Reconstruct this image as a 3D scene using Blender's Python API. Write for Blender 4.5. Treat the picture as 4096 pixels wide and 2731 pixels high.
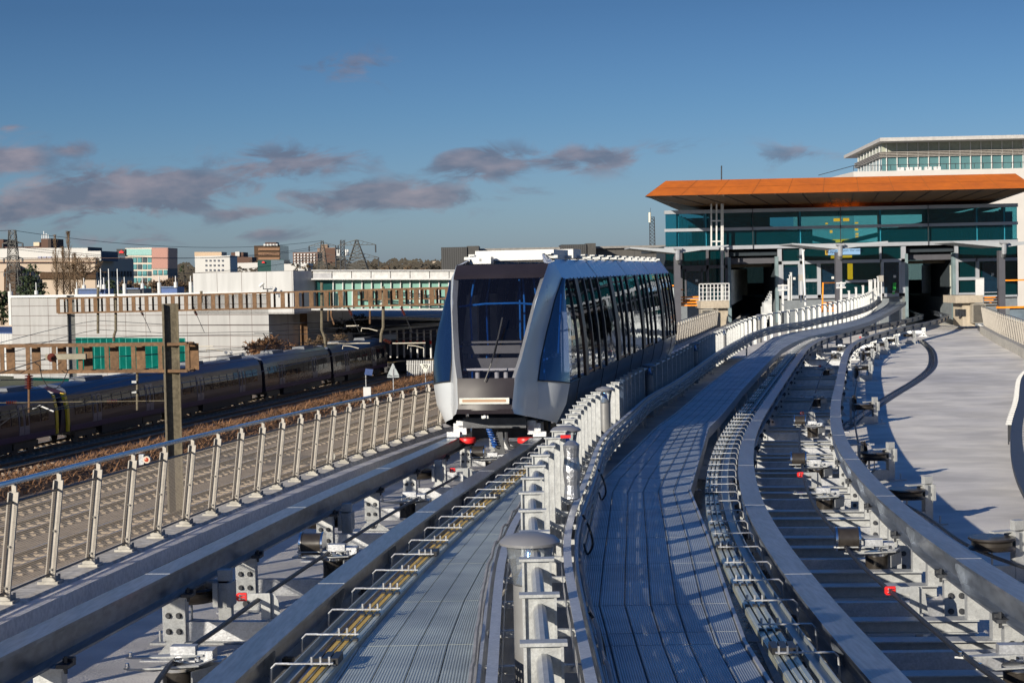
import bpy, bmesh, math, random
from mathutils import Vector, Matrix, noise
R = math.radians
DEBUG = False
random.seed(7)
scene = bpy.context.scene
for o in list(bpy.data.objects): bpy.data.objects.remove(o)
# ------------------------------------------------------------------ camera
F = 6960.0; CX = 2048.0; CY = 1365.5                 # focal length and centre for a 4096 px wide frame
PITCH = math.atan(280 / F); ROLL = 0.021
fwd = Vector((0, math.cos(PITCH), -math.sin(PITCH))); U0 = Vector((0, math.sin(PITCH), math.cos(PITCH)))
rgt = Vector((1, 0, 0)) * math.cos(ROLL) - U0 * math.sin(ROLL)
upv = Vector((1, 0, 0)) * math.sin(ROLL) + U0 * math.cos(ROLL)
cam = bpy.data.cameras.new('camera'); camo = bpy.data.objects.new('camera', cam)
scene.collection.objects.link(camo); scene.camera = camo
cam.sensor_width = 36; cam.lens = F / 4096 * 36; cam.clip_start = 0.1; cam.clip_end = 20000
camo.matrix_world = Matrix(((rgt.x, upv.x, -fwd.x, 0), (rgt.y, upv.y, -fwd.y, 0), (rgt.z, upv.z, -fwd.z, 0), (0, 0, 0, 1)))
# ------------------------------------------------------------------ sun and sky
SUN_A, SUN_E = R(36), R(16.5)                        # behind the camera, to the left
sdir = Vector((-math.sin(SUN_A) * math.cos(SUN_E), -math.cos(SUN_A) * math.cos(SUN_E), math.sin(SUN_E)))
sl = bpy.data.lights.new('sun', 'SUN'); sl.energy = 5.0; sl.angle = R(0.5); sl.color = (1, .91, .76)
so = bpy.data.objects.new('sun', sl); scene.collection.objects.link(so)
so.rotation_euler = sdir.to_track_quat('Z', 'Y').to_euler(); so.location = (-30, -50, 60)
world = bpy.data.worlds.new('World'); scene.world = world; world.use_nodes = True
scene.view_settings.view_transform = 'Standard'; scene.view_settings.look = 'None'
scene.view_settings.exposure = 0.42; scene.view_settings.gamma = 1
nt = world.node_tree; nt.nodes.clear(); WL = nt.links.new
def WN(t, **kw):
    n = nt.nodes.new(t)
    for k, v in kw.items(): setattr(n, k, v)
    return n
def wmath(op, a, b=None, c=None, clamp=False):
    n = WN('ShaderNodeMath', operation=op, use_clamp=clamp)
    for i, q in enumerate((a, b, c)):
        if q is None: continue
        if isinstance(q, (int, float)): n.inputs[i].default_value = q
        else: WL(q, n.inputs[i])
    return n.outputs[0]
wo = WN('ShaderNodeOutputWorld'); bg = WN('ShaderNodeBackground'); sky = WN('ShaderNodeTexSky')
sky.sky_type = 'NISHITA'; sky.sun_disc = False; sky.sun_elevation = SUN_E; sky.sun_rotation = math.pi + SUN_A
sky.altitude = 100; sky.air_density = 1.0; sky.dust_density = .6; sky.ozone_density = 2.0
bg.inputs[1].default_value = .063
wtc = WN('ShaderNodeTexCoord'); wsp = WN('ShaderNodeSeparateXYZ'); WL(wtc.outputs['Generated'], wsp.inputs[0])
tint = WN('ShaderNodeValToRGB'); els = tint.color_ramp.elements          # colour of the clear winter air by elevation
STOPS = [(0.0, (.5, .8, 1.6)), (.50, (.56, .74, 1.30)), (.52, (.48, .68, 1.14)), (.545, (.36, .57, .93)), (.575, (.27, .44, .72)), (.63, (.27, .52, .92)), (1.0, (.34, .80, 1.5))]
while len(els) < len(STOPS): els.new(.5)
for el, (p, c) in zip(els, STOPS): el.position = p; el.color = (*[q / 2 for q in c], 1)
WL(wmath('MULTIPLY_ADD', wsp.outputs[2], .5, .5), tint.inputs[0])
tm = WN('ShaderNodeMix', data_type='RGBA', blend_type='MULTIPLY'); tm.inputs[0].default_value = 1; WL(sky.outputs[0], tm.inputs[6]); WL(tint.outputs[0], tm.inputs[7])
ts = WN('ShaderNodeVectorMath', operation='SCALE'); ts.inputs['Scale'].default_value = 2; WL(tm.outputs[2], ts.inputs[0])
# low winter clouds: soft patches by direction, broken up with noise
ysafe = wmath('MAXIMUM', wsp.outputs[1], .05); cu = wmath('DIVIDE', wsp.outputs[0], ysafe); cv = wmath('DIVIDE', wsp.outputs[2], ysafe)
cvec = WN('ShaderNodeCombineXYZ'); WL(cu, cvec.inputs[0]); WL(wmath('MULTIPLY', cv, 2.6), cvec.inputs[1])
nz = WN('ShaderNodeTexNoise'); nz.inputs['Scale'].default_value = 24; nz.inputs['Detail'].default_value = 9; nz.inputs['Roughness'].default_value = .6; nz.inputs['Distortion'].default_value = .6; WL(cvec.outputs[0], nz.inputs['Vector'])
CL = [(560, 770, 430, 85, 1.1), (120, 840, 300, 65, .95), (60, 640, 150, 60, .9), (310, 600, 90, 30, .7), (55, 505, 70, 20, .7), (1150, 660, 270, 62, .95), (1520, 790, 350, 56, 1.05), (1950, 655, 200, 60, 1), (2330, 640, 240, 46, .95),
      (1450, 270, 170, 50, .55), (1620, 320, 80, 30, .55), (960, 855, 170, 35, .7), (1090, 935, 150, 35, .6), (500, 962, 190, 24, .6), (2700, 600, 150, 32, .5), (3190, 620, 140, 45, .6), (760, 655, 60, 30, .4), (2120, 760, 90, 25, .4)]
acc = None
for (x, y, rx, ry, w) in CL:
    u0 = (x - 2048) / 6960; v0 = -(y - (1085 - .021 * (x - 2048))) / 6960
    a = wmath('MULTIPLY', wmath('SUBTRACT', cu, u0), 5300 / rx); b = wmath('MULTIPLY', wmath('SUBTRACT', cv, v0), 5300 / ry)
    r2 = wmath('ADD', wmath('MULTIPLY', a, a), wmath('MULTIPLY', b, b)); gq = wmath('MULTIPLY', wmath('EXPONENT', wmath('MULTIPLY', r2, -1.0)), w)
    acc = gq if acc is None else wmath('MAXIMUM', acc, gq)
den = wmath('ADD', acc, wmath('MULTIPLY', wmath('SUBTRACT', nz.outputs['Fac'], .5), 3.2))
cm = WN('ShaderNodeMapRange', interpolation_type='SMOOTHSTEP'); cm.inputs[1].default_value = .22; cm.inputs[2].default_value = .78; WL(den, cm.inputs[0])
fade = wmath('MULTIPLY', cm.outputs[0], wmath('MULTIPLY', acc, 1.5, clamp=True), clamp=True)
nz2 = WN('ShaderNodeTexNoise'); nz2.inputs['Scale'].default_value = 30; nz2.inputs['Detail'].default_value = 8; WL(cvec.outputs[0], nz2.inputs['Vector'])
cc = WN('ShaderNodeValToRGB'); cc.color_ramp.elements[0].position = .42; cc.color_ramp.elements[0].color = (1.6, 1.75, 2.5, 1); cc.color_ramp.elements[1].position = .72; cc.color_ramp.elements[1].color = (4.2, 3.5, 3.9, 1); WL(nz2.outputs['Fac'], cc.inputs[0])
fm = WN('ShaderNodeMix', data_type='RGBA'); WL(wmath('MULTIPLY', fade, .78), fm.inputs[0]); WL(ts.outputs[0], fm.inputs[6]); WL(cc.outputs[0], fm.inputs[7])
WL(fm.outputs[2], bg.inputs[0]); WL(bg.outputs[0], wo.inputs[0])
# ------------------------------------------------------------------ geometry of the place
def ray(x, y):
    return (fwd + rgt * ((x - CX) / F) - upv * ((y - CY) / F))
def at(x, y, Y):
    d = ray(x, y); return d * (Y / d.y)
def deckh(Y):                                         # height of the running surface below the camera
    if Y < 34: return 2.23 + .03 * Y
    if Y < 46: t = Y - 34; return 3.25 + .03 * t - .03 * t * t / 24
    return 3.43 + (Y - 46) * .0006
def zs(Y, dz=0): return -deckh(Y) + dz
def on(x, y, dz=0.0):
    d = ray(x, y); lo, hi = 2.0, 400.0
    for _ in range(50):
        m = (lo + hi) / 2; p = d * (m / d.y)
        if p.z > zs(m, dz): lo = m
        else: hi = m
    return d * (lo / d.y)
def px(p):
    q = p.dot(fwd); return (CX + F * p.dot(rgt) / q, CY - F * p.dot(upv) / q)
def spline(pts, step=1.0):
    P = [Vector(p) for p in pts]; P = [P[0] * 2 - P[1]] + P + [P[-1] * 2 - P[-2]]; out = []
    for i in range(1, len(P) - 2):
        n = max(1, int((P[i + 1] - P[i]).length / step))
        for k in range(n):
            t = k / n; a, b, c, d = P[i - 1:i + 3]
            out.append(.5 * ((2 * b) + (c - a) * t + (2 * a - 5 * b + 4 * c - d) * t * t + (3 * b - a - 3 * c + d) * t ** 3))
    out.append(P[-2]); return out
def resample(pts, step):
    out = [pts[0].copy()]; acc = 0
    for a, b in zip(pts, pts[1:]):
        L = (b - a).length
        if L < 1e-6: continue
        t = step - acc
        while t <= L: out.append(a + (b - a) * (t / L)); t += step
        acc = (acc + L) % step
    return out
def smooth(pts, it=3):
    for _ in range(it):
        pts = [pts[0]] + [(pts[i - 1] + pts[i] * 2 + pts[i + 1]) / 4 for i in range(1, len(pts) - 1)] + [pts[-1]]
    return pts
def offs(path, lat, dz=0):                            # parallel path, lat metres to the right
    out = []
    for i, p in enumerate(path):
        a = path[max(0, i - 1)]; b = path[min(len(path) - 1, i + 1)]; t = (b - a); t.z = 0; t.normalize()
        out.append(p + Vector((t.y, -t.x, 0)) * lat + Vector((0, 0, dz)))
    return out
def tan_at(path, i):
    a = path[max(0, i - 1)]; b = path[min(len(path) - 1, i + 1)]; t = (b - a).normalized(); return t
def at_dist(path, Y):                                 # point of a path at world depth Y, with heading
    for a, b in zip(path, path[1:]):
        if a.y <= Y <= b.y:
            t = (Y - a.y) / (b.y - a.y); d = (b - a).normalized(); return a.lerp(b, t), math.atan2(-d.x, d.y)
    e = path[-1] if Y > path[-1].y else path[0]; return e.copy(), 0
# ------------------------------------------------------------------ mesh helper
class MB:
    def __init__(s): s.v = []; s.f = []; s.uv = {}
    def add(s, vs, fs):
        n = len(s.v); s.v += [Vector(v) for v in vs]; s.f += [tuple(i + n for i in f) for f in fs]; return s
    def box(s, c, sz, rz=0, m=None):
        c = Vector(c); x, y, z = sz[0] / 2, sz[1] / 2, sz[2] / 2
        M = m or Matrix.Rotation(rz, 3, 'Z')
        vs = [c + M @ Vector((a * x, b * y, d * z)) for d in (-1, 1) for a, b in ((-1, -1), (1, -1), (1, 1), (-1, 1))]
        return s.add(vs, [(3, 2, 1, 0), (4, 5, 6, 7), (0, 1, 5, 4), (1, 2, 6, 5), (2, 3, 7, 6), (3, 0, 4, 7)])
    def bar(s, a, b, w, h=None, up=(0, 0, 1)):        # rectangular bar between two points
        a, b = Vector(a), Vector(b); h = h or w; t = (b - a); L = t.length
        if L < 1e-6: return s
        t /= L; u = Vector(up)
        if abs(t.dot(u)) > .99: u = Vector((0, 1, 0))
        r = t.cross(u).normalized(); u = r.cross(t)
        vs = [p + r * (i * w / 2) + u * (j * h / 2) for p in (a, b) for i, j in ((-1, -1), (1, -1), (1, 1), (-1, 1))]
        return s.add(vs, [(3, 2, 1, 0), (4, 5, 6, 7), (0, 1, 5, 4), (1, 2, 6, 5), (2, 3, 7, 6), (3, 0, 4, 7)])
    def tube(s, pts, r, n=8, cap=True):
        pts = [Vector(p) for p in pts]; rs = r if isinstance(r, (list, tuple)) else [r] * len(pts); rings = []
        up = Vector((0, 0, 1)); vs = []; prev = None
        for i, p in enumerate(pts):
            t = tan_at(pts, i)
            a = t.cross(up if prev is None else prev)
            if a.length < .05: a = t.cross(Vector((0, 1, 0)))
            a.normalize(); b = a.cross(t).normalized(); prev = b
            vs += [p + (a * math.cos(2 * math.pi * k / n) + b * math.sin(2 * math.pi * k / n)) * rs[i] for k in range(n)]
        fs = [(i * n + k, i * n + (k + 1) % n, (i + 1) * n + (k + 1) % n, (i + 1) * n + k) for i in range(len(pts) - 1) for k in range(n)]
        if cap: fs += [tuple(range(n))[::-1], tuple((len(pts) - 1) * n + k for k in range(n))]
        return s.add(vs, fs)
    def cyl(s, a, b, r, n=12, r2=None): return s.tube([a, b], [r, r if r2 is None else r2], n)
    def lathe(s, prof, c=(0, 0, 0), n=20, axis='Z'):  # prof: (radius, height)
        c = Vector(c); vs = []
        for r, h in prof:
            for k in range(n):
                a = 2 * math.pi * k / n; q = Vector((r * math.cos(a), r * math.sin(a), h))
                if axis == 'X': q = Vector((q.z, q.x, q.y))
                if axis == 'Y': q = Vector((q.x, q.z, q.y))
                vs.append(c + q)
        m = len(prof)
        fs = [(i * n + k, i * n + (k + 1) % n, (i + 1) * n + (k + 1) % n, (i + 1) * n + k) for i in range(m - 1) for k in range(n)]
        fs += [tuple(range(n))[::-1], tuple((m - 1) * n + k for k in range(n))]
        return s.add(vs, fs)
    def sweep(s, path, prof, closed=True, cap=True, uv=False):   # prof: (right, up) offsets
        n = len(prof); vs = []; base = len(s.v); L = 0; Ls = []
        for i, p in enumerate(path):
            if i: L += (p - path[i - 1]).length
            Ls.append(L); t = tan_at(path, i); r = Vector((t.y, -t.x, 0)).normalized(); u = r.cross(t)
            vs += [p + r * q[0] + u * q[1] for q in prof]
        m = n if closed else n - 1
        fs = []
        for i in range(len(path) - 1):
            for k in range(m):
                f = (i * n + k, i * n + (k + 1) % n, (i + 1) * n + (k + 1) % n, (i + 1) * n + k)
                if uv:
                    k2 = (k + 1) % n; dl = [0]
                    for q in range(1, n): dl.append(dl[-1] + math.dist(prof[q], prof[q - 1]))
                    u1 = dl[k]; u2 = dl[k2] if k2 else dl[-1] + math.dist(prof[-1], prof[0])
                    s.uv[len(s.f) + len(fs)] = ((u1, Ls[i]), (u2, Ls[i]), (u2, Ls[i + 1]), (u1, Ls[i + 1]))
                fs.append(f)
        if closed and cap: fs += [tuple(range(n))[::-1], tuple((len(path) - 1) * n + k for k in range(n))]
        return s.add(vs, fs)
    def prism(s, poly, d):                            # polygon (3-D points) extruded along vector d
        n = len(poly); d = Vector(d); P = [Vector(p) for p in poly]
        return s.add(P + [p + d for p in P], [tuple(range(n))[::-1], tuple(range(n, 2 * n))] + [(i, (i + 1) % n, n + (i + 1) % n, n + i) for i in range(n)])
    def quad(s, a, b, c, d, uv=None):
        if uv: s.uv[len(s.f)] = uv
        return s.add([a, b, c, d], [(0, 1, 2, 3)])
    def build(s, name, m, parent=None, smooth=False, label=None):
        me = bpy.data.meshes.new(name); o = bpy.data.objects.new(name, me); scene.collection.objects.link(o)
        off = Vector((0, 0, 0))
        if parent is not None: o.parent = parent; off = Vector(parent.get('_w', (0, 0, 0)))
        o['_w'] = tuple(off)
        me.from_pydata([tuple(v - off) for v in s.v], [], s.f)
        if s.uv:
            l = me.uv_layers.new(name='UVMap')
            for fi, uv in s.uv.items():
                pl = me.polygons[fi]
                for j, li in enumerate(pl.loop_indices): l.data[li].uv = uv[j]
        me.materials.append(m); me.validate(); me.update()
        bm = bmesh.new(); bm.from_mesh(me); bmesh.ops.recalc_face_normals(bm, faces=bm.faces); bm.to_mesh(me); bm.free()
        if smooth:
            me.polygons.foreach_set('use_smooth', [True] * len(me.polygons))
            try: me.set_sharp_from_angle(angle=R(35))
            except Exception: pass
        if label: o['label'] = label
        return o
def tag(o, label, cat, group=None):
    o['label'] = label; o['category'] = cat
    if group: o['group'] = group
    return o
def struct(o): o['kind'] = 'structure'; return o
def thing(name, label, cat, loc=(0, 0, 0), rz=0, group=None, local=False):
    o = bpy.data.objects.new(name, None); scene.collection.objects.link(o); o.empty_display_size = .2
    o.location = loc; o.rotation_euler = (0, 0, rz); tag(o, label, cat, group)
    o['_w'] = (0, 0, 0) if local else tuple(loc)      # local: children are built in the thing's own space
    return o
KIDS = {}
def kids(o): return [c for c in bpy.data.objects if c.parent == o]
def dup(root, loc, rz, label, scale=None):
    r = root.copy(); scene.collection.objects.link(r); r.location = loc; r.rotation_euler = (0, 0, rz); r['label'] = label
    if scale: r.scale = scale
    if root.name not in KIDS: KIDS[root.name] = [(c, kids(c)) for c in kids(root)]
    for c, gs in KIDS[root.name]:
        k = c.copy(); scene.collection.objects.link(k); k.parent = r
        for g in gs: h = g.copy(); scene.collection.objects.link(h); h.parent = k
    return r
ORD = 'first second third fourth fifth sixth seventh eighth ninth tenth eleventh twelfth thirteenth fourteenth fifteenth sixteenth seventeenth eighteenth nineteenth twentieth'.split()
def nth(i):
    if i < 20: return ORD[i]
    t, u = divmod(i + 1, 10); T = ['', '', 'twenty', 'thirty', 'forty', 'fifty', 'sixty', 'seventy', 'eighty', 'ninety'][t]
    return (T[:-1] + 'ieth') if u == 0 else T + '-' + ORD[u - 1]
# ------------------------------------------------------------------ materials
def newmat(name):
    m = bpy.data.materials.new(name); m.use_nodes = True; nt = m.node_tree; nt.nodes.clear()
    out = nt.nodes.new('ShaderNodeOutputMaterial'); return m, nt, out
def N(nt, t, **kw):
    n = nt.nodes.new(t)
    for k, v in kw.items():
        if k.startswith('i_'): n.inputs[k[2:].replace('_', ' ')].default_value = v
        elif k.startswith('n_'): n.inputs[int(k[2:])].default_value = v
        else: setattr(n, k, v)
    return n
def ramp(nt, stops, fac=None):
    r = nt.nodes.new('ShaderNodeValToRGB'); e = r.color_ramp.elements
    while len(e) < len(stops): e.new(.5)
    for el, (p, c) in zip(e, stops): el.position = p; el.color = (c if len(c) == 4 else (*c, 1))
    if fac is not None: nt.links.new(fac, r.inputs[0])
    return r
def mat(name, col, rough=.6, metal=0.0, var=.18, scale=3.0, bump=.0, bscale=60, stretch=(1, 1, 1), col2=None, spec=.5, dirt=0, coat=0):
    m, nt, out = newmat(name); L = nt.links.new
    b = N(nt, 'ShaderNodeBsdfPrincipled'); b.inputs['Roughness'].default_value = rough; b.inputs['Metallic'].default_value = metal
    b.inputs['Specular IOR Level'].default_value = spec; b.inputs['Coat Weight'].default_value = coat; b.inputs['Coat Roughness'].default_value = .06
    tc = N(nt, 'ShaderNodeTexCoord'); mp = N(nt, 'ShaderNodeMapping'); mp.inputs['Scale'].default_value = stretch
    L(tc.outputs['Object'], mp.inputs[0])
    n1 = N(nt, 'ShaderNodeTexNoise'); n1.inputs['Scale'].default_value = scale; n1.inputs['Detail'].default_value = 7; n1.inputs['Roughness'].default_value = .62
    L(mp.outputs[0], n1.inputs['Vector'])
    c = Vector(col[:3]); c2 = Vector(col2) if col2 else c * (1 + var)
    r = ramp(nt, [(.3, tuple(c * (1 - var))), (.7, tuple(min(1, q) for q in c2))], n1.outputs['Fac'])
    cs = r.outputs[0]
    if dirt:
        n2 = N(nt, 'ShaderNodeTexNoise'); n2.inputs['Scale'].default_value = scale * 6; n2.inputs['Detail'].default_value = 9; L(mp.outputs[0], n2.inputs['Vector'])
        r2 = ramp(nt, [(.38, (1 - dirt,) * 3), (.6, (1, 1, 1))], n2.outputs['Fac'])
        mx = N(nt, 'ShaderNodeMix', data_type='RGBA', blend_type='MULTIPLY'); mx.inputs[0].default_value = 1
        L(cs, mx.inputs[6]); L(r2.outputs[0], mx.inputs[7]); cs = mx.outputs[2]
    L(cs, b.inputs['Base Color'])
    mr = N(nt, 'ShaderNodeMapRange'); mr.inputs['To Min'].default_value = max(.03, rough - .08); mr.inputs['To Max'].default_value = min(1, rough + .1)
    L(n1.outputs['Fac'], mr.inputs[0]); L(mr.outputs[0], b.inputs['Roughness'])
    if bump:
        n3 = N(nt, 'ShaderNodeTexNoise'); n3.inputs['Scale'].default_value = bscale; n3.inputs['Detail'].default_value = 4; L(mp.outputs[0], n3.inputs['Vector'])
        bp = N(nt, 'ShaderNodeBump'); bp.inputs['Strength'].default_value = bump; bp.inputs['Distance'].default_value = .02
        L(n3.outputs['Fac'], bp.inputs['Height']); L(bp.outputs[0], b.inputs['Normal'])
    L(b.outputs[0], out.inputs[0]); return m
def alphamat(name, col, rough, metal, fu, fv, du, dv, thin=0):   # woven mesh / perforated sheet from UVs
    m, nt, out = newmat(name); L = nt.links.new
    b = N(nt, 'ShaderNodeBsdfPrincipled'); b.inputs['Base Color'].default_value = (*col, 1); b.inputs['Roughness'].default_value = rough; b.inputs['Metallic'].default_value = metal
    uv = N(nt, 'ShaderNodeUVMap'); sp = N(nt, 'ShaderNodeSeparateXYZ'); L(uv.outputs[0], sp.inputs[0]); res = []
    for o, f, d in ((0, fu, du), (1, fv, dv)):
        a = N(nt, 'ShaderNodeMath', operation='MULTIPLY'); a.inputs[1].default_value = f; L(sp.outputs[o], a.inputs[0])
        fr = N(nt, 'ShaderNodeMath', operation='FRACT'); L(a.outputs[0], fr.inputs[0])
        lt = N(nt, 'ShaderNodeMath', operation='LESS_THAN'); lt.inputs[1].default_value = d; L(fr.outputs[0], lt.inputs[0]); res.append(lt)
    mx = N(nt, 'ShaderNodeMath', operation='MAXIMUM'); L(res[0].outputs[0], mx.inputs[0]); L(res[1].outputs[0], mx.inputs[1])
    tr = N(nt, 'ShaderNodeBsdfTransparent'); ms = N(nt, 'ShaderNodeMixShader'); L(mx.outputs[0], ms.inputs[0]); L(tr.outputs[0], ms.inputs[1]); L(b.outputs[0], ms.inputs[2])
    if thin:                                          # round wires show their sunlit flank from either side of the mesh
        tl = N(nt, 'ShaderNodeBsdfTranslucent'); tl.inputs[0].default_value = (*col, 1); m2 = N(nt, 'ShaderNodeMixShader'); m2.inputs[0].default_value = thin
        L(b.outputs[0], m2.inputs[1]); L(tl.outputs[0], m2.inputs[2]); L(m2.outputs[0], ms.inputs[2])
    L(ms.outputs[0], out.inputs[0]); return m
def glassmat(name, tint, solid, sfac, rough=.02, ior=1.5, wob=0.0):  # sheet of tinted glass: see-through, body colour, reflection
    m, nt, out = newmat(name); L = nt.links.new
    tr = N(nt, 'ShaderNodeBsdfTransparent'); tr.inputs[0].default_value = (*tint, 1)
    df = N(nt, 'ShaderNodeBsdfDiffuse'); df.inputs[0].default_value = (*solid, 1)
    m1 = N(nt, 'ShaderNodeMixShader'); m1.inputs[0].default_value = sfac; L(tr.outputs[0], m1.inputs[1]); L(df.outputs[0], m1.inputs[2])
    gl = N(nt, 'ShaderNodeBsdfGlossy'); gl.inputs['Roughness'].default_value = rough; gl.inputs[0].default_value = (.9, .95, 1, 1)
    fr = N(nt, 'ShaderNodeFresnel'); fr.inputs[0].default_value = ior
    if wob:
        nz = N(nt, 'ShaderNodeTexNoise'); nz.inputs['Scale'].default_value = .8; bp = N(nt, 'ShaderNodeBump'); bp.inputs['Strength'].default_value = wob; bp.inputs['Distance'].default_value = .05
        tc = N(nt, 'ShaderNodeTexCoord'); L(tc.outputs['Object'], nz.inputs['Vector']); L(nz.outputs['Fac'], bp.inputs['Height']); L(bp.outputs[0], gl.inputs['Normal'])
    ms = N(nt, 'ShaderNodeMixShader'); L(fr.outputs[0], ms.inputs[0]); L(m1.outputs[0], ms.inputs[1]); L(gl.outputs[0], ms.inputs[2])
    L(ms.outputs[0], out.inputs[0]); return m
def emis(name, col, s):
    m, nt, out = newmat(name); e = N(nt, 'ShaderNodeEmission'); e.inputs[0].default_value = (*col, 1); e.inputs[1].default_value = s; nt.links.new(e.outputs[0], out.inputs[0]); return m
def gratemat(name, col, nrib=45, dark=.62, cross=.35):
    m, nt, out = newmat(name); L = nt.links.new
    b = N(nt, 'ShaderNodeBsdfPrincipled'); b.inputs['Metallic'].default_value = .55; b.inputs['Roughness'].default_value = .5
    uv = N(nt, 'ShaderNodeUVMap'); sp = N(nt, 'ShaderNodeSeparateXYZ'); L(uv.outputs[0], sp.inputs[0])
    def sn(o, f):
        a = N(nt, 'ShaderNodeMath', operation='MULTIPLY'); a.inputs[1].default_value = f; L(sp.outputs[o], a.inputs[0])
        s_ = N(nt, 'ShaderNodeMath', operation='SINE'); L(a.outputs[0], s_.inputs[0]); return s_
    a, c = sn(0, nrib * 2 * math.pi), sn(1, 30 * 2 * math.pi)
    mm = N(nt, 'ShaderNodeMath', operation='MULTIPLY_ADD'); L(c.outputs[0], mm.inputs[0]); mm.inputs[1].default_value = cross; L(a.outputs[0], mm.inputs[2])
    tc = N(nt, 'ShaderNodeTexCoord'); nz = N(nt, 'ShaderNodeTexNoise'); nz.inputs['Scale'].default_value = 1.6; nz.inputs['Detail'].default_value = 8; L(tc.outputs['Object'], nz.inputs['Vector'])
    r = ramp(nt, [(.0, tuple(q * dark for q in col)), (.55, col), (1, tuple(min(1, q * 1.25) for q in col))])
    mr = N(nt, 'ShaderNodeMapRange'); mr.inputs[1].default_value = -1 - cross; mr.inputs[2].default_value = 1 + cross; L(mm.outputs[0], mr.inputs[0]); L(mr.outputs[0], r.inputs[0])
    r2 = ramp(nt, [(.3, (.72, .72, .74)), (.62, (1.12, 1.1, 1.06)), (.75, (1.25, 1.2, 1.1))], nz.outputs['Fac'])
    mx = N(nt, 'ShaderNodeMix', data_type='RGBA', blend_type='MULTIPLY'); mx.inputs[0].default_value = 1; L(r.outputs[0], mx.inputs[6]); L(r2.outputs[0], mx.inputs[7]); L(mx.outputs[2], b.inputs['Base Color'])
    bp = N(nt, 'ShaderNodeBump'); bp.inputs['Strength'].default_value = .5; bp.inputs['Distance'].default_value = .004; L(mm.outputs[0], bp.inputs['Height']); L(bp.outputs[0], b.inputs['Normal'])
    L(b.outputs[0], out.inputs[0]); return m
galv = mat('galvanised_steel', (.46, .47, .49), .42, .55, .16, 9, .15, 40, dirt=.18)
galvL = mat('pale_galvanised_steel', (.42, .43, .43), .45, .3, .15, 14, .1, 50, dirt=.14)
railm = mat('rail_steel', (.23, .26, .31), .30, .62, .3, 2.2, .06, 30, (3, .25, 1), dirt=.3)
darkst = mat('dark_steel', (.055, .058, .065), .45, .5, .3, 8, .1)
blackp = mat('black_rubber', (.018, .018, .02), .4, 0, .3, 6)
drumm = mat('black_roller', (.035, .030, .026), .28, .2, .35, 5, 0, 60)
chrome = mat('bright_rim', (.75, .74, .72), .15, 1, .05, 6)
redp = mat('red_plastic', (.65, .02, .02), .4)
whitep = mat('white_paint', (.60, .60, .59), .45, 0, .06, 4, dirt=.1)
conc = mat('concrete', (.40, .38, .34), .9, 0, .18, 1.3, .35, 30, dirt=.25)
#WEAVE
meshm = alphamat('woven_wire_mesh', (.50, .42, .33), .7, 0, 50, 50, .24, .24, .5)
perf = alphamat('perforated_steel', (.50, .51, .53), .42, .6, 18, 26, .55, .62)
grateL = gratemat('ribbed_grating', (.40, .45, .50), 45, .5)
# ------------------------------------------------------------------ traced lines of the guideway (frame positions of points on the running plane)
LTL = [on(x, y) for x, y in ((-600, 2850), (0, 2568), (73, 2537), (400, 2382), (800, 2192), (1157, 2019), (1535, 1857), (1805, 1752))]
LTR = [on(x, y) for x, y in ((520, 2960), (735, 2731), (850, 2619), (964, 2534), (1155, 2384), (1560, 2108), (1975, 1845), (2107, 1758))]
def trackfit(A, B):
    return smooth(spline(A, 1), 30), smooth(spline(B, 1), 30)
LTL, LTR = trackfit(LTL, LTR)
LTL = offs(LTL, .115); LTR = offs(LTR, .115)
# beyond the front of the train both beams run parallel to the station
cen = [(a + b) / 2 for a, b in ((at_dist(LTL, Y)[0], at_dist(LTR, Y)[0]) for Y in (10, 14, 18, 22, 26, 30, 34))]
cen += [Vector((x, y, zs(y))) for x, y in ((.05, 38), (1.1, 44), (2.9, 53), (4.85, 63), (6.9, 76), (9.6, 92), (13.2, 110), (16.3, 126), (19, 142), (21, 155))]
cen = smooth(spline(cen, 1), 6)
for p in cen: p.z = zs(p.y)
g = .84
LTL = [p for p in LTL if p.y < 24] + [p for p in offs(cen, -g) if p.y > 30]
LTR = [p for p in LTR if p.y < 24] + [p for p in offs(cen, g) if p.y > 30]
LTL, LTR = (smooth(spline(q, 1), 8) for q in (LTL, LTR))
RTL = [on(x, y) for x, y in ((3640, 2900), (3462, 2731), (3390, 2627), (3292, 2522), (3240, 2447), (3160, 2347), (3090, 2247), (3040, 2172), (2995, 2082), (2965, 1992), (2952, 1920), (2950, 1850), (2960, 1785), (2980, 1725), (3020, 1655), (3070, 1585), (3120, 1515), (3170, 1445), (3205, 1400), (3240, 1372), (3290, 1350), (3360, 1330), (3470, 1305), (3570, 1285), (3645, 1270), (3684, 1259))]
RTR = [on(x, y) for x, y in ((4700, 2760), (4400, 2620), (4096, 2422), (3970, 2347), (3820, 2247), (3670, 2137), (3560, 2042), (3472, 1957), (3400, 1875), (3360, 1815), (3335, 1760), (3322, 1710), (3320, 1650), (3327, 1590), (3345, 1525), (3360, 1450), (3377, 1405), (3400, 1376), (3450, 1350), (3545, 1321), (3645, 1298), (3745, 1277), (3788, 1259))]
def lift(q): return [Vector((p.x, p.y, zs(p.y))) for p in q]
RTL, RTR = (lift(offs(smooth(spline(q, .8), 14), .115)) for q in (RTL, RTR))
RTL += [RTL[-1] + Vector((1.2, 8, 0)), RTL[-1] + Vector((4.4, 26, 0))]; RTR += [RTR[-1] + Vector((1.3, 9, 0)), RTR[-1] + Vector((4.2, 26, 0))]
RTL, RTR = (smooth(spline(q, 1), 2) for q in (RTL, RTR))
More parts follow.
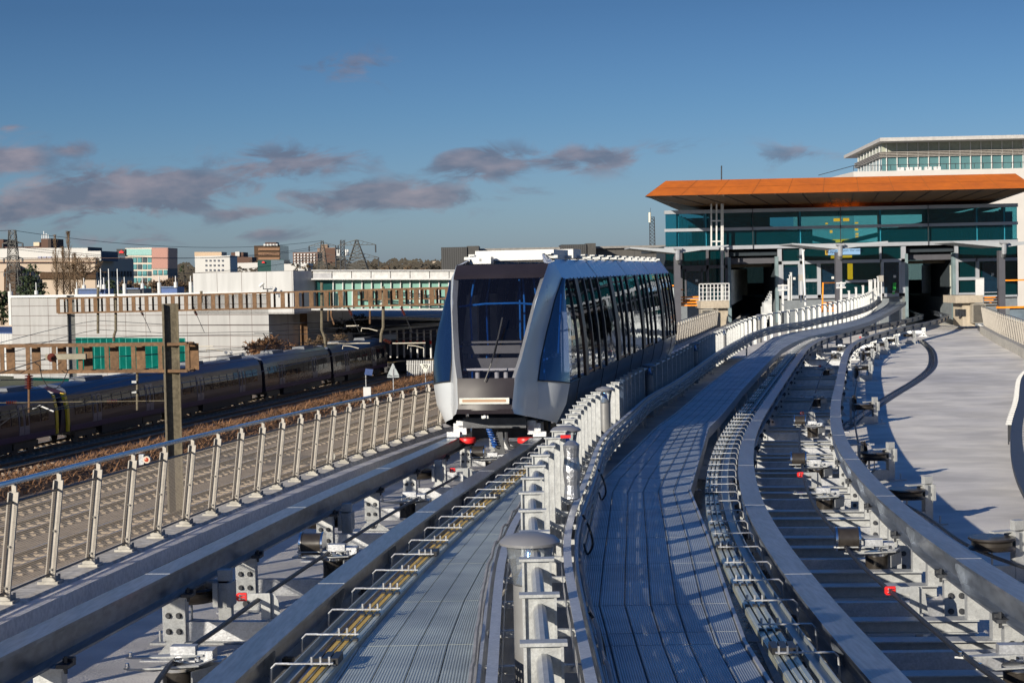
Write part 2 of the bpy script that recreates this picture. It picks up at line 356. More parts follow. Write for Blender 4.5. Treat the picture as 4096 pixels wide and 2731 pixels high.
if DEBUG:
    for nm, A, B in (('L', LTL, LTR), ('R', RTL, RTR)):
        for Y in (10, 14, 18, 24, 30, 36, 45, 60, 80, 100, 120):
            a = at_dist(A, Y)[0]; b, h = at_dist(B, Y); print(nm, Y, [round(c, 2) for c in a], [round(c, 2) for c in b], 'gauge', round((b - a).length * math.cos(h), 2), 'px', [round(c) for c in px(a)], [round(c) for c in px(b)])
# ------------------------------------------------------------------ viaduct deck, walkways and fences
def onf(x, y, f):                                      # as on(), offset given as a function of depth
    d = ray(x, y); lo, hi = 2.0, 300.0
    for _ in range(50):
        m = (lo + hi) / 2; p = d * (m / d.y)
        if p.z > zs(m, f(m)): lo = m
        else: hi = m
    return d * (lo / d.y)
def rise(Y): return 0 if Y < 75 else (Y - 75) / 45 * 1.0
FL = [on(x, y, -.42) for x, y in ((107, 2372), (260, 2302), (402, 2242), (530, 2187), (647, 2137), (755, 2092), (860, 2052), (952, 2017), (1040, 1982), (1122, 1947), (1202, 1917), (1280, 1887), (1350, 1860), (1417, 1837), (1477, 1815), (1537, 1790), (1595, 1767), (1650, 1747), (1697, 1725))]
FL = [FL[0] - (FL[3] - FL[0]).normalized() * 4.5] + FL[::3]
FL += [Vector((x, y, 0)) for x, y in ((-1.2, 45), (.5, 52), (3.0, 62), (5.6, 74), (8.4, 88), (11.2, 102), (13.2, 112))]
FL = smooth(spline(FL, 1), 14)
for p in FL: p.z = zs(p.y, -.42)
FR = [Vector((x, y, zs(y, -.42))) for x, y in ((6.6, 6), (7.0, 12), (7.7, 18), (9.4, 26), (12.6, 37), (15.6, 48), (18.6, 58), (22.9, 77))] + [on(x, y, -.42) for x, y in ((4010, 1342), (3938, 1304))]
FR = smooth(spline(FR, 1), 3)
for p in FR: p.z = zs(p.y, -.42)
deckm = mat('coarse_grey_deck', (.58, .56, .555), .95, 0, .12, .13, .5, 45, (1, 1.1, 1), (.92, .86, .75), dirt=.22)
def strip(name, A, B, Ys, f, m, thick=.5):             # ground strip between two paths
    mb = MB(); vs = []; n = 14
    for Y in Ys:
        a = at_dist(A, Y)[0]; b = at_dist(B, Y)[0]
        vs += [Vector((a.x + (b.x - a.x) * k / n, Y, zs(Y, f))) for k in range(n + 1)]
    fs = [(i * (n + 1) + k, i * (n + 1) + k + 1, (i + 1) * (n + 1) + k + 1, (i + 1) * (n + 1) + k) for i in range(len(Ys) - 1) for k in range(n)]
    mb.add(vs, fs); return mb
Ys = [5 + i * 1.0 for i in range(112)] + [118, 124, 140, 160]
FLx = [Vector((FL[0].x - .6, 2, FL[0].z))] + [p for p in offs(FL, -.25) if p.y > 5]; FLx.append(Vector((13.5, 165, 0)))
FRx = offs(FR, .3) + [Vector((33, 125, 0)), Vector((34, 165, 0))]
mb = strip('viaduct_deck', FLx, FRx, Ys, -.87, deckm)
o = struct(mb.build('viaduct_deck', deckm))
mb = MB(); mb.sweep([p + Vector((0, 0, -.9)) for p in FLx if p.y > 4], [(-.25, -1.6), (.0, -1.6), (.0, .0), (-.25, .0)]); struct(mb.build('viaduct_parapet_beam', conc))
# concrete kerb under the left fence and the pale duct beside it
mb = MB(); mb.sweep(FL, [(-.32, -.5), (.22, -.5), (.22, -.12), (.13, 0), (-.32, 0)])
struct(mb.build('fence_kerb', mat('fence_kerb_concrete', (.58, .54, .48), .85, 0, .15, 1.5, .25, 25, dirt=.35)))
duct = [on(x, y, -.45) for x, y in ((-300, 2640), (0, 2495), (240, 2390), (550, 2245), (850, 2105), (1176, 1977), (1370, 1900), (1600, 1805), (1800, 1715))]
duct = smooth(spline(duct, 1), 12); duct = [p for p in duct if p.y < 36] + [p for p in offs(FL, .62) if p.y > 40]
duct = smooth(spline(duct, 1), 10)
for p in duct: p.z = zs(p.y, -.45)
t = thing('cable_duct', 'long pale box duct on dark brackets beside the left kerb', 'cable duct', duct[0])
mb = MB(); mb.sweep(duct, [(-.23, -.18), (-.02, -.18), (-.02, 0), (-.23, 0)]); mb.build('duct_cover', mat('duct_grey', (.74, .71, .68), .5, .1, .1, 3, dirt=.2), t)
for p in resample(duct, 2.2)[:30]:
    mb = MB(); mb.box(p + Vector((.0, 0, -.21)), (.5, .12, .05)); mb.box(p + Vector((-.1, 0, -.32)), (.05, .1, .2)); mb.build('bracket', galv, t)
def mesh_fence(name, label, path, step, side, lean, f0, maxn=98):
    pts = resample(path, step)[:maxn]; t = thing(name, label, 'fence', pts[0])
    top = []; postm = mat(name + '_post', (.37, .34, .30), .5, .2, .1, 6, dirt=.15)
    for i, p in enumerate(pts):
        tg = tan_at(path if i == 0 else pts, min(i, len(pts) - 1)); r = Vector((tg.y, -tg.x, 0)).normalized()
        up = (Vector((0, 0, 1.08)) + r * lean); a = p + Vector((0, 0, .02)); mb = MB()
        mb.bar(a, a + up, .030, .092, up=r); mb.bar(a - r * .04 * side, a + up - r * .04 * side, .12, .012, up=r)
        mb.bar(a + up, a + up + Vector((0, 0, .07)), .03, .045, up=r)
        mb.build('post', postm, t)
        if i < 30:
            for f_ in (.12, .5): c_ = a + up * f_ - tg * .018; mb = MB(); mb.cyl(c_, c_ - tg * .02, .013, 8); mb.build('bolt', chrome, t)
        top.append(a + up + Vector((0, 0, .10)))
        if i < 45:
            mb = MB(); rz = math.atan2(tg.y, tg.x)
            mb.box(p + Vector((0, 0, .015)), (.20, .22, .03), rz); mb.box(p + Vector((0, 0, .05)), (.14, .14, .04), rz)
            for s in (-1, 1): mb.cyl(p + tg * .07 * s + r * .07 + Vector((0, 0, .03)), p + tg * .07 * s + r * .07 + Vector((0, 0, .09)), .014, 6)
            mb.build('base_plate', conc, t)
    mb = MB(); mb.tube(top, .030, 10); mb.build('handrail', mat(name + '_rail', (.55, .58, .62), .22, .95, .1, 5), t, True)
    mb = MB(); lo, hi = [], []
    for i in range(len(pts) - 1):
        p, q = pts[i], pts[i + 1]; tg = (q - p).normalized(); r = Vector((tg.y, -tg.x, 0)).normalized(); up = (Vector((0, 0, 1.0)) + r * lean * .92)
        e = tg * .05; l = (q - p).length; a, b = p + e + Vector((0, 0, .10)), q - e + Vector((0, 0, .10)); u2 = up * .9
        mb.quad(a, b, b + u2, a + u2, ((0, 0), (l, 0), (l, .95), (0, .95)))
        lo.append(a); hi.append(a + u2); end = (b, b + u2)
    mb.build('mesh_panel', meshm, t); lo.append(end[0]); hi.append(end[1])
    for q_ in (lo, hi): mb = MB(); mb.tube(q_, .014, 5); mb.build('mesh_frame', darkst, t)
    return t
mesh_fence('mesh_fence', 'long leaning parapet fence of woven wire mesh along the left kerb', FL, 1.3, 1, .13, 0)
mesh_fence('mesh_fence', 'curved row of pale fence posts along the right edge of the deck', FR, 1.25, -1, -.16, 0, 92)
mb = MB(); mb.sweep(FR, [(-.28, -.5), (.3, -.5), (.3, 0), (-.28, 0)]); struct(mb.build('right_kerb', conc))
# right edge cable ladder with white insulators
tr = smooth(spline([on(x, y, -.5) for x, y in ((3925, 1298), (4000, 1335), (4096, 1388))], 1), 2)
tr2 = smooth(spline([on(x, y, -.35) for x, y in ((4190, 1430), (4100, 1490), (4082, 1540), (4078, 1600), (4052, 1680), (4044, 1770), (4054, 1860), (4090, 1960), (4200, 2120))], 1), 6)
t = thing('cable_ladder', 'dark curved cable ladder carried on small white insulators at the right edge of the photo', 'cable ladder', tr2[0])
mb = MB(); mb.sweep(tr2[::-1], [(-.02, -.08), (.03, -.08), (.22, -.05), (.22, .0), (-.02, .0)]); mb.build('ladder_tray', darkst, t)
for p in resample(tr2, .75)[:40]:
    mb = MB(); mb.box(p + Vector((-.10, 0, -.02)), (.13, .05, .05)); k = mb.build('insulator', whitep, t); mb = MB(); mb.bar(p + Vector((-.1, 0, -.04)), p + Vector((-.1, 0, -.5)), .03); mb.build('bracket', darkst, t)
t = thing('cable_ladder', 'straight row of small white insulators at the foot of the pale right fence', 'cable ladder', tr[0])
mb = MB(); mb.sweep(tr, [(-.1, -.05), (.15, -.05), (.15, 0), (-.1, 0)]); mb.build('ladder_tray', darkst, t)
for p in resample(tr, .8)[:50]:
    mb = MB(); mb.box(p + Vector((-.15, 0, 0)), (.12, .12, .08)); mb.build('insulator', whitep, t)
    mb = MB(); mb.bar(p + Vector((-.22, 0, -.05)), p + Vector((-.22, 0, -.37)), .03); mb.build('bracket', darkst, t)
# drain channel
dr = smooth(spline([on(x, y, -.87) for x, y in ((3290, 1750), (3370, 1715), (3440, 1665), (3505, 1620), (3585, 1570), (3660, 1525), (3715, 1480), (3729, 1445), (3720, 1400), (3680, 1360))], .5), 3)
t = thing('drain_channel', 'black wet drain channel winding across the right deck', 'drain', dr[0])
mb = MB(); mb.sweep(dr, [(-.09, .0), (.09, .0), (.09, .006), (-.09, .006)]); mb.build('channel', mat('wet_black', (.02, .02, .022), .2, 0, .4, 3, .6, 12), t)
mb = MB(); mb.sweep(offs(dr, .15), [(-.05, .0), (.05, .0), (.05, .03), (-.05, .03)]); mb.sweep(offs(dr, -.13), [(-.03, .0), (.03, .0), (.03, .02), (-.03, .02)]); mb.build('edging', darkst, t)
# ------------------------------------------------------------------ central handrail line
caps = [(2178, 2683), (2158, 2408), (2148, 2231), (2138, 2112), (2127, 2022), (2117, 1957), (2117, 1899), (2125, 1855), (2151, 1812), (2182, 1777), (2210, 1746), (2240, 1715), (2262, 1690), (2292, 1648), (2320, 1610), (2366, 1574), (2416, 1550), (2480, 1516), (2545, 1477), (2600, 1455), (2655, 1433), (2750, 1384), (2850, 1332), (2950, 1287), (3020, 1263), (3090, 1246), (3180, 1236), (3250, 1222), (3330, 1207), (3400, 1192), (3460, 1175), (3505, 1150), (3538, 1125)]
PC = [onf(x, y, lambda Y: 1.0 + rise(Y)) for x, y in caps]
PC = [Vector((p.x, p.y, 0)) for p in PC if p.y < 119]
PC = [Vector((.10, 4.3, 0))] + PC
PC = smooth(spline(PC, .6), 10)
for p in PC: p.z = zs(p.y, -.1 + rise(p.y))
if DEBUG:
    for Y in (6, 10, 15, 20, 30, 40, 60, 80, 100): q = at_dist(PC, Y)[0]; print('post', Y, round(q.x, 2), [round(c) for c in px(q)])
def guardrail(label, path, step, h=1.1, maxn=97):
    pts = resample(path, step)[:maxn]; t = thing('guardrail', label, 'guardrail', pts[0]); A = []; B = []
    for i, p in enumerate(pts):
        tg = tan_at(pts, i); rz = math.atan2(tg.y, tg.x) - math.pi / 2; mb = MB()
        q = p + Vector((0, 0, h / 2 - .12)); mb.box(q, (.155, .012, h + .20), rz)
        r = Vector((tg.y, -tg.x, 0)).normalized()
        for s in (-1, 1): mb.box(q + r * .072 * s, (.012, .055, h + .20), rz)
        mb.box(p + Vector((0, 0, h - .01)), (.185, .075, .014), rz)
        mb.build('post', galvL, t); A.append(p + Vector((0, 0, h - .08))); B.append(p + Vector((0, 0, .26)))
        if p.y < 45:
            mb = MB()
            for s in (-1, 1):
                c = p + r * .2 * s + Vector((0, 0, .27)); mb.box(c, (.24, .05, .045), rz); mb.cyl(c + r * .03 * s - tg * .05, c + r * .03 * s - tg * .02, .022, 6)
            mb.build('bracket', galvL, t)
    A = smooth(A, 1)
    for nm, q in (('top_rail', A), ('lower_rail', B)):
        mb = MB(); mb.tube(q, .031, 10); mb.build(nm, galvL, t, True)
    return t
guardrail('long winding galvanised guardrail of flat posts running down the middle of the viaduct', PC, 1.2)
j = at_dist(PC, 84)[0]
br = [Vector((j.x - .1 + .172 * (y - 86), y, zs(y, -.1 + rise(y) * 1.25))) for y in (91, 96, 102, 108, 113)]
br = spline(br, 1)
guardrail('short white branch of guardrail climbing to the glazed door of the middle block', br, 3.2, 1.0)
# cable trays either side of the posts
def tray(label, path, s, sag=True, top=.35, lit=True):
    t = thing('cable_tray', label, 'cable tray', path[0])
    mb = MB(); mb.sweep(path, [(-.032, top + .1), (.032, top + .1), (.032, top + .112), (-.032, top + .112)], uv=True); mb.build('cover', mat('tray_cover', (.52, .53, .55), .4, .5, .1, 8, dirt=.2), t)
    mb = MB(); mb.sweep(path, [(s * .06, top + .10), (s * .06, .10)], closed=False, uv=True); mb.sweep(path, [(-s * .05, top + .10), (-s * .05, top + .01)], closed=False, uv=True)
    mb.build('perforated_side', perf, t)
    mb = MB()
    for z in (.12, .24, .36): mb.sweep(path, [(s * .062, z), (s * .09, z), (s * .09, z + .02), (s * .062, z + .02)])
    mb.build('tray_rung', galv, t)
    for k, z in enumerate((.17, .22, .3, .38)):
        q = [p + Vector((0, 0, z + .02 * math.sin(i * (.7 + k * .3)) + .012 * math.sin(i * 1.9 + k))) for i, p in enumerate(resample(offs(path, s * (.085 + .012 * k)), .35))]
        mb = MB(); mb.tube(q, .014, 5); mb.build('cable', mat('cable_sheath', (.22, .22, .23), .6, 0, .3, 5) if k else blackp, t, True)
    return t
tray('perforated cable tray with bundled cables on the right side of the middle guardrail', [p for p in offs(PC, .27) if p.y > 4.5], 1)
tray('perforated cable tray on the left side of the middle guardrail', [p for p in offs(PC, -.25) if 4.5 < p.y < 80], -1)
# ------------------------------------------------------------------ walkways
def interp(pts, Y):
    for a, b in zip(pts, pts[1:]):
        if a.y <= Y <= b.y: return a.x + (b.x - a.x) * (Y - a.y) / (b.y - a.y)
    return pts[0].x if Y < pts[0].y else pts[-1].x
wf = lambda Y: -.1 + rise(Y)
RWL = [onf(x, y, wf) for x, y in ((2400, 2900), (2357, 2725), (2338, 2599), (2290, 2411), (2306, 2332), (2345, 2167), (2389, 1971), (2424, 1908), (2510, 1830), (2628, 1710), (2746, 1622), (2807, 1565), (2940, 1460), (3050, 1382), (3105, 1342), (3190, 1327), (3320, 1305), (3450, 1275), (3545, 1225), (3562, 1203))]
RWR = [onf(x, y, wf) for x, y in ((3210, 2900), (3060, 2725), (2969, 2571), (2911, 2411), (2824, 2144), (2754, 1963), (2828, 1716), (2962, 1563), (3050, 1470), (3135, 1385), (3230, 1348), (3370, 1318), (3485, 1285), (3605, 1222), (3625, 1205))]
if DEBUG: print('RW', [(round(a.x, 2), round(a.y, 1)) for a in RWL], [(round(a.x, 2), round(a.y, 1)) for a in RWR])
def walkway(label, L_, R_, Yb, ncol, m):
    t = thing('walkway', label, 'walkway', (interp(L_, Yb[0]), Yb[0], zs(Yb[0], wf(Yb[0]))))
    for Y0, Y1 in zip(Yb, Yb[1:]):
        mb = MB(); nsub = 2 if Y1 < 60 else 1; gp = .004
        a0, a1, b0, b1 = interp(L_, Y0), interp(L_, Y1), interp(R_, Y0), interp(R_, Y1); g2 = .008
        for c in range(ncol):
            f0, f1 = c / ncol, (c + 1) / ncol; w0, w1 = b0 - a0, b1 - a1
            q = [Vector((a0 + w0 * f0 + gp, Y0 + g2, zs(Y0, wf(Y0)))), Vector((a0 + w0 * f1 - gp, Y0 + g2, zs(Y0, wf(Y0)))), Vector((a1 + w1 * f1 - gp, Y1 - g2, zs(Y1, wf(Y1)))), Vector((a1 + w1 * f0 + gp, Y1 - g2, zs(Y1, wf(Y1))))]
            u = (0, .24); mb.quad(*q, uv=((u[0], Y0), (u[1], Y0), (u[1], Y1), (u[0], Y1)))
            dn = Vector((0, 0, -.04)); mb.add([q[0], q[1], q[2], q[3]] + [p + dn for p in q], [(4, 5, 1, 0), (5, 6, 2, 1), (6, 7, 3, 2), (7, 4, 0, 3)])
            for k in ((1,) if ncol == 6 else ()):            # raised lip along one long edge of a plank
                e0, e1 = (q[0], q[3]) if k > 0 else (q[1], q[2]); o_ = Vector((.008 * k, 0, .004)); mb.bar(e0 + o_, e1 + o_, .008, .007)
        mb.build('grating_panel', m, t)
    Pl = [Vector((interp(L_, Y), Y, zs(Y, wf(Y)))) for Y in Yb]; Pr = [Vector((interp(R_, Y), Y, zs(Y, wf(Y)))) for Y in Yb]
    for P, s in ((Pl, -1), (Pr, 1)):
        mb = MB(); mb.sweep(P, [(s * .004, .02), (s * .03, .02), (s * .03, -.2), (s * .004, -.2)]); mb.build('side_plate', galv, t)
    for Y in [y for y in Yb[::2] if y < 118]:
        a, b = interp(L_, Y), interp(R_, Y); z = zs(Y, wf(Y)); mb = MB(); mb.bar((a, Y, z - .12), (b, Y, z - .12), .08, .14)
        for x in (a + .12, b - .12): mb.bar((x, Y, z - .19), (x, Y, zs(Y, -.868)), .07, .07); mb.box((x, Y, zs(Y, -.86)), (.2, .2, .015))
        mb.build('support_leg', galv, t)
    return t
Yb = [5.2, 6.6, 8.0, 9.4]; 
for p in RWL[2:14]: Yb.append(p.y)
Yb = sorted(set([round(p.y, 2) for p in RWR[2:9]] + [5.2, 6.6, 8.0, 9.5, 11.0, 12.9, 14.5, 16.6, 18.8, 21.4, 24.0, 25.7, 28.5, 31.5, 35, 38.5, 42, 46, 50, 54, 58, 62, 66, 70, 74, 78, 82, 86, 90, 94, 98, 102, 106, 110, 114, 118]))
Yb = [y for i, y in enumerate(Yb) if i == 0 or y - Yb[i - 1] > .45]
walkway('wide ribbed metal walkway right of the middle guardrail, climbing to the station', RWL, RWR, Yb, 6, grateL)
LWL = [onf(x, y, wf) for x, y in ((900, 3100), (1110, 2860), (1215, 2731), (1307, 2602), (1655, 2252), (1770, 2142), (1857, 2049), (1912, 1982), (1960, 1945), (2025, 1895))]
LWL = LWL + [p for p in offs(LTR, .42) if p.y > LWL[-1].y + 3 and p.y < 90]
LWR = [p for p in offs(PC, -.42) if p.y < 92]
grateL2 = gratemat('ribbed_grating_weathered', (.50, .56, .55), 45, .45, 1.0)
walkway('ribbed metal walkway between the left track and the middle guardrail', LWL, LWR, [6, 7.6, 9.3, 11.1, 12.6, 14.6, 16.9, 19.2, 21.6, 24, 26, 28, 31, 34, 38, 42, 47, 52, 58, 64, 70, 76, 82], 5, grateL2)
# ------------------------------------------------------------------ running beams, supports, sheaves
IP = [(-.12, 0), (-.12, -.03), (-.02, -.05), (-.012, -.08), (-.012, -.24), (-.09, -.26), (-.09, -.28), (.09, -.28), (.09, -.26), (.012, -.24), (.012, -.08), (.02, -.05), (.12, -.03), (.12, 0)]
for path, lab in ((LTL, 'leftmost steel running beam, nearest the mesh fence'), (LTR, 'running beam between the left yellow conductor bars and the left cable rollers'), (RTL, 'curved running beam striped with shadows beside the wide right walkway'), (RTR, 'rightmost curved running beam, beside the open concrete deck')):
    t = thing('running_beam', lab, 'guideway beam', path[0], group='steel running beams of the guideway')
    mb = MB(); mb.sweep(path, IP); mb.build('beam', railm, t)
    for p in ([] if path is LTL else resample(path, 2.9)[1:40]):
        i = min(range(len(path)), key=lambda k: (path[k] - p).length); tg = tan_at(path, i); r = Vector((tg.y, -tg.x, 0)).normalized(); mb = MB()
        for s in (-1, 1): mb.prism([p + r * .013 * s + Vector((0, 0, -.06)), p + r * .10 * s + Vector((0, 0, -.06)), p + r * .1 * s + Vector((0, 0, -.10)), p + r * .05 * s + Vector((0, 0, -.25)), p + r * .013 * s + Vector((0, 0, -.25))], tg * .012)
        mb.build('stiffener', railm, t)
    for p in resample(path, 5.7)[1:22]:
        i = min(range(len(path)), key=lambda k: (path[k] - p).length); tg = tan_at(path, i); rz = math.atan2(tg.y, tg.x) - math.pi / 2
        mb = MB(); mb.box(p + Vector((0, 0, .0005)), (.236, .014, .003), rz); mb.build('weld_seam', galvL, t)
def bolt(mb, c, d, r=.022):
    c = Vector(c); d = Vector(d); mb.cyl(c, c + d * .012, r * 1.35, 10); mb.cyl(c + d * .012, c + d * .035, r, 6)
H = .87
def stand(t, x):
    s = 1 if x > 0 else -1; mb = MB(); zb, zt = .18, H - .29
    mb.box((x, -.06, (zb + zt) / 2), (.22, .014, zt - zb)); 
    for k in (-1, 1): mb.box((x + .1 * k, 0, (zb + zt) / 2), (.014, .13, zt - zb + .02))
    mb.box((x, 0, zt + .005), (.26, .18, .02)); mb.prism([(x - .1, -.05, zb), (x + .1, -.05, zb), (x + .04, -.05, .05), (x - .04, -.05, .05)], (0, .016, 0))
    mb.prism([(x - .28 * s, -.03, .012), (x + .2 * s, -.03, .012), (x + .1 * s, -.03, .13), (x - .07 * s, -.03, .15)], (0, .02, 0))
    k = mb.build('stand', galvL, t); mb = MB()
    for a in (-.05, .05):
        for b in (.27, .42): bolt(mb, (x + a, -.068, b), (0, -1, 0))
    bolt(mb, (x, -.055, .09), (0, -1, 0), .03); mb.build('bolt', darkst, k)
    mb = MB(); mb.box((x, 0, .008), (.62, .34, .016)); mb.build('base_plate', galv, t)
    for k in (-1, 1):
        mb = MB(); mb.box((x + .13 * k, -.02, zt + .03), (.1, .16, .03)); mb.box((x + .14 * k, .03, zt + .06), (.08, .07, .03)); mb.cyl((x + .14 * k, -.05, zt - .03), (x + .14 * k, -.05, zt + .10), .014, 6); mb.build('clamp', darkst, t)
def support(name, label, cat, group):
    t = thing(name, label, cat, group=group, local=True)
    stand(t, -g); stand(t, g)
    mb = MB(); mb.box((0, -.02, .26), (2 * g - .2, .012, .17)); mb.box((0, .02, .345), (2 * g - .2, .09, .012)); mb.box((0, .02, .175), (2 * g - .2, .09, .012)); mb.build('cross_beam', galv, t); return t
def mid(A, B, Y):
    a, h = at_dist(A, Y); b, h2 = at_dist(B, a.y + 0.0)
    r = Vector((math.cos(h), math.sin(h), 0)); best = min(B, key=lambda p: abs((p - a).dot(Vector((-math.sin(h), math.cos(h), 0)))))
    c = (a + best) / 2; c.z = zs(c.y, -H); return c, h
def place(fn, A, B, Yl, names):
    base = None
    for i, Y in enumerate(Yl):
        c, h = mid(A, B, Y)
        if base is None: base = fn(names(i)); base.location = c; base.rotation_euler = (0, 0, h)
        else: dup(base, c, h, names(i))
    return base
YL = [12.9, 16.1, 19.2, 23.0, 26.2, 29.4, 32.6, 36, 40, 45, 50, 56, 62, 68, 75, 82, 90]
s0 = place(lambda lb: support('rail_support', lb, 'track support', 'bolted supports under the tracks'), LTL, LTR, YL, lambda i: f'{nth(i)} bolted steel support from the camera under the left track')
YR = [8.5, 11.2, 13.9, 16.8, 19.8, 22.9, 26.2, 29.6, 33, 36.5, 40.5, 45, 50, 55, 60, 66, 72, 79, 86, 94, 103]
for i, Y in enumerate(YR):
    c, h = mid(RTL, RTR, Y); dup(s0, c, h, f'{nth(i)} bolted steel support from the camera under the right track')
def tie(lb):
    t = thing('cross_tie', lb, 'cross tie', group='steel cross ties between the right track beams', local=True)
    mb = MB(); mb.box((-.05, 0, .36), (2 * g + .1, .19, .012)); mb.box((-.05, 0, .30), (2 * g + .1, .012, .11)); mb.box((-.05, 0, .24), (2 * g + .1, .11, .012)); mb.build('beam', galvL, t)
    for x in (-g + .12, g - .12):
        mb = MB(); mb.box((x, .03, .1), (.1, .1, .17)); mb.box((x, .03, .01), (.24, .22, .02)); mb.build('foot', galvL, t)
    for x in (-g, g):
        mb = MB(); mb.box((x, -.01, .475), (.2, .13, .22)); mb.build('seat', galvL, t)
    return t
YT = [y + .95 for y in YR[:-1]] + [y + 1.9 for y in YR[1:16]]; YT = sorted(YT)
place(tie, RTL, RTR, YT, lambda i: f'{nth(i)} plain cross tie from the camera between the right track beams')
# roller assemblies
def roller(lb, pair=True):
    t = thing('cable_roller', lb, 'cable roller', group='black cable rollers inside the tracks', local=True)
    for nm, ax, c, r, l in (('side_roller', 'X', (-.14, 0, .64), .128, .25), ('upright_roller', 'Z', (.15, -.22, .40), .125, .23))[0 if pair else 1:]:
        pr = [(r * .55, -l / 2), (r * 1.04, -l / 2), (r * 1.06, -l / 2 + .02), (r, -l / 2 + .025), (r * .98, 0), (r, l / 2 - .025), (r * 1.06, l / 2 - .02), (r * 1.04, l / 2), (r * .55, l / 2)]
        mb = MB(); mb.lathe(pr, c, 28, ax); k = mb.build(nm, drumm, t, True)
        for e in (-1, 1):
            mb = MB(); cc = Vector(c) + (Vector((e * l / 2, 0, 0)) if ax == 'X' else Vector((0, 0, e * l / 2))); mb.lathe([(r * .82, -.012), (r * 1.07, -.012), (r * 1.07, .012), (r * .82, .012)], cc, 28, ax); mb.build('rim', chrome, k, True)
    mb = MB(); mb.prism([(-.22, -.42, .545), (-.16, -.46, .545), (.16, -.40, .545), (.34, -.34, .545), (.42, -.1, .545), (.3, -.02, .5), (.1, -.16, .5), (-.02, -.3, .5)], (0, 0, .014))
    mb.prism([(-.3, -.10, .56), (-.24, -.13, .56), (.1, -.10, .56), (.3, -.05, .56), (.3, .1, .56), (.1, .02, .56)], (0, 0, .014)); mb.prism([(.28, -.35, .38), (.42, -.1, .38), (.42, -.1, .51), (.28, -.35, .51)], (.012, .006, 0))
    mb.build('bracket_plate', galvL, t)
    mb = MB(); 
    for q_ in ((-.19, -.42, .559, .016), (.15, -.22, .559, .03), (-.26, -.1, .574, .016), (.3, -.2, .559, .018)): mb = MB(); bolt(mb, q_[:3], (0, 0, 1), q_[3]); mb.build('bolt', chrome, t)
    mb = MB(); mb.box((.30, .05, .30), (.14, .16, .6)); mb.box((.40, .05, .42), (.08, .22, .2)); mb.box((.14, .0, .60), (.20, .10, .08)); mb.box((.30, .05, .01), (.36, .34, .02)); mb.build('stand', galv, t); return t
def put(x, y, dz, dx):                                # where an assembly stands, from where its roller is seen
    p = on(x, y, dz); A = LTR if x < 2100 else RTR; q, h = at_dist(A, p.y); r = Vector((math.cos(h), math.sin(h), 0)); c = p + r * dx; c.z = zs(c.y, -H); return c, h
rb = ub = None
for side, lst in (('left', ((1250, 2175), (1912, 1810))), ('right', ((3390, 2155), (3194, 1838), (3200, 1684)))):
    for i, (x, y) in enumerate(lst):
        c, h = put(x, y, -.23, .14); lb = f'{nth(i)} pair of black cable rollers with bright rims from the camera inside the {side} track'
        if rb is None: rb = roller(lb); rb.location = c; rb.rotation_euler = (0, 0, h)
        else: dup(rb, c, h, lb)
for side, lst in (('left', ((745, 2700), (1643, 2030))), ('right', ((4050, 2700), (3296, 2015), (3266, 1608), (3305, 1490), (3337, 1426), (3362, 1398)))):
    for i, (x, y) in enumerate(lst):
        c, h = put(x, y, -.47, -.15); lb = f'{nth(i)} single upright black cable roller from the camera inside the {side} track'
        if ub is None: ub = roller(lb, False); ub.location = c; ub.rotation_euler = (0, 0, h)
        else: dup(ub, c, h, lb)
def flat_sheave(lb):
    t = thing('flat_sheave', lb, 'sheave', group='flat black sheaves on low posts', local=True)
    mb = MB(); mb.lathe([(.1, -.07), (.26, -.07), (.27, -.05), (.23, -.02), (.23, .02), (.27, .05), (.26, .07), (.1, .07)], (-.2, 0, .48), 30); mb.build('wheel', drumm, t, True)
    mb = MB(); mb.box((.15, 0, .36), (.13, .10, .72)); mb.box((.07, 0, .48), (.05, .22, .24)); mb.box((.21, 0, .48), (.04, .22, .24)); mb.box((0, 0, .60), (.4, .1, .02)); mb.box((-.1, 0, .40), (.5, .04, .015)); mb.build('post', galvL, t)
    mb = MB(); mb.prism([(-.42, -.05, .02), (.08, -.05, .02), (.08, -.05, .2), (-.2, -.05, .22)], (0, .1, 0)); mb.box((-.1, 0, .012), (.95, .4, .024)); mb.cyl((-.2, 0, .2), (-.2, 0, .42), .012, 6)
    for x in (-.5, .3): mb.cyl((x, -.1, .02), (x, -.1, .13), .012, 6)
    mb.build('base', galvL, t); return t
fs = None
for i, (x, y) in enumerate(((765, 2372), (1287, 2083), (1676, 1895))):
    c, h = put(x, y, -.39, .2); lb = f'{nth(i)} flat black sheave from the camera beside the leftmost beam'
    if fs is None: fs = flat_sheave(lb); fs.location = c; fs.rotation_euler = (0, 0, h)
    else: dup(fs, c, h, lb)
out = [(4080, 2330), (3716, 2098), (3567, 1921), (3503, 1695), (3482, 1522), (3490, 1462), (3512, 1437), (3545, 1417), (3587, 1398), (3657, 1376)]
for i, (x, y) in enumerate(out):
    c = on(x, y, -.87); lb = f'{nth(i)} sheave post from the camera on the open right deck'
    c.x -= .15; dup(fs, c, 0.1 if i > 3 else .35, lb)
def side_wheel(lb):
    t = thing('guide_wheel', lb, 'guide wheel', group='thin upright guide wheels outside the rightmost beam', local=True)
    mb = MB(); mb.lathe([(.05, -.035), (.22, -.035), (.23, -.02), (.19, 0), (.23, .02), (.22, .035), (.05, .035)], (0, 0, .5), 26, 'X'); mb.build('wheel', drumm, t, True)
    mb = MB(); mb.box((-.09, 0, .34), (.05, .07, .66)); mb.box((.1, 0, .34), (.03, .07, .3)); mb.box((-.05, 0, .66), (.5, .06, .03)); mb.box((0, 0, .01), (.4, .3, .02)); mb.cyl((-.12, 0, .5), (.14, 0, .5), .03, 8); mb.build('fork', galv, t); return t
sw = None
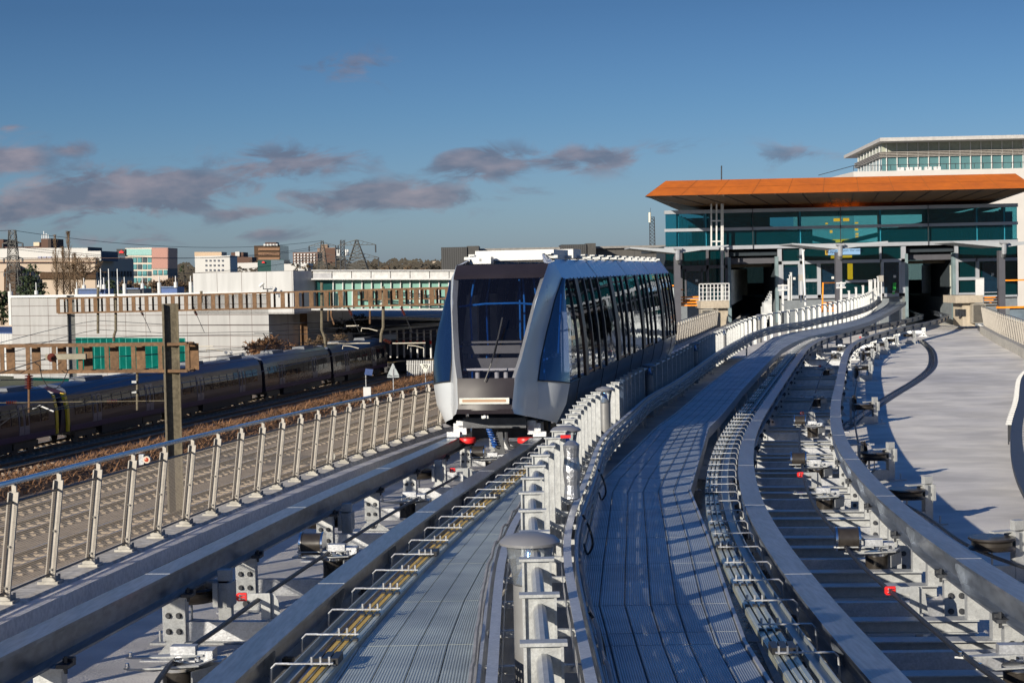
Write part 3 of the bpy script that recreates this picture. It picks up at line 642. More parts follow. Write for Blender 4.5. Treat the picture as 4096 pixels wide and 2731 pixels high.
for i, (x, y) in enumerate(((3456, 1915), (3417, 1685), (3425, 1545), (3452, 1470))):
    c = on(x, y, -.87); lb = f'{nth(i)} thin upright guide wheel from the camera outside the rightmost beam'
    if sw is None: sw = side_wheel(lb); sw.location = c
    else: dup(sw, c, 0, lb)
def guide(lb):
    t = thing('cable_guide', lb, 'cable guide', group='galvanised cable guides with red tips', local=True)
    mb = MB(); mb.prism([(-.12, 0, .62), (.26, 0, .62), (.26, 0, .2), (.12, 0, .2), (.12, 0, .52), (-.12, 0, .52)], (0, .014, 0)); mb.prism([(.2, .06, .2), (.42, .06, .2), (.38, .06, .5), (.32, .06, .60), (.22, .06, .6)], (0, .014, 0)); mb.box((.26, .04, .4), (.014, .1, .4)); mb.box((.26, 0, -.1), (.1, .1, .6)); mb.box((.26, 0, -.38), (.3, .25, .03)); mb.build('bracket', galvL, t)
    mb = MB(); mb.prism([(-.24, -.012, .635), (-.10, -.012, .635), (-.10, -.012, .505), (-.24, -.012, .505), (-.265, -.012, .53), (-.265, -.012, .61)], (0, .04, 0)); k = mb.build('red_tip', redp, t)
    mb = MB()
    for z in (.545, .595): bolt(mb, (-.205, -.012, z), (0, -1, 0), .014); mb.box((-.15, -.014, z), (.06, .006, .014))
    mb.build('bolt', chrome, k); return t
gd = None
for side, lst in (('left', ((961, 2383), (1807, 1878))), ('right', ((3555, 2357), (3198, 1895), (3206, 1651), (3278, 1463), (3440, 1348)))):
    for i, (x, y) in enumerate(lst):
        c = on(x, y, -.28); c.z = zs(c.y, -.63); c.x += .12; lb = f'{nth(i)} cable guide with a red tip from the camera on the {side} track'
        if gd is None: gd = guide(lb); gd.location = c; gd.scale = (.6, .6, .6)
        else: dup(gd, c, .05, lb)
cabm = mat('wire_rope', (.05, .052, .058), .4, .6, .3, 60, .8, 120)
def cable(lb, path, r=.022, n=7):
    mb = MB(); mb.tube(path, r, n); o = mb.build('haul_cable', cabm, None, True); tag(o, lb, 'cable', 'steel haul cables of the guideway'); return o
pl = [on(x, y, -.32) for x, y in ((560, 2860), (680, 2655), (870, 2515), (1065, 2375), (1320, 2205), (1600, 2032), (1830, 1905))]; cable('black haul rope stretched over the rollers of the left track', spline(pl, .5))
pr = [on(x, y, -.3) for x, y in ((4200, 2860), (4000, 2740), (3870, 2640), (3545, 2350), (3410, 2225), (3345, 2130), (3240, 1990), (3205, 1840), (3200, 1720), (3238, 1640), (3290, 1490), (3330, 1430), (3390, 1385), (3480, 1348), (3640, 1305))]; cable('black haul rope stretched over the rollers of the right track', smooth(spline(pr, .5), 4))
pr = [on(x, y, -.5) for x, y in ((4300, 2330), (3900, 2200), (3700, 2060), (3560, 1985), (3475, 1890), (3440, 1800), (3417, 1660), (3425, 1540), (3450, 1455), (3520, 1400))]; cable('haul rope running outside the rightmost beam past the upright guide wheels', smooth(spline(pr, .5), 4))
# conductor rails
ylw = mat('yellow_conductor', (.60, .38, .06), .5, .0, .15, 8); alum = mat('conductor_cover', (.50, .52, .44), .3, .5, .1, 8)
def conductor(lb, path, s, yellow):
    t = thing('conductor_rail', lb, 'conductor rail', path[0])
    for k in range(3):
        p = offs(path, s * (.055 + .06 * k), -.09); mb = MB(); mb.sweep(p, [(-.015, -.03), (.015, -.03), (.015, .03), (-.015, .03)]); mb.build('conductor_bar', (ylw if yellow and k < 2 else alum), t)
        mb = MB(); mb.sweep(offs(path, s * (.076 + .06 * k), -.09), [(-.006, -.02), (.006, -.02), (.006, .025), (-.006, .025)]); mb.build('conductor_edge', alum, t)
    mb = MB(); mb.sweep(offs(path, -s * .06, -.08), [(-.05, -.03), (.05, -.03), (.05, .03), (.04, .03), (.04, -.01), (-.04, -.01), (-.04, .03), (-.05, .03)]); mb.build('channel', mat('channel_steel', (.30, .33, .33), .4, .3, .1, 6), t)
    for i, p in enumerate(resample(path, 1.1)[:90]):
        j = min(range(len(path)), key=lambda k: (path[k] - p).length); tg = tan_at(path, j); r = Vector((tg.y, -tg.x, 0)).normalized() * s; u = Vector((0, 0, 1)); mb = MB()
        q = p + u * -.015; mb.bar(q - r * .11, q + r * .20, .022, .010); mb.tube([q - r * .10, q - r * .19, q - r * .22 - u * .03, q - r * .23 - u * .2], .008, 6)
        for k in range(3): c = q + r * (.055 + .06 * k); mb.cyl(c - u * .01, c + u * .045, .009, 6)
        mb.build('hook_bracket', galv, t)
        if i % 5 == 2 and p.y < 60:
            mb = MB()
            for k in range(3): c = p + r * (.055 + .06 * k) + u * -.06 + tg * .3; mb.box(c, (.05, .22, .09), math.atan2(tg.y, tg.x) - math.pi / 2); mb.cyl(c - tg * .13 - u * .02, c - tg * .10 - u * .02, .026, 10)
            mb.build('joint_clamp', blackp, t)
        elif p.y < 60:
            mb = MB()
            for k in range(3): mb.box(p + r * (.055 + .06 * k) + u * -.08, (.036, .05, .07), math.atan2(tg.y, tg.x) - math.pi / 2)
            mb.build('bar_clip', blackp, t)
    return t
conductor('three yellow and pale conductor bars on hooks left of the left walkway', [p for p in offs(LTR, .435) if p.y < 58], 1, True)
conductor('three pale conductor bars on hooks right of the wide right walkway', [p for p in offs(RTL, -.375) if p.y < 100], -1, False)
# lamp bollards on the post line
clearm = glassmat('clear_lamp_glass', (.93, .95, .96), (.8, .85, .9), .12)
def bollard(lb):
    t = thing('lamp_bollard', lb, 'lamp bollard', group='lamp bollards along the middle guardrail', local=True)
    mb = MB(); mb.lathe([(.10, -.2), (.10, .84)], (0, 0, 0), 24); mb.build('body', mat('bollard_grey', (.20, .20, .20), .45, .3, .08, 4), t, True)
    mb = MB(); mb.lathe([(.098, .845), (.135, 1.06)], (0, 0, 0), 24); mb.build('lamp_glass', clearm, t, True)
    mb = MB(); mb.lathe([(.09, .85), (.05, .93), (.03, 1.04)], (0, 0, 0), 20); mb.build('reflector', mat('lamp_blue', (.05, .22, .5), .15, .9), t, True)
    mb = MB(); mb.lathe([(.13, 1.06), (.172, 1.07), (.175, 1.085), (.15, 1.11), (.08, 1.13), (.01, 1.135)], (0, 0, 0), 28); mb.build('lamp_cap', mat('bollard_cap', (.26, .26, .27), .4, .4, .08, 4), t, True); return t
bo = None
for i, Y in enumerate((9.75, 20, 31.7, 43.5, 56, 69, 82)):
    c, h = at_dist(PC, Y); c.x -= .03 if i == 0 else -.08; lb = f'{nth(i)} grey lamp bollard from the camera in the line of the middle guardrail'
    c.y += .12
    if bo is None: bo = bollard(lb); bo.location = c
    else: dup(bo, c, 0, lb)

# wet dark concrete beside the curved beam
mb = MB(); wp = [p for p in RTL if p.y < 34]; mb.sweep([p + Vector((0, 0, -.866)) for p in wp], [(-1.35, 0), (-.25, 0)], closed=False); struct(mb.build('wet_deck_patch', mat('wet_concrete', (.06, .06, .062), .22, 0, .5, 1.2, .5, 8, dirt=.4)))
mb = MB(); mb.sweep([p + Vector((0, 0, -.862)) for p in FLx if 9 < p.y < 60], [(.75, 0), (1.05, 0)], closed=False); struct(mb.build('dark_deck_strip', mat('dark_deck_strip', (.05, .05, .04), .6, 0, .4, 2, .4, 10)))  # dark strip along the deck beside the left duct
foil = mat('foil_wrap', (.40, .41, .44), .35, .8, .2, 6, 1.0, 14)
c = at(2287, 1880, 17.6); t = thing('wrapped_unit', 'crumpled foil wrapped cylinder strapped beside the middle guardrail', 'wrapped unit', c); mb = MB()
mb.lathe([(.05, -.30), (.085, -.28), (.075, -.15), (.09, 0), (.075, .14), (.085, .26), (.04, .30)], c, 14); mb.build('wrap', foil, t)
c = at(2262, 1745, 17.2); mb = MB(); mb.box(c, (.10, .05, .03)); tag(mb.build('reflector', redp), 'small red reflector clipped to the middle guardrail', 'reflector')
c = at(590, 1836, 21.5); t = thing('rail_beacon', 'small round beacon clamped to the handrail of the left mesh fence', 'beacon', c); mb = MB(); mb.lathe([(.03, -.06), (.045, -.06), (.045, .02), (.03, .02)], c, 16, 'Y'); mb.build('housing', mat('beacon_cream', (.5, .42, .33), .5), t)
mb = MB(); mb.lathe([(.005, -.065), (.028, -.06), (.028, -.04)], c, 14, 'Y'); mb.build('lens', mat('beacon_lens', (.35, .05, .02), .2), t); mb = MB(); mb.box(c + Vector((-.07, 0, 0)), (.06, .08, .13)); mb.build('clamp', galv, t)
c = at(1323, 1825, 38); t = thing('round_sign', 'pale round signal disc behind the left mesh fence', 'sign', c); mb = MB(); mb.lathe([(.01, 0), (.10, 0), (.10, .02)], c, 24, 'Y'); mb.build('disc', mat('disc_grey', (.42, .42, .38), .5), t); mb = MB(); mb.bar(c + Vector((.02, -.02, .1)), c + Vector((.02, -.02, -1.4)), .03); mb.build('post', galv, t)
for i, (x, y, Y) in enumerate(((2790, 2300, 16), (2840, 2480, 13.5))):
    pass
# loose cable loops hanging from the right cable tray
for i, Yq in enumerate((17.2, 22.5, 11.4)):
    c, h = at_dist(offs(PC, .36), Yq); mb = MB(); mb.tube(spline([c + Vector((0, 0, .42)), c + Vector((.06, .02, .3)), c + Vector((.10, .05, .12)), c + Vector((.05, .15, .0)), c + Vector((.02, .3, .08))], .05), .012, 6)
    o = mb.build('loose_cable', blackp, None, True); tag(o, f'{nth(i)} loose black cable loop hanging from the right cable tray', 'cable', 'loose cable loops on the tray')
# ------------------------------------------------------------------ the airport train
HD = math.atan(.183)
tr_ = thing('shuttle_train', 'silver driverless shuttle train with a raked black windscreen on the left track', 'train', (-.54, 32.9, zs(33.5)), -HD, local=True)
silver = mat('silver_paint', (.56, .585, .61), .3, .15, .04, 2, 0, coat=.5); blk = mat('gloss_black_panel', (.022, .018, .022), .38, 0, .15, 2, spec=.25)
roofm = mat('roof_panel_silver', (.34, .41, .52), .28, .85, .05, 2); seatm = mat('seat_grey', (.10, .10, .11), .5); bluem = mat('blue_pole', (.01, .12, .45), .3)
wsg = glassmat('windscreen_glass', (.72, .72, .75), (.02, .02, .03), .12, .01, 1.45); sdg = glassmat('side_glass', (.26, .20, .15), (.03, .022, .016), .55, .015, 1.75, .12)
tgl = glassmat('corner_glass', (.30, .40, .60), (.01, .02, .045), .35, .01, 3.3, .1)
IW = [(.55, .56, 0), (.66, .52, .0), (1.2, .56, .15), (1.55, .65, .38), (2.05, .74, .70), (2.65, .84, 1.12), (3.15, .92, 1.7), (3.38, .94, 2.1)]
OW = [(.38, .84, .95), (.66, .87, .95), (1.12, .87, .98), (1.55, .89, 1.28), (2.05, .95, 1.68), (2.65, 1.05, 2.1), (3.08, 1.145, 2.52), (3.42, .95, 2.7)]
SW = [(.22, 1.12), (.60, 1.31), (1.02, 1.385), (1.55, 1.37), (2.05, 1.33), (2.65, 1.245), (3.06, 1.165), (3.42, .93)]
SV = [1.6, 1.65, 1.72, 1.75, 1.95, 2.3, 2.7, 2.9]
VS = 3.0
def P(u, v, w): return Vector((u, v, w))
for s in (-1, 1):
    side = 'right' if s > 0 else 'left'
    I = [P(u * s, v, w) for w, u, v in IW]; O = [P(u * s, v, w) for w, u, v in OW]; S = [P(u * s, v, w) for (w, u), v in zip(SW, SV)]
    mb = MB()                                              # raked pillar: the broad facet between windscreen and corner window
    n = len(I); vs = []
    for a, b in zip(I, O):
        vs += [a, a.lerp(b, .12) + P(.012 * s, -.02, 0), a.lerp(b, .5) + P(.02 * s, -.03, 0), b]
    mb.add(vs, [(i * 4 + k, i * 4 + k + 1, (i + 1) * 4 + k + 1, (i + 1) * 4 + k) for i in range(n - 1) for k in range(3)])
    back = P(-.08 * s, .12, 0); mb.add([p for p in I] + [p + back for p in I], [(i, i + 1, n + i + 1, n + i) for i in range(n - 1)])
    mb.build('pillar', silver, tr_, True)
    mb = MB(); m_ = 6; vs = []                              # bulged lower flank of the nose
    for j in range(3):
        for k in range(m_ + 1):
            t = k / m_; q = O[j].lerp(S[j], t); bul = math.sin(math.pi * t) * .05; q += P(s * bul, -bul * .6, 0); vs.append(q)
    mb.add(vs, [(j * (m_ + 1) + k, j * (m_ + 1) + k + 1, (j + 1) * (m_ + 1) + k + 1, (j + 1) * (m_ + 1) + k) for j in range(2) for k in range(m_)])
    mb.build('nose_flank', silver, tr_, True)
    mb = MB(); vs = []
    for j in range(2, 7):
        for k in range(m_ + 1):
            t = k / m_; q = O[j].lerp(S[j], t); bul = math.sin(math.pi * t) * .045; vs.append(q + P(s * bul, -bul * .6, 0))
    mb.add(vs, [(j * (m_ + 1) + k, j * (m_ + 1) + k + 1, (j + 1) * (m_ + 1) + k + 1, (j + 1) * (m_ + 1) + k) for j in range(4) for k in range(m_)])
    mb.build('corner_window', tgl, tr_, True)
    mb = MB(); mb.add([O[6], S[6], S[7], O[7], P(SW[6][1] * s, VS, SW[6][0]), P(SW[7][1] * s, VS, SW[7][0])], [(0, 1, 2, 3), (1, 4, 5, 2)]); mb.build('roof_corner', roofm, tr_)
    # flank, skirt and window band
    L_ = 26.0; vs = []
    mb = MB(); sk = [P(s * .98, 0, .16)] + [P(s * u, 0, w) for w, u in SW[:3]]
    for v in (VS, L_): vs += [p + P(0, v, 0) for p in sk]
    fr = [P(s * .98, 1.6, .16)] + S[:3]; vs += fr
    mb.add(vs, [(k, k + 1, 5 + k, 4 + k) for k in range(3)] + [(8 + k, 9 + k, k + 1, k) for k in range(3)]); mb.build('skirt', mat('skirt_grey', (.075, .09, .115), .3, .3, .06, 3, coat=.4), tr_, True)
    band = [P(s * u, 0, w) for w, u in SW[2:7]]
    def pane(v0, v1, m, name, ins=0.0, w0=None):
        mb = MB(); vs = []
        for v in (v0, v1): vs += [p + P(-ins * s, v, 0) for p in band]
        mb.add(vs, [(k, k + 1, 6 + k, 5 + k) for k in range(4)]); return mb.build(name, m, tr_, True)
    mb = MB(); b0 = S[2:7]; mb.add(b0 + [p + P(0, 3.04, 0) for p in band], [(k, k + 1, 6 + k, 5 + k) for k in range(4)]); mb.build('corner_window', tgl, tr_, True)
    mb = MB(); mb.tube([q_ + P(.004 * s, -.012, 0) for q_ in O[2:7]], .016, 6); mb.tube([O[2].lerp(S[2], t_ / 6) + P(s * math.sin(math.pi * t_ / 6) * .07, -.03, -.005) for t_ in range(7)] + [P(s * 1.385, 3.9, 1.015)], .014, 6); mb.build('window_gasket', blackp, tr_, True)
    pn = [(3.04, 3.9, 0)]
    for b in (4.0, 9.85, 15.7, 21.55): pn += [(b + .32, b + 1.22, 1), (b + 1.34, b + 2.22, 1), (b + 2.44, b + 3.44, 0), (b + 3.58, min(b + 5.62, L_ - .1), 0)]
    for v0, v1, dr_ in pn:
        if v0 > L_ - .3: continue
        v1 = min(v1, L_ - .06); pane(v0, v1, sdg, 'door_leaf' if dr_ else 'side_window', 0.0)
    e0 = [3.0] + [v1 for _, v1, _ in pn if v1 < L_]; e1 = [v0 for v0, _, _ in pn if v0 < L_ - .3] + [L_]
    for a, b in zip(e0, e1):
        if b - a > .02:
            mb = MB(); vs = []
            for v in (a, b): vs += [p + P(.03 * s, v, 0) for p in band] + [p + P(-.05 * s, v, 0) for p in band[::-1]]
            mb.add(vs, [(k, (k + 1) % 10, 10 + (k + 1) % 10, 10 + k) for k in range(10)] + [tuple(range(10)), tuple(range(10, 20))[::-1]]); mb.build('window_post', blk, tr_)
    for b in (4.0, 9.85, 15.7, 21.55):
        mb = MB(); mb.box((s * 1.36, b + 1.28, 1.07), (.06, 2.0, .05)); mb.build('door_sill', mat('orange_sill', (.45, .17, .06), .5), tr_)
    # roof cant panels with pale joints
    js = [3.0, 7.7, 13.7, 19.8, 26.0]
    for a, b in zip(js, js[1:]):
        mb = MB(); mb.add([P(s * 1.172, a + .35 if a > 3.1 else a, 3.03), P(s * 1.172, b + .27, 3.03), P(s * .90, b - .10, 3.46), P(s * .90, a if a > 3.1 else a, 3.46)], [(0, 1, 2, 3)])
        mb.add([P(s * 1.172, a, 3.03), P(s * 1.172, b, 3.03), P(s * 1.10, b, 3.02), P(s * 1.10, a, 3.02)], [(0, 1, 2, 3)]); mb.build('roof_panel', roofm, tr_)
        mb = MB()
        for k in range(9): v = a + (b - a) * (k + .5) / 9 + .2; mb.cyl((s * 1.16, v, 3.07), (s * 1.175, v, 3.075), .014, 6)
        mb.build('roof_rivet', darkst, tr_)
        mb = MB(); mb.add([P(s * 1.172, b + .26, 3.035), P(s * 1.172, b + .37, 3.035), P(s * .90, b + .0, 3.47), P(s * .90, b - .11, 3.47)], [(0, 1, 2, 3)]); mb.build('roof_joint', whitep, tr_)
    mb = MB()
    for k in range(14): v = 3.2 + k * 1.68; mb.box((s * .88, v, 3.52), (.2, .32, .06)); mb.box((s * .80, v, 3.58), (.12, .5, .03))
    mb.build('roof_bracket', galvL, tr_)
    mb = MB(); mb.prism([P(s * .94, 2.1, 3.38), P(s * .94, 2.75, 3.42), P(s * .70, 2.9, 3.58), P(s * .86, 2.2, 3.40)], (-.03 * s, 0, 0)); mb.build('roof_fin', silver, tr_)
def front(w0, w1, m, name, ins=0, n=7, sub=6, wid=1.0, out=0.0):
    def iu(w):
        for a, b in zip(IW, IW[1:]):
            if a[0] <= w <= b[0]: t = (w - a[0]) / (b[0] - a[0]); return a[1] + (b[1] - a[1]) * t, a[2] + (b[2] - a[2]) * t
    vs = []
    for j in range(sub + 1):
        w = w0 + (w1 - w0) * j / sub; u, v = iu(w)
        for k in range(n + 1): x = (-1 + 2 * k / n) * wid; vs.append(P(u * x, v - .06 * (1 - x * x) + ins - out, w))
    mb = MB(); mb.add(vs, [(j * (n + 1) + k, j * (n + 1) + k + 1, (j + 1) * (n + 1) + k + 1, (j + 1) * (n + 1) + k) for j in range(sub) for k in range(n)]); return mb
front(1.22, 3.10, wsg, 'windscreen').build('windscreen', wsg, tr_, True)
front(.62, 1.22, blk, 'nose_panel').build('nose_panel', blk, tr_, True)
front(3.10, 3.38, blk, 'header').build('header_panel', blk, tr_, True)
mb = MB(); mb.prism([P(-.56, -.02, .55), P(.56, -.02, .55), P(.53, -.05, .64), P(-.53, -.05, .64)], (0, .3, 0)); mb.build('bumper', blk, tr_)
lamp = emis('lit_lamp', (1, .62, .38), .55); bx = MB(); bx.box((0, -.035, .80), (.96, .05, .115)); k = bx.build('lamp_housing', mat('lamp_frame', (.55, .55, .5), .3), tr_)
mb = MB(); mb.box((0, -.064, .805), (.84, .012, .05)); mb.build('lamp_strip', lamp, k)
mb = MB(); mb.lathe([(.005, -.05), (.03, -.045), (.03, 0)], (0, -.02, .50), 12, 'Y'); mb.box((0, 0, .49), (.13, .05, .05)); mb.build('camera', whitep, tr_)
# roof deck and equipment, rear end
mb = MB(); vs = [P(-.94, 2.1, 3.38), P(.94, 2.1, 3.38), P(.92, 26, 3.44), P(-.92, 26, 3.44)]; mb.add(vs, [(0, 1, 2, 3)]); mb.build('roof', blk, tr_)
mb = MB(); mb.box((.05, 4.2, 3.56), (1.65, 2.0, .22)); mb.box((-.1, 3.1, 3.53), (1.55, .2, .14)); mb.box((.1, 6.4, 3.6), (1.6, 1.2, .2)); mb.build('roof_unit', whitep, tr_)
mb = MB(); mb.box((-.55, 2.75, 3.47), (.44, .3, .14)); k = mb.build('roof_box', whitep, tr_); mb = MB(); mb.box((-.55, 2.595, 3.48), (.04, .01, .05)); mb.build('latch', chrome, k)
mb = MB(); mb.add([P(u, 26, w) for u, w in ((-1.13, .22), (1.13, .22), (1.35, 1.02), (1.3, 2.05), (1.14, 3.06), (.92, 3.42), (-.92, 3.42), (-1.14, 3.06), (-1.3, 2.05), (-1.35, 1.02))], [tuple(range(10))]); mb.build('rear_wall', silver, tr_)
mb = MB(); mb.prism([P(1.13, 25.4, .22), P(1.3, 25.4, .7), P(1.37, 25.4, 1.05), P(1.34, 26.3, 1.15), P(1.3, 26.2, .6)], (-.2, 0, 0)); mb.build('rear_skirt', silver, tr_)
# inside: floor, partition, seats, blue poles
inn = mat('interior_grey', (.55, .55, .58), .6); mb = MB(); mb.box((0, 14, .92), (2.3, 23, .06)); mb.build('floor', seatm, tr_)
mb = MB(); mb.box((0, 14.5, 3.2), (1.9, 22, .05)); mb.build('ceiling', mat('ceiling_grey', (.22, .22, .24), .6), tr_)
mb = MB(); mb.box((0, 1.15, 1.42), (1.2, .05, .26)); mb.box((0, 1.12, 1.72), (1.3, .05, .16)); mb.box((0, 1.3, 1.86), (1.35, .3, .04)); mb.build('console_panel', seatm, tr_)
mb = MB(); mb.box((0, .7, 1.36), (1.05, .26, .035)); 
for x in (-.28, .28, .1): mb.cyl((x, .75, 1.0), (x, .75, 1.36), .045, 10)
mb.build('ledge', inn, tr_)
mb = MB()
for b in (3.9, 9.75, 15.6, 21.4):
    for s in (-1, 1): mb.box((s * 1.0, b, 1.85), (.22, .16, 1.8)); mb.box((s * 1.02, b + 2.5, 1.85), (.16, .16, 1.8))
mb.build('door_pillar', inn, tr_)
mb = MB(); mb.box((-.15, 9.6, 1.95), (1.0, .06, 1.9)); mb.build('partition', inn, tr_)
for x, y in ((.2, 3.6), (-.5, 5.8), (.62, 5.6), (.3, 9.0)):
    mb = MB(); mb.box((x, y, 1.38), (.44, .42, .08)); mb.box((x, y + .2, 1.68), (.44, .08, .55)); mb.build('seat', seatm, tr_)
for x, y in ((-.62, 1.9), (-.55, 3.2), (.18, 3.0), (.34, 2.6), (.66, 2.2), (-.3, 5.5), (.5, 6.5), (.78, 2.3)):
    mb = MB(); mb.tube([(x, y, .95), (x, y, 1.9), (x * 1.02, y, 2.6), (x * .9, y + .1, 3.1)], .022, 8); mb.build('grab_pole', bluem, tr_, True)
mb = MB(); mb.tube([(-.85, 1.8, 2.55), (-.3, 1.8, 2.6), (.3, 2.0, 2.6), (.85, 2.0, 2.55)], .022, 8); mb.tube([(-.8, 1.3, 1.78), (-.2, 1.3, 1.78), (-.2, 1.3, 1.2)], .02, 8); mb.tube([(.95, 1.6, 1.5), (1.05, 2.4, 1.5), (1.1, 2.7, 2.9)], .022, 8); mb.build('grab_rail', bluem, tr_, True)
# running gear
mb = MB(); mb.box((0, 1.6, .30), (1.25, 1.4, .20)); mb.box((0, 2.2, .05), (1.3, .7, .28)); mb.box((0, 14, .3), (1.9, 22.5, .25)); mb.build('underframe', darkst, tr_)
for s in (-1, 1):
    mb = MB(); mb.box((s * .74, 1.35, .16), (.26, .4, .22)); mb.box((s * .62, 1.2, .28), (.34, .3, .1)); mb.box((s * .86, 1.1, .06), (.26, .06, .10)); k = mb.build('axle_box', galv, tr_)
    mb = MB(); mb.lathe([(.05, -.1), (.05, .12)], (s * .58, 1.15, .35), 12); mb.build('damper', chrome, k, True)
    mb = MB(); mb.lathe([(.04, -.05), (.155, -.05), (.165, -.03), (.165, .03), (.155, .05), (.04, .05)], (s * .58, 1.1, -.06), 24); mb.build('guide_wheel', redp, tr_, True)
    mb = MB(); mb.lathe([(.06, -.07), (.22, -.07), (.24, 0), (.22, .07), (.06, .07)], (s * .84, 2.0, .24), 24, 'X'); mb.build('wheel', blackp, tr_, True)
mb = MB(); cpts = [(-.14 + .055 * math.cos(a * .8) + a * .0022, 1.02 + .055 * math.sin(a * .8), .2 - a * .0062) for a in range(0, 62)]; mb.tube(cpts, .014, 6); mb.build('spring', mat('blue_spring', (.02, .10, .38), .3), tr_, True)
mb = MB(); mb.tube([(.2, 1.1, .1), (.2, 1.1, -.1), (.26, 1.05, -.2), (.42, 1.0, -.22)], .04, 8); mb.prism([P(.0, 1.1, .1), P(.12, 1.1, .1), P(.16, 1.1, -.32), (.0, 1.1, -.36), (-.06, 1.1, -.2)], (0, .03, 0)); mb.build('cable_grip', darkst, tr_, True)

for s in (-1, 1):
    for v in (3.0, 6.9, 9.7, 12.8, 15.6, 18.7, 21.5, 24.4):
        mb = MB(); mb.tube([P(s * 1.125, v, .24), P(s * 1.312, v, .60), P(s * 1.386, v, 1.0)], .008, 4); mb.build('skirt_seam', blackp, tr_)
mb = MB(); mb.tube([P(.0, .02, 1.16), P(.12, .10, 1.5), P(.2, .36, 1.95)], .012, 5); mb.bar(P(.16, .22, 1.65), P(.26, .62, 2.35), .03, .02); mb.build('wiper', blackp, tr_)
# ------------------------------------------------------------------ lie of the land and the railway
def T(X, Y):
    r = math.hypot(X, Y); s = lambda a, b: (lambda t: t * t * (3 - 2 * t))(min(1, max(0, (r - a) / (b - a))))
    if Y < -120:                                           # wooded ridge behind the camera
        return -10.4 + 60 * s(150, 750) + noise.noise(Vector((X / 90, Y / 90, 0))) * 6 * s(150, 500)
    return -10.4 + 5 * s(230, 700) + 6 * s(700, 1500) + 9 * s(1500, 3500) + (noise.noise(Vector((X / 300, Y / 300, 0))) * 2.5 * s(500, 1500))
mb = MB(); rs = [0, 20, 40, 60, 80, 100, 125, 150, 180, 210, 250, 300, 360, 430, 520, 640, 800, 1000, 1250, 1550, 1900, 2400, 3000, 3800, 5000, 7000, 10000]; na = 96; vs = []
for r in rs:
    for k in range(na): a = 2 * math.pi * k / na; x, y = r * math.sin(a), r * math.cos(a); vs.append((x, y, T(x, y)))
mb.add(vs, [(i * na + k, i * na + (k + 1) % na, (i + 1) * na + (k + 1) % na, (i + 1) * na + k) for i in range(len(rs) - 1) for k in range(na)])
struct(mb.build('ground', mat('ground_earth', (.085, .075, .05), 1, 0, .3, .05, .2, 1, col2=(.07, .085, .035)), None, True))
RT = Vector((.215, .977, 0)).normalized(); RN = Vector((RT.y, -RT.x, 0))
def rw(o, t, z=0): return RN * o + RT * t + Vector((0, 0, -10.3 + z))   # railway frame: offset to the right, distance along
ball = mat('ballast', (.27, .205, .15), 1, 0, .35, 1.2, .8, 22, dirt=.3)
mb = MB(); mb.add([rw(-62, -40, .02), rw(-24, -40, .02), rw(-24, 420, .02), rw(-62, 420, .02)], [(0, 1, 2, 3)]); struct(mb.build('ballast_bed', ball))
rustm = mat('rusty_rail_side', (.14, .075, .04), .7, .2); shiny = mat('rail_head', (.55, .56, .58), .2, 1)
sleep = mat('concrete_sleeper', (.30, .24, .18), .9)
for i, o_ in enumerate((-57.5, -51.4, -47.6, -38.8, -35.3, -31.2, -27.8)):
    t = thing('railway_track', ['rails farthest to the left beyond the dark train', 'rails under the dark commuter train', 'empty rails between the dark train and the brown bracken', 'rails just right of the bracken strip, seen through the mesh', 'second pair of rails right of the bracken, seen through the mesh', 'third pair of rails right of the bracken, close under the viaduct', 'pair of rails nearest the viaduct seen through the mesh'][i], 'railway track', rw(o_, 40), group='railway tracks below the viaduct')
    for s in (-1, 1):
        mb = MB(); a, b = rw(o_ + s * .72, -20, .16), rw(o_ + s * .72, 400, .16); mb.bar(a, b, .07, .14); mb.build('rail_web', rustm, t)
        mb = MB(); mb.bar(a + Vector((0, 0, .085)), b + Vector((0, 0, .085)), .075, .03); mb.build('rail_head', shiny, t)
    mb = MB(); rz = math.atan2(RT.x, RT.y)
    for k in range(330): mb.box(rw(o_, 30 + k * .8, .04), (2.5, .25, .1), -rz)
    q = mb.build('sleepers', sleep, t); q['kind'] = 'stuff'
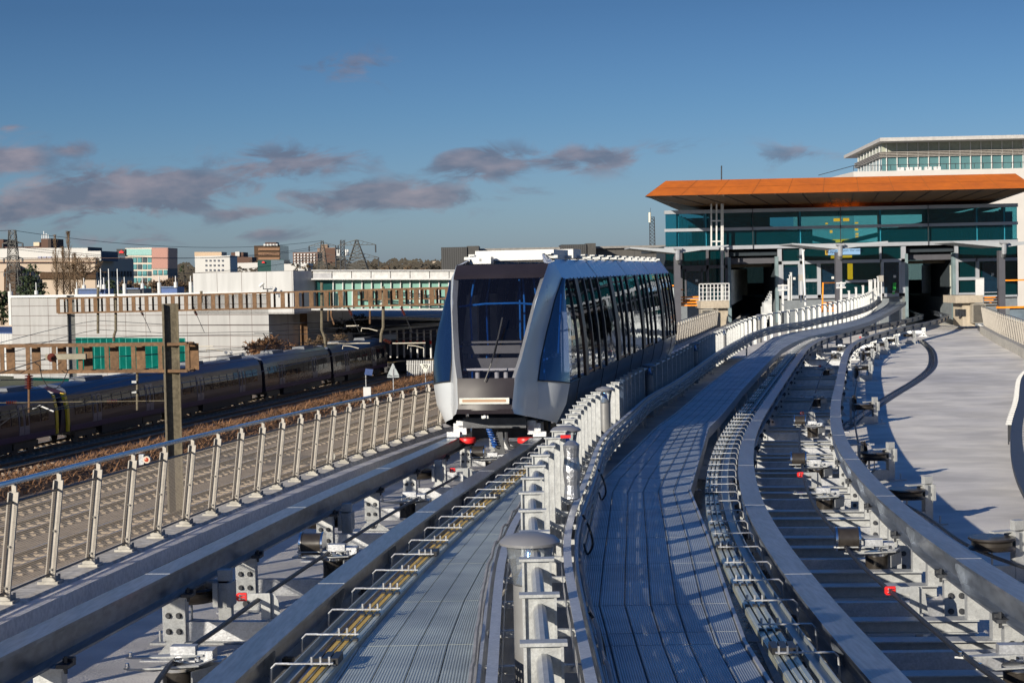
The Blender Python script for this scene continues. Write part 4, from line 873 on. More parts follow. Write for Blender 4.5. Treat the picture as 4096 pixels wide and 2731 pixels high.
# dark commuter train
navy = mat('train_purple', (.034, .016, .028), .4, 0, .25, .6, coat=.15); troof = mat('train_roof', (.04, .055, .10), .3, .3, .2, .5, dirt=.1); twin = glassmat('train_window', (.15, .13, .12), (.03, .024, .026), .85, .05, 1.32, .3); tdoor = mat('train_door', (.20, .18, .20), .35, .2, .1, 2); yel = mat('warning_yellow', (.95, .55, .02), .4)
paleside = mat('train_pale_panel', (.055, .04, .042), .25, .1, .3, .6, coat=.3)
def carriage(tr, s0, s1, nose=0):
    o0 = -51.4; zb = .20
    def q(u, t, w): return rw(o0 + u, t, w + zb)
    prof = [(-1.38, .75), (-1.42, 1.4), (-1.4, 2.2), (-1.28, 3.0), (-1.12, 3.35), (-.75, 3.62), (0, 3.72), (.75, 3.62), (1.12, 3.35), (1.28, 3.0), (1.40, 2.2), (1.42, 1.4), (1.38, .75)]
    far = s0 > 128
    body = MB(); lo = prof[:4] + prof[-4:]
    body.prism([q(u, s0, w) for u, w in prof[:4] + [(1.28, 3.0), (1.4, 2.2), (1.42, 1.4), (1.38, .75)]], q(0, s1, 0) - q(0, s0, 0)); b = body.build('carriage', paleside if far else navy, tr)
    mb = MB(); mb.prism([q(u, s0 + .1, w) for u, w in prof[3:10]], q(0, s1 - .2, 0) - q(0, s0, 0)); mb.build('roof', troof, b, True)
    for c in (.25, .72):
        tt = s0 + (s1 - s0) * c; mb = MB(); mb.prism([q(-.6, tt, 3.6), q(.6, tt, 3.6), q(.5, tt, 3.88), q(-.5, tt, 3.88)], RT * 2.6); mb.build('roof_unit', mat('roof_unit_grey', (.12, .13, .15), .6), b)
    for c in (.24, .74):
        for e in (-.62, .02):
            tt = s0 + (s1 - s0) * c + e; mb = MB(); mb.prism([q(1.405, tt, .85), q(1.44, tt, 1.4), q(1.425, tt, 2.2), q(1.32, tt, 2.9)] + [q(1.2, tt, 2.9), q(1.2, tt, .85)], RT * .58); k = mb.build('door', tdoor, b)
        for e in (-.5, .14):
            tt = s0 + (s1 - s0) * c + e; mb = MB(); mb.prism([q(1.46, tt, 1.65), q(1.45, tt, 2.2), q(1.36, tt, 2.75), q(1.34, tt, 1.65)], RT * .34); mb.build('door_window', twin, b)
    L_ = s1 - s0
    for f0, f1 in ((.05, .13), (.14, .19), (.29, .37), (.38, .46), (.47, .55), (.56, .63), (.64, .69), (.79, .87), (.88, .94)):
        mb = MB(); a = s0 + L_ * f0; l = L_ * (f1 - f0); mb.prism([q(1.43, a, 1.75), q(1.425, a, 2.2), q(1.345, a, 2.7), q(1.3, a, 2.7), q(1.3, a, 1.75)], RT * l); mb.build('window', twin, b)
    mb = MB(); mb.prism([q(1.425, s0 + .1, .80), q(1.445, s0 + .1, 1.12), q(1.4, s0 + .1, 1.12), q(1.4, s0 + .1, .8)], RT * (L_ - .2)); mb.build('lower_stripe', mat('stripe_purple', (.05, .02, .07), .35), b)
    mb = MB(); mb.prism([q(-1.1, s0 + 5, .2), q(1.15, s0 + 5, .2), q(1.2, s0 + 5, .8), q(-1.2, s0 + 5, .8)], RT * (L_ - 10)); mb.build('underframe', darkst, b)
    for c in (s0 + 2.0, s0 + 4.0, s1 - 4.0, s1 - 2.0):
        for u in (-.72, .72): mb = MB(); w = [q(u, c, 0)]; ct = q(u, c, .25); mb.tube([ct - RN * .06, ct + RN * .06], .42, 20); mb.build('wheel', darkst, b)
    for c in (s0 + 3, s1 - 3): mb = MB(); mb.prism([q(.9, c - 1.5, .25), q(1.0, c - 1.5, .25), q(1.0, c - 1.5, .62), q(.9, c - 1.5, .62)], RT * 3); mb.prism([q(-1, c - 1.5, .4), q(.9, c - 1.5, .4), q(.9, c - 1.5, .7), q(-1, c - 1.5, .7)], RT * 3); mb.build('bogie', darkst, b)
    for e, d in ((s0, nose == -1), (s1, nose == 1)):
        if d:
            k = -1 if e == s0 else 1; mb = MB(); pr = [(-1.38, .75), (-1.42, 1.4), (-1.4, 2.2), (-1.2, 3.2), (0, 3.6), (1.2, 3.2), (1.4, 2.2), (1.42, 1.4), (1.38, .75)]; n = len(pr)
            mb.add([q(u, e, w) for u, w in pr] + [q(u * .86, e + k * (.9 - .22 * (w - .75)), .75 + (w - .75) * .93) for u, w in pr], [(i, (i + 1) % n, n + (i + 1) % n, n + i) for i in range(n)] + [tuple(range(n, 2 * n))]); nb = mb.build('nose', navy, b); mb = MB(); mb.prism([q(1.43, e, .8), q(1.46, e, 1.4), q(1.44, e, 2.2), q(1.25, e, 3.15), q(1.0, e, 3.2), q(1.1, e, .8)], RT * k * .32); mb.build('yellow_edge', yel, nb)
            mb = MB(); mb.prism([q(-.95, e + k * .70, 1.75), q(.95, e + k * .7, 1.75), q(.85, e + k * .45, 2.9), q(-.85, e + k * .45, 2.9)], RT * k * .14); mb.build('cab_window', twin, nb)
    return b
def tline(k, o_=-49.98): Y = o_ / (RN.x * k + RN.y); return Vector((k * Y, Y, 0)).dot(RT)
cuts = [tline((x - 2048) / 6960) for x in (-330, 240, 700, 1050, 1326, 1552)]
t1 = thing('commuter_train', 'dark purple commuter train with blue roof and yellow nose, nearest the left edge', 'train', rw(-51.4, cuts[0]))
carriage(t1, cuts[0], cuts[1] - .9, 1)
t2 = thing('commuter_train', 'dark commuter train with blue roof running behind the rusty gantry post', 'train', rw(-51.4, cuts[1]))
for i in range(1, 5): carriage(t2, cuts[i] + (.9 if i == 1 else .35), cuts[i + 1] - .35, -1 if i == 1 else 0)
for i in range(2, 5):
    mb = MB(); mb.prism([rw(-52.4, cuts[i] - .4, .9), rw(-50.4, cuts[i] - .4, .9), rw(-50.3, cuts[i] - .4, 3.4), rw(-52.5, cuts[i] - .4, 3.4)], RT * .8); mb.build('gangway', blackp, t2)
c = cuts[3] + 4; mb = MB(); a = rw(-51.4, c, 4.0); mb.tube([a, a + RT * 1.4 + Vector((0, 0, .8)), a + Vector((0, 0, 1.55))], .04, 6); mb.bar(a + RN * -.8 + Vector((0, 0, 1.6)), a + RN * .8 + Vector((0, 0, 1.6)), .06); mb.build('pantograph', darkst, t2)
# rusty gantries
rust = mat('rusty_steel', (.155, .088, .045), .85, .1, .35, 1.2, .2, 20, dirt=.3); rgal = mat('weathered_mast', (.17, .145, .10), .8, .2, .2, 1.2, .2, 20, dirt=.35); porc = mat('brown_insulator', (.10, .02, .012), .2, 0, .2, 4)
def truss(t, A, B, z1, w, n, chord=.13, batt=.42):
    A, B = Vector(A), Vector(B); d = (B - A); L_ = d.length; d.normalize(); s = Vector((d.y, -d.x, 0)).normalized()
    for k in (0, 1):
        for h in (0, -z1):
            mb = MB(); o_ = s * (w * (k - .5)) + Vector((0, 0, h)); mb.bar(A + o_, B + o_, chord, chord); mb.build('chord', rust, t)
        for i in range(n + 1):
            p = A + d * (L_ * i / n) + s * (w * (k - .5) * 1.0 + (.03 if k else -.03)); mb = MB(); mb.bar(p, p + Vector((0, 0, -z1)), batt if k else .2, .03, up=s); mb.build('batten', rust, t)
    for i in range(n + 1):
        p = A + d * (L_ * i / n); mb = MB(); mb.bar(p - s * w / 2, p + s * w / 2, .12, .06); mb.bar(p - s * w / 2 - Vector((0, 0, z1)), p + s * w / 2 - Vector((0, 0, z1)), .12, .06); mb.build('cross_plate', rust, t)
def hmast(t, p, top, w, m):
    mb = MB(); x = Vector((.977, -.215, 0)); y = Vector((.215, .977, 0)); z0 = p.z; c = Vector((p.x, p.y, (z0 + top) / 2)); Hh = top - z0; M = Matrix((x, y, Vector((0, 0, 1)))).transposed()
    M2 = M @ Matrix.Rotation(.55, 3, 'Z')
    mb.box(c, (w, .03, Hh), m=M2)
    for s in (-1, 1): mb.box(c + M2 @ Vector((s * w / 2, 0, 0)), (.035, w * .72, Hh), m=M2)
    mb.build('mast', m, t)
def insul(t, a, b, n=6, r=.11, name='insulator', m=None):
    a, b = Vector(a), Vector(b); mb = MB(); pts = []; rr = []
    for i in range(n * 4 + 1): f = i / (n * 4); pts.append(a.lerp(b, f)); rr.append(r if i % 4 == 1 else r * .95 if i % 4 == 2 else r * .4)
    mb.tube(pts, rr, 10); return mb.build(name, m or porc, t)
Yg = 75.4
t = thing('catenary_gantry', 'nearest rusty battened gantry, its broad mast rising beside the mesh fence', 'gantry', (at(703, 1500, Yg).x, Yg, -10.4))
p = at(703, 2030, Yg); hmast(t, Vector((p.x, p.y, -10.4)), at(703, 1214, Yg).z, .62, rgal)
A = at(762, 1374, Yg + .0); dirg = -RN; B = A + dirg * 17.5; truss(t, A, B, 1.16, .7, 14)
t_ = t
for x, y0, y1, ins in ((116, 1480, 1650, 1), (549, 1480, 1640, 0)):
    Yx = Yg + (703 - x) * .0024; a, b = at(x, y0, Yx), at(x, y1, Yx); mb = MB(); mb.tube([a, b], .055, 8); k = mb.build('drop_tube', rgal if not ins else rust, t)
    if ins: insul(t, at(x, 1500, Yx), at(x, 1556, Yx), 6, .2)
    else:
        for yy in (1527, 1567): c = at(x - 12, yy, Yx - .1); mb = MB(); mb.box(c, (.2, .12, .10)); mb.build('clamp', galvL, t)
a, b = at(-40, 1611, Yg + 1.8), at(673, 1602, Yg); mb = MB(); mb.tube([a, b], .018, 5); mb.build('span_wire', rgal, t)
insul(t, at(25, 1610, Yg + 1.6), at(70, 1609, Yg + 1.6), 6, .09); insul(t, at(430, 1605, Yg + .7), at(472, 1604, Yg + .7), 6, .09)
mb = MB(); mb.tube([at(130, 1634, Yg + 1.4), at(160, 1622, Yg + 1.4), at(215, 1645, Yg + 1.2)], .035, 6); mb.build('registration_arm', whitep, t)
mb = MB(); c = at(270, 1427, Yg + .6); mb.bar(at(185, 1427, Yg + .6), at(345, 1425, Yg + .6), .26, .24); mb.build('crossarm', mat('weathered_channel', (.26, .24, .18), .8), t)
mb = MB(); c = at(200, 1431, Yg + .2)
for k in range(5): mb.lathe([(.05 + .035 * k, 0), (.05 + .035 * k, .05)], c + Vector((0, k * .06, 0)), 20, 'Y')
mb.build('disc_insulator', porc, t)
mb = MB(); mb.tube([at(x, y, Yg - .3) for x, y in ((140, 1450), (158, 1462), (168, 1510), (190, 1545), (222, 1555), (250, 1530), (262, 1505), (272, 1480))], .02, 5); mb.build('jumper_cable', blackp, t)
# second gantry
A, B = at(245, 1194, 153), at(1800, 1150, 135); t = thing('catenary_gantry', 'long rusty battened gantry crossing in front of the pale panelled building', 'gantry', (A.x, A.y, -10.4))
truss(t, A, B, 1.28, .8, 28, .13, .42)
p = at(283, 1240, 153); hmast(t, Vector((p.x, p.y, -10.4)), p.z + 1.3, .60, mat('grey_mast', (.20, .205, .20), .7, .3, .15, 1, .1, 20, dirt=.3))
p = at(1850, 1200, 134.5); hmast(t, Vector((p.x, p.y, -10.4)), p.z + 1.2, .6, rgal)
gy = lambda x: 153 - 18 * (x - 245) / 1555
for x, y0, yj, x2, y2 in ((392, 1148, 1300, 392, 1334), (463, 1176, 1322, 455, 1365), (1287, 1130, 1320, 1302, 1388), (1533, 1146, 1308, 1523, 1368), (805, 1164, 1210, 805, 1212)):
    mb = MB(); mb.tube([at(x, y0, gy(x)), at(x, yj, gy(x)), at((x + x2) / 2 + (x2 - x) * .3, (yj + y2) / 2 - 4, gy(x)), at(x2, y2, gy(x))], .12, 8); mb.build('drop_tube', rgal, t)
for x in (565, 1400, 1612, 780):
    a = at(x - 8, 1228, gy(x)); b = at(x + 8, 1262, gy(x)); insul(t, a, b, 7, .14); mb = MB(); mb.tube([b, at(x + 38, 1330, gy(x))], .025, 5); mb.build('tie_wire', darkst, t)
for x0, x1, y in ((1310, 1480, 1374), (1570, 1702, 1373), (1385, 1435, 1304), (765, 852, 1386)):
    mb = MB(); mb.tube([at(x0, y, gy(x0)), at(x1, y - 2, gy(x0))], .05, 6); mb.tube([at(x0 + 60, y + 22, gy(x0)), at(x0 + 62, y + 8, gy(x0)), at(x0 + 90, y + 10, gy(x0)), at(x0 + 125, y + 19, gy(x0))], .04, 6); mb.build('registration_arm', mat('pale_arm', (.5, .46, .38), .6), t)
insul(t, at(1325, 1374, 141), at(1352, 1374, 141), 6, .13); insul(t, at(1535, 1358, 138), at(1562, 1370, 138), 6, .16)
A, B = at(1200, 1163, 172), at(1810, 1155, 165); t = thing('catenary_gantry', 'short rusty gantry seen behind the right half of the long gantry', 'gantry', (A.x, A.y, -10.4))
truss(t, A, B, .92, .7, 11, .12, .4); p = at(1212, 1200, 171.5); hmast(t, Vector((p.x, p.y, -10.4)), p.z + .9, .62, rust)
for x, y1, x2, y2 in ((1313, 1282, 1313, 1284), (1325, 1262, 1337, 1298), (1480, 1294, 1480, 1295)):
    mb = MB(); mb.tube([at(x, 1160, 168), at(x, y1, 168), at(x2, y2, 168)], .1, 6); mb.build('drop_tube', rust, t)
# overhead wires: one thing, each line a part
t = thing('overhead_wires', 'thin dark overhead wires strung between the rusty gantries', 'wires', at(460, 1330, 152))
for pts in (((-200, 1420, 100), (392, 1282, 152), (700, 1300, 150), (1080, 1298, 150), (1900, 1250, 150)), ((-200, 1480, 100), (392, 1318, 152), (640, 1331, 150), (820, 1331, 150), (1080, 1325, 150), (1900, 1285, 150)),
            ((-60, 1510, 76), (190, 1432, 76.5), ), ((-100, 1395, 120), (560, 1345, 140), (1900, 1330, 150)), ((-100, 1425, 120), (500, 1425, 120), (800, 1408, 130), (1500, 1365, 140), (1900, 1330, 150)), ((-100, 1450, 110), (400, 1430, 120), (1200, 1372, 140), (1900, 1300, 150)),
            ((-60, 1575, 85), (300, 1545, 100), (760, 1440, 125), (1300, 1372, 141)), ((0, 1520, 85), (640, 1495, 105), (1000, 1410, 135)), ((0, 1700, 76), (110, 1625, 77), (700, 1480, 110), (1300, 1400, 140)), ((0, 1660, 70), (550, 1535, 75), (950, 1470, 100)), ((0, 1680, 70), (550, 1560, 75), (950, 1500, 100)), ((213, 1640, 77), (700, 1560, 90), (1520, 1380, 138))):
    mb = MB(); mb.tube(spline([at(*q) for q in pts], 8), .022, 4); mb.build('wire', darkst, t)
# ------------------------------------------------------------------ buildings beyond the railway
def px2(x, y, Y): return at(x, y, Y)
panelw = None
def cladmat(name, col, bw, bh, mortar=.012, mcol=(.16, .13, .12), rough=.45, metal=.15, off=0.0):
    m, nt, out = newmat(name); L = nt.links.new; b = N(nt, 'ShaderNodeBsdfPrincipled'); b.inputs['Roughness'].default_value = rough; b.inputs['Metallic'].default_value = metal
    uv = N(nt, 'ShaderNodeUVMap'); br = N(nt, 'ShaderNodeTexBrick'); br.offset = off; br.squash = 1; br.inputs['Scale'].default_value = 1; br.inputs['Brick Width'].default_value = bw; br.inputs['Row Height'].default_value = bh; br.inputs['Mortar Size'].default_value = mortar
    br.inputs['Color1'].default_value = (*col, 1); br.inputs['Color2'].default_value = (*[q * 1.05 for q in col], 1); br.inputs['Mortar'].default_value = (*mcol, 1); L(uv.outputs[0], br.inputs['Vector'])
    tc = N(nt, 'ShaderNodeTexCoord'); mp = N(nt, 'ShaderNodeMapping'); mp.inputs['Scale'].default_value = (1, 1, .15); L(tc.outputs['Object'], mp.inputs[0]); nz = N(nt, 'ShaderNodeTexNoise'); nz.inputs['Scale'].default_value = 1.4; nz.inputs['Detail'].default_value = 8; L(mp.outputs[0], nz.inputs['Vector'])
    r = ramp(nt, [(.3, (.86, .86, .86)), (.6, (1, 1, 1))], nz.outputs['Fac']); mx = N(nt, 'ShaderNodeMix', data_type='RGBA', blend_type='MULTIPLY'); mx.inputs[0].default_value = 1; L(br.outputs[0], mx.inputs[6]); L(r.outputs[0], mx.inputs[7]); L(mx.outputs[2], b.inputs['Base Color'])
    L(b.outputs[0], out.inputs[0]); return m
def slab(mb, A, B, z0, z1, depth, uvs=True):               # upright block: front edge A to B (seen left to right), going back by depth
    A, B = Vector((A[0], A[1], 0)), Vector((B[0], B[1], 0)); d = (B - A).normalized(); n = Vector((-d.y, d.x, 0)); L_ = (B - A).length
    q = [A, B, B + n * depth, A + n * depth]
    for i in range(4):
        a, b = q[i], q[(i + 1) % 4]; l = (b - a).length
        mb.quad(a + Vector((0, 0, z0)), b + Vector((0, 0, z0)), b + Vector((0, 0, z1)), a + Vector((0, 0, z1)), ((0, z0 - z1), (l, z0 - z1), (l, 0), (0, 0)))
    mb.add([p + Vector((0, 0, z1)) for p in q] + [p + Vector((0, 0, z0)) for p in q], [(0, 1, 2, 3), (7, 6, 5, 4)]); return mb
white = cladmat('pale_cladding', (.37, .365, .36), 2.85, 1.04, .035); white2 = cladmat('white_cladding', (.47, .47, .465), 3.2, 2.0, .03)
A, B = at(51, 1400, 187.8), at(1078, 1400, 168); d = (B - A); d.z = 0; d.normalize(); nrm = Vector((d.y, -d.x, 0))
zt = -1.59
t = thing('panelled_building', 'large pale grey panelled building with a teal glass window band behind the gantries', 'building', (A.x, A.y, -13))
mb = MB(); slab(mb, A, B, -14, zt, 13); mb.build('wall', white, t)
mb = MB(); mb.bar(A + Vector((0, 0, zt - A.z)) - nrm * -.1, B + Vector((0, 0, zt - B.z)) + nrm * .1, .3, .25); mb.build('parapet', whitep, t)
mb = MB(); C1 = at(788, 1100, 173.8); C2 = at(1176, 1100, 167.1); C1 = A + d * ((C1 - A).dot(d)); C2 = A + d * (((B - A).dot(d)) + 3.2)
slab(mb, C1, C2, -3.6, at(1000, 1087, 169.7).z, 9); mb.build('upper_wall', white2, t)
tealg = glassmat('teal_glass', (.05, .42, .36), (.0, .10, .085), .45, .05, 1.5); tealf = mat('teal_frame', (.02, .16, .13), .4)
a = A + d * 8.85 + nrm * .06; b = A + d * 25.3 + nrm * .06
zw1, zw0 = -6.0, -9.3
mb = MB(); mb.quad(*[Vector((p.x, p.y, z)) for p, z in ((a, zw0), (b, zw0), (b, zw1), (a, zw1))]); mb.build('window_band', mat('teal_window', (.0, .11, .09), .12, .3, .3, .9), t)
for i in range(19):
    p = a.lerp(b, i / 18); mb = MB(); mb.bar((p.x, p.y, zw0), (p.x, p.y, zw1), .07, .06); mb.build('mullion', mat('teal_mullion', (.03, .25, .21), .3), t)
mb = MB()
for z in (zw0, zw1 - .75, zw1): mb.bar((a.x, a.y, z), (b.x, b.y, z), .08, .08)
mb.build('window_rail', tealf, t)
A0 = A
mb = MB(); q = A + d * 5 + nrm * .08; r_ = A + d * 24 + nrm * .08; mb.prism([Vector((p.x, p.y, z)) for p, z in ((q, -11.2), (r_, -11.2), (r_, -10.1), (q, -10.1))], nrm * 2.2); mb.build('entrance_canopy', tealg, t)
for xm, w_ in ((168, 34), (287, 36), (360, 33)):          # roof lights
    pass
for i, (x0, x1, y0, col) in enumerate(((310, 420, 1158, 'wide dark blue'), (502, 575, 1156, 'low black'), (640, 708, 1150, 'ribbed blue'), (766, 790, 1147, 'narrow teal'))):
    k0 = A0 + d * ((x0 - 51) / 1027 * 36) - nrm * 6; Yk = 186 - 18 * (x0 - 51) / 1027 + 4.5; a_, b_ = at(x0, y0, Yk), at(x1, y0, Yk); zz = a_.z
    t2_ = thing('rooftop_unit', f'{col} plant room on the roof of the pale panelled building', 'plant room', (a_.x, a_.y, zt)); mb = MB(); slab(mb, a_, b_, zt, zz, 4); mb.build('housing', mat('plant_blue', ((.04, .08, .20), (.03, .035, .045), (.05, .10, .26), (.02, .14, .17))[i], .5), t2_)
    mb = MB(); mb.bar(a_ + Vector((-.1, 0, .05)), b_ + Vector((.1, 0, .05)), .4, .12); mb.build('roof_edge', mat('plant_edge', (.12, .18, .3), .5), t2_)
masts = [(40, 1133, 1165, 1300), (144, 1130, 1162, 1178), (306, 1128, 1155, 1180), (335, 1112, 1140, 1165), (395, 1122, 1140, 1165), (415, 1110, 1138, 1156), (402, 1075, 1120, 1156), (434, 1075, 1120, 1178), (469, 1075, 1120, 1178), (497, 1108, 1135, 1178), (569, 1108, 1133, 1154), (636, 1105, 1130, 1173), (702, 1104, 1128, 1150), (762, 1103, 1127, 1172), (783, 1104, 1123, 1147)]
for i, (x, y0, y1, y2) in enumerate(masts):
    Yk = 187.6 - 19.3 * (x - 51) / 1027 + (.3 if y2 > 1170 else 4.5); mb = MB(); a_, b_, c_ = at(x, y0, Yk), at(x, y1, Yk), at(x, y2, Yk); thin = i in (6, 7, 8)
    t2_ = thing('vent_pole', f'{nth(i)} white pole from the left on the roof of the pale building', 'pole', c_, group='white poles on the pale building'); mb.tube([(a_.x, a_.y, a_.z), (a_.x, a_.y, b_.z)], .055, 6); mb.build('lightning_rod', whitep, t2_)
    mb = MB(); mb.tube([(a_.x, a_.y, b_.z), (a_.x, a_.y, c_.z)], .08 if thin else .2 if i else .26, 10); mb.build('pole', whitep, t2_)
# white shed at the far left
a_, b_ = at(-160, 1330, 198), at(54, 1330, 192); t = thing('shed', 'small white ribbed shed with blue roof at the left edge', 'shed', (a_.x, a_.y, -13)); mb = MB(); slab(mb, a_, b_, -14, at(20, 1334, 193).z, 10); mb.build('wall', cladmat('ribbed_white', (.55, .55, .54), .45, 8, .04, (.4, .4, .4)), t)
mb = MB(); z1 = at(20, 1334, 193).z; z2 = at(20, 1312, 200).z; mb.prism([Vector((a_.x, a_.y, z1)), Vector((b_.x, b_.y, z1)), Vector((b_.x + .6, b_.y + 6, z2)), Vector((a_.x, a_.y + 6, z2))], (0, 0, .15)); mb.build('roof', mat('blue_roof', (.05, .08, .18), .5), t)
# shaded flank and mint-glazed link building
linkY = 168.7; a_, b_ = at(1245, 1100, linkY), at(1850, 1100, linkY - 3)
t = thing('link_building', 'long raised link building with mint green glazing and white fascia behind the gantries', 'building', (a_.x, a_.y, -11))
def zy(x, y, Y): return at(x, y, Y).z
def face(mb, x0, x1, y0, y1, Y, dep=.3): a, b = at(x0, y1, Y), at(x1, y1, Y); c_, e = at(x1, y0, Y), at(x0, y0, Y); mb.prism([a, b, c_, e], (0, dep, 0)); return mb
mint = mat('mint_glass', (.20, .37, .32), .12, 0, .06, .4, coat=.3)
face(MB(), 1248, 1850, 1083, 1113, linkY, 14).build('fascia', cladmat('link_fascia', (.50, .50, .49), 1.9, 3, .02), t); mb = MB(); 
for i in range(9):
    x = 1252 + i * 78; face(mb, x, x + 75, 1083, 1113, linkY - .08, .06)
mb.build('fascia_panels', mat('fascia_white', (.50, .50, .49), .5), t)
face(MB(), 1245, 1850, 1079, 1084, linkY - .3, 15).build('roof', mat('roof_grey', (.4, .4, .4), .6), t)
mb = MB(); face(mb, 1252, 1326, 1092, 1117, linkY - .15, .05); mb.build('louvre', mat('louvre_grey', (.35, .35, .36), .5), t)
face(MB(), 1330, 1850, 1120, 1236, linkY + .3, .4).build('glazing', mint, t)
face(MB(), 1245, 1330, 1120, 1236, linkY + .3, .4).build('dark_glazing', mat('dark_teal_glass', (.02, .09, .09), .1, .3), t)
for i in range(14):
    x = 1332 + i * 38.5; mb = MB(); face(mb, x - 2, x + 2, 1118, 1238, linkY + .05, .2); mb.build('mullion', whitep, t)
for i in range(9):
    x = 1350 + i * 79; mb = MB(); face(mb, x, x + 9, 1160, 1180, linkY + .2, .06); mb.build('wall_sign', mat('dark_sign', (.05, .06, .06), .4), t)
mb = MB(); face(mb, 1245, 1850, 1234, 1241, linkY - .8, 1.2); mb.build('ledge', mat('ledge_grey', (.45, .45, .44), .5), t)
mb = MB(); face(mb, 1245, 1850, 1113, 1119, linkY - .8, 1.2); mb.build('eaves', whitep, t)
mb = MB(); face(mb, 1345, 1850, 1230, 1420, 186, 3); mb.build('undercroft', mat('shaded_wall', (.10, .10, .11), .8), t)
# platform canopy
t = thing('platform_canopy', 'white sloping platform canopy with dark underside beside the shuttle train', 'canopy', at(1560, 1400, 178))
a_, b_, c_, e_ = at(1352, 1253, 186), at(1900, 1250, 184), at(1900, 1285, 176), at(1365, 1275, 181)
mb = MB(); mb.prism([a_, b_, c_, e_], (0, 0, .3)); mb.build('roof', mat('canopy_white', (.60, .59, .56), .6, dirt=.2), t)
a_, b_, c_, e_ = at(1495, 1315, 184), at(1900, 1268, 181), at(1900, 1290, 176), at(1500, 1328, 179)
mb = MB(); mb.prism([a_, b_, c_, e_], (0, 0, .25)); mb.build('lower_roof', mat('canopy_cream', (.50, .46, .40), .6), t)
mb = MB(); face(mb, 1500, 1900, 1300, 1440, 190, 3); mb.build('back_wall', mat('canopy_dark', (.03, .035, .045), .7), t)
for i in range(11):
    x = 1560 + i * 27; mb = MB(); a_ = at(x, 1318, 181 - i * .2); mb.tube([a_, (a_.x, a_.y, at(x, 1430, 181).z)], .10, 8); k = mb.build('column', whitep, t)
    mb = MB(); c_ = at(x, 1362, 180.9 - i * .2); mb.tube([c_, c_ - Vector((0, 0, .35))], .12, 8); mb.build('red_band', redp, k)
mb = MB(); face(mb, 1530, 1585, 1338, 1356, 178, .2); mb.build('sign_panel', whitep, t)
a_, b_ = at(1520, 1452, 181), at(1950, 1428, 175)
mb = MB(); mb.prism([a_, b_, b_ + Vector((0, 8, 0)), a_ + Vector((0, 8, 0))], (0, 0, -1.0)); o = struct(mb.build('platform', mat('platform_asphalt', (.06, .06, .065), .9)))
mb = MB(); mb.prism([a_ + Vector((0, .1, .01)), b_ + Vector((0, .1, .01)), b_ + Vector((0, .6, .01)), a_ + Vector((0, .6, .01))], (0, 0, .01)); struct(mb.build('platform_edge_line', mat('edge_yellow', (.42, .28, .09), .8)))
# lineside things
t = thing('palisade_fence', 'white palisade fence behind the 70 sign', 'fence', at(1700, 1503, 170))
for i in range(17): x = 1630 + i * 7.2; mb = MB(); a_ = at(x, 1503, 170); b_ = at(x, 1441, 170); mb.bar(a_, (a_.x, a_.y, b_.z), .09, .03); mb.build('pale', whitep, t)
mb = MB(); mb.bar(at(1625, 1455, 170.1), at(1790, 1453, 170.1), .05); mb.bar(at(1625, 1492, 170.1), at(1790, 1490, 170.1), .05); mb.build('rail', whitep, t)
def text(s, loc, size, m, parent, rz=0, name='lettering', ext=.01):
    cu = bpy.data.curves.new(name, 'FONT'); cu.body = s; cu.size = size; cu.align_x = 'CENTER'; cu.align_y = 'CENTER'; cu.extrude = ext
    o = bpy.data.objects.new(name, cu); scene.collection.objects.link(o); dg = bpy.context.evaluated_depsgraph_get(); me = bpy.data.meshes.new_from_object(o.evaluated_get(dg)); bpy.data.objects.remove(o)
    n = bpy.data.objects.new(name, me); scene.collection.objects.link(n); me.materials.clear(); me.materials.append(m); n.parent = parent; n.location = Vector(loc) - Vector(parent['_w']); n.rotation_euler = (math.pi / 2, 0, rz); return n
p = at(1701, 1472, 150); t = thing('speed_sign', 'inverted white triangular sign reading 70 in front of the palisade fence', 'sign', (p.x, p.y, -10.3)); s_ = .47
sg = mat('sign_white', (.62, .62, .56), .5); mb = MB(); mb.prism([p + Vector((-s_, 0, s_ * .8)), p + Vector((s_, 0, s_ * .8)), p + Vector((.05, 0, -s_ * .85)), p + Vector((-.05, 0, -s_ * .85))], (0, .03, 0)); mb.build('plate', sg, t)
text('70', p + Vector((0, -.02, .14)), .46, blackp, t); mb = MB(); mb.bar((p.x, p.y + .05, -10.3), (p.x, p.y + .05, p.z), .06); mb.build('post', galv, t)
p = at(1572, 1480, 146); t = thing('warning_sign', 'grey back of a triangular sign on a short post beside the train', 'sign', (p.x, p.y, -10.3)); mb = MB(); mb.prism([p + Vector((-.5, 0, -.45)), p + Vector((.5, 0, -.45)), p + Vector((.04, 0, .55)), p + Vector((-.04, 0, .55))], (0, .03, 0)); mb.box(p + Vector((0, 0, -.56)), (1.0, .03, .12)); mb.build('plate', mat('sign_back', (.36, .40, .42), .5, .3), t)
mb = MB(); mb.bar((p.x, p.y - .04, -10.3), (p.x, p.y - .04, p.z + .1), .07); mb.build('post', galv, t)
p = at(1469, 1555, 140); t = thing('solar_cabinet', 'white lineside cabinet carrying a tilted solar panel on a pole', 'cabinet', (p.x, p.y, -10.3)); mb = MB(); mb.box((p.x, p.y, -9.7), (.6, .5, 1.3)); mb.build('cabinet', whitep, t); mb = MB(); mb.bar((p.x - .1, p.y, -9), (p.x - .1, p.y, at(1475, 1490, 140).z), .06); mb.build('pole', galvL, t)
mb = MB(); c_ = at(1475, 1488, 140); mb.box(c_, (.62, .04, .55), m=Matrix.Rotation(-.5, 3, 'X') @ Matrix.Rotation(.15, 3, 'Y')); k = mb.build('solar_panel', mat('solar_blue', (.06, .09, .2), .15), t)
p = at(1107, 1280 - 90, 166); t = thing('security_camera', 'white security camera with floodlight on the corner of the pale building', 'camera', p)
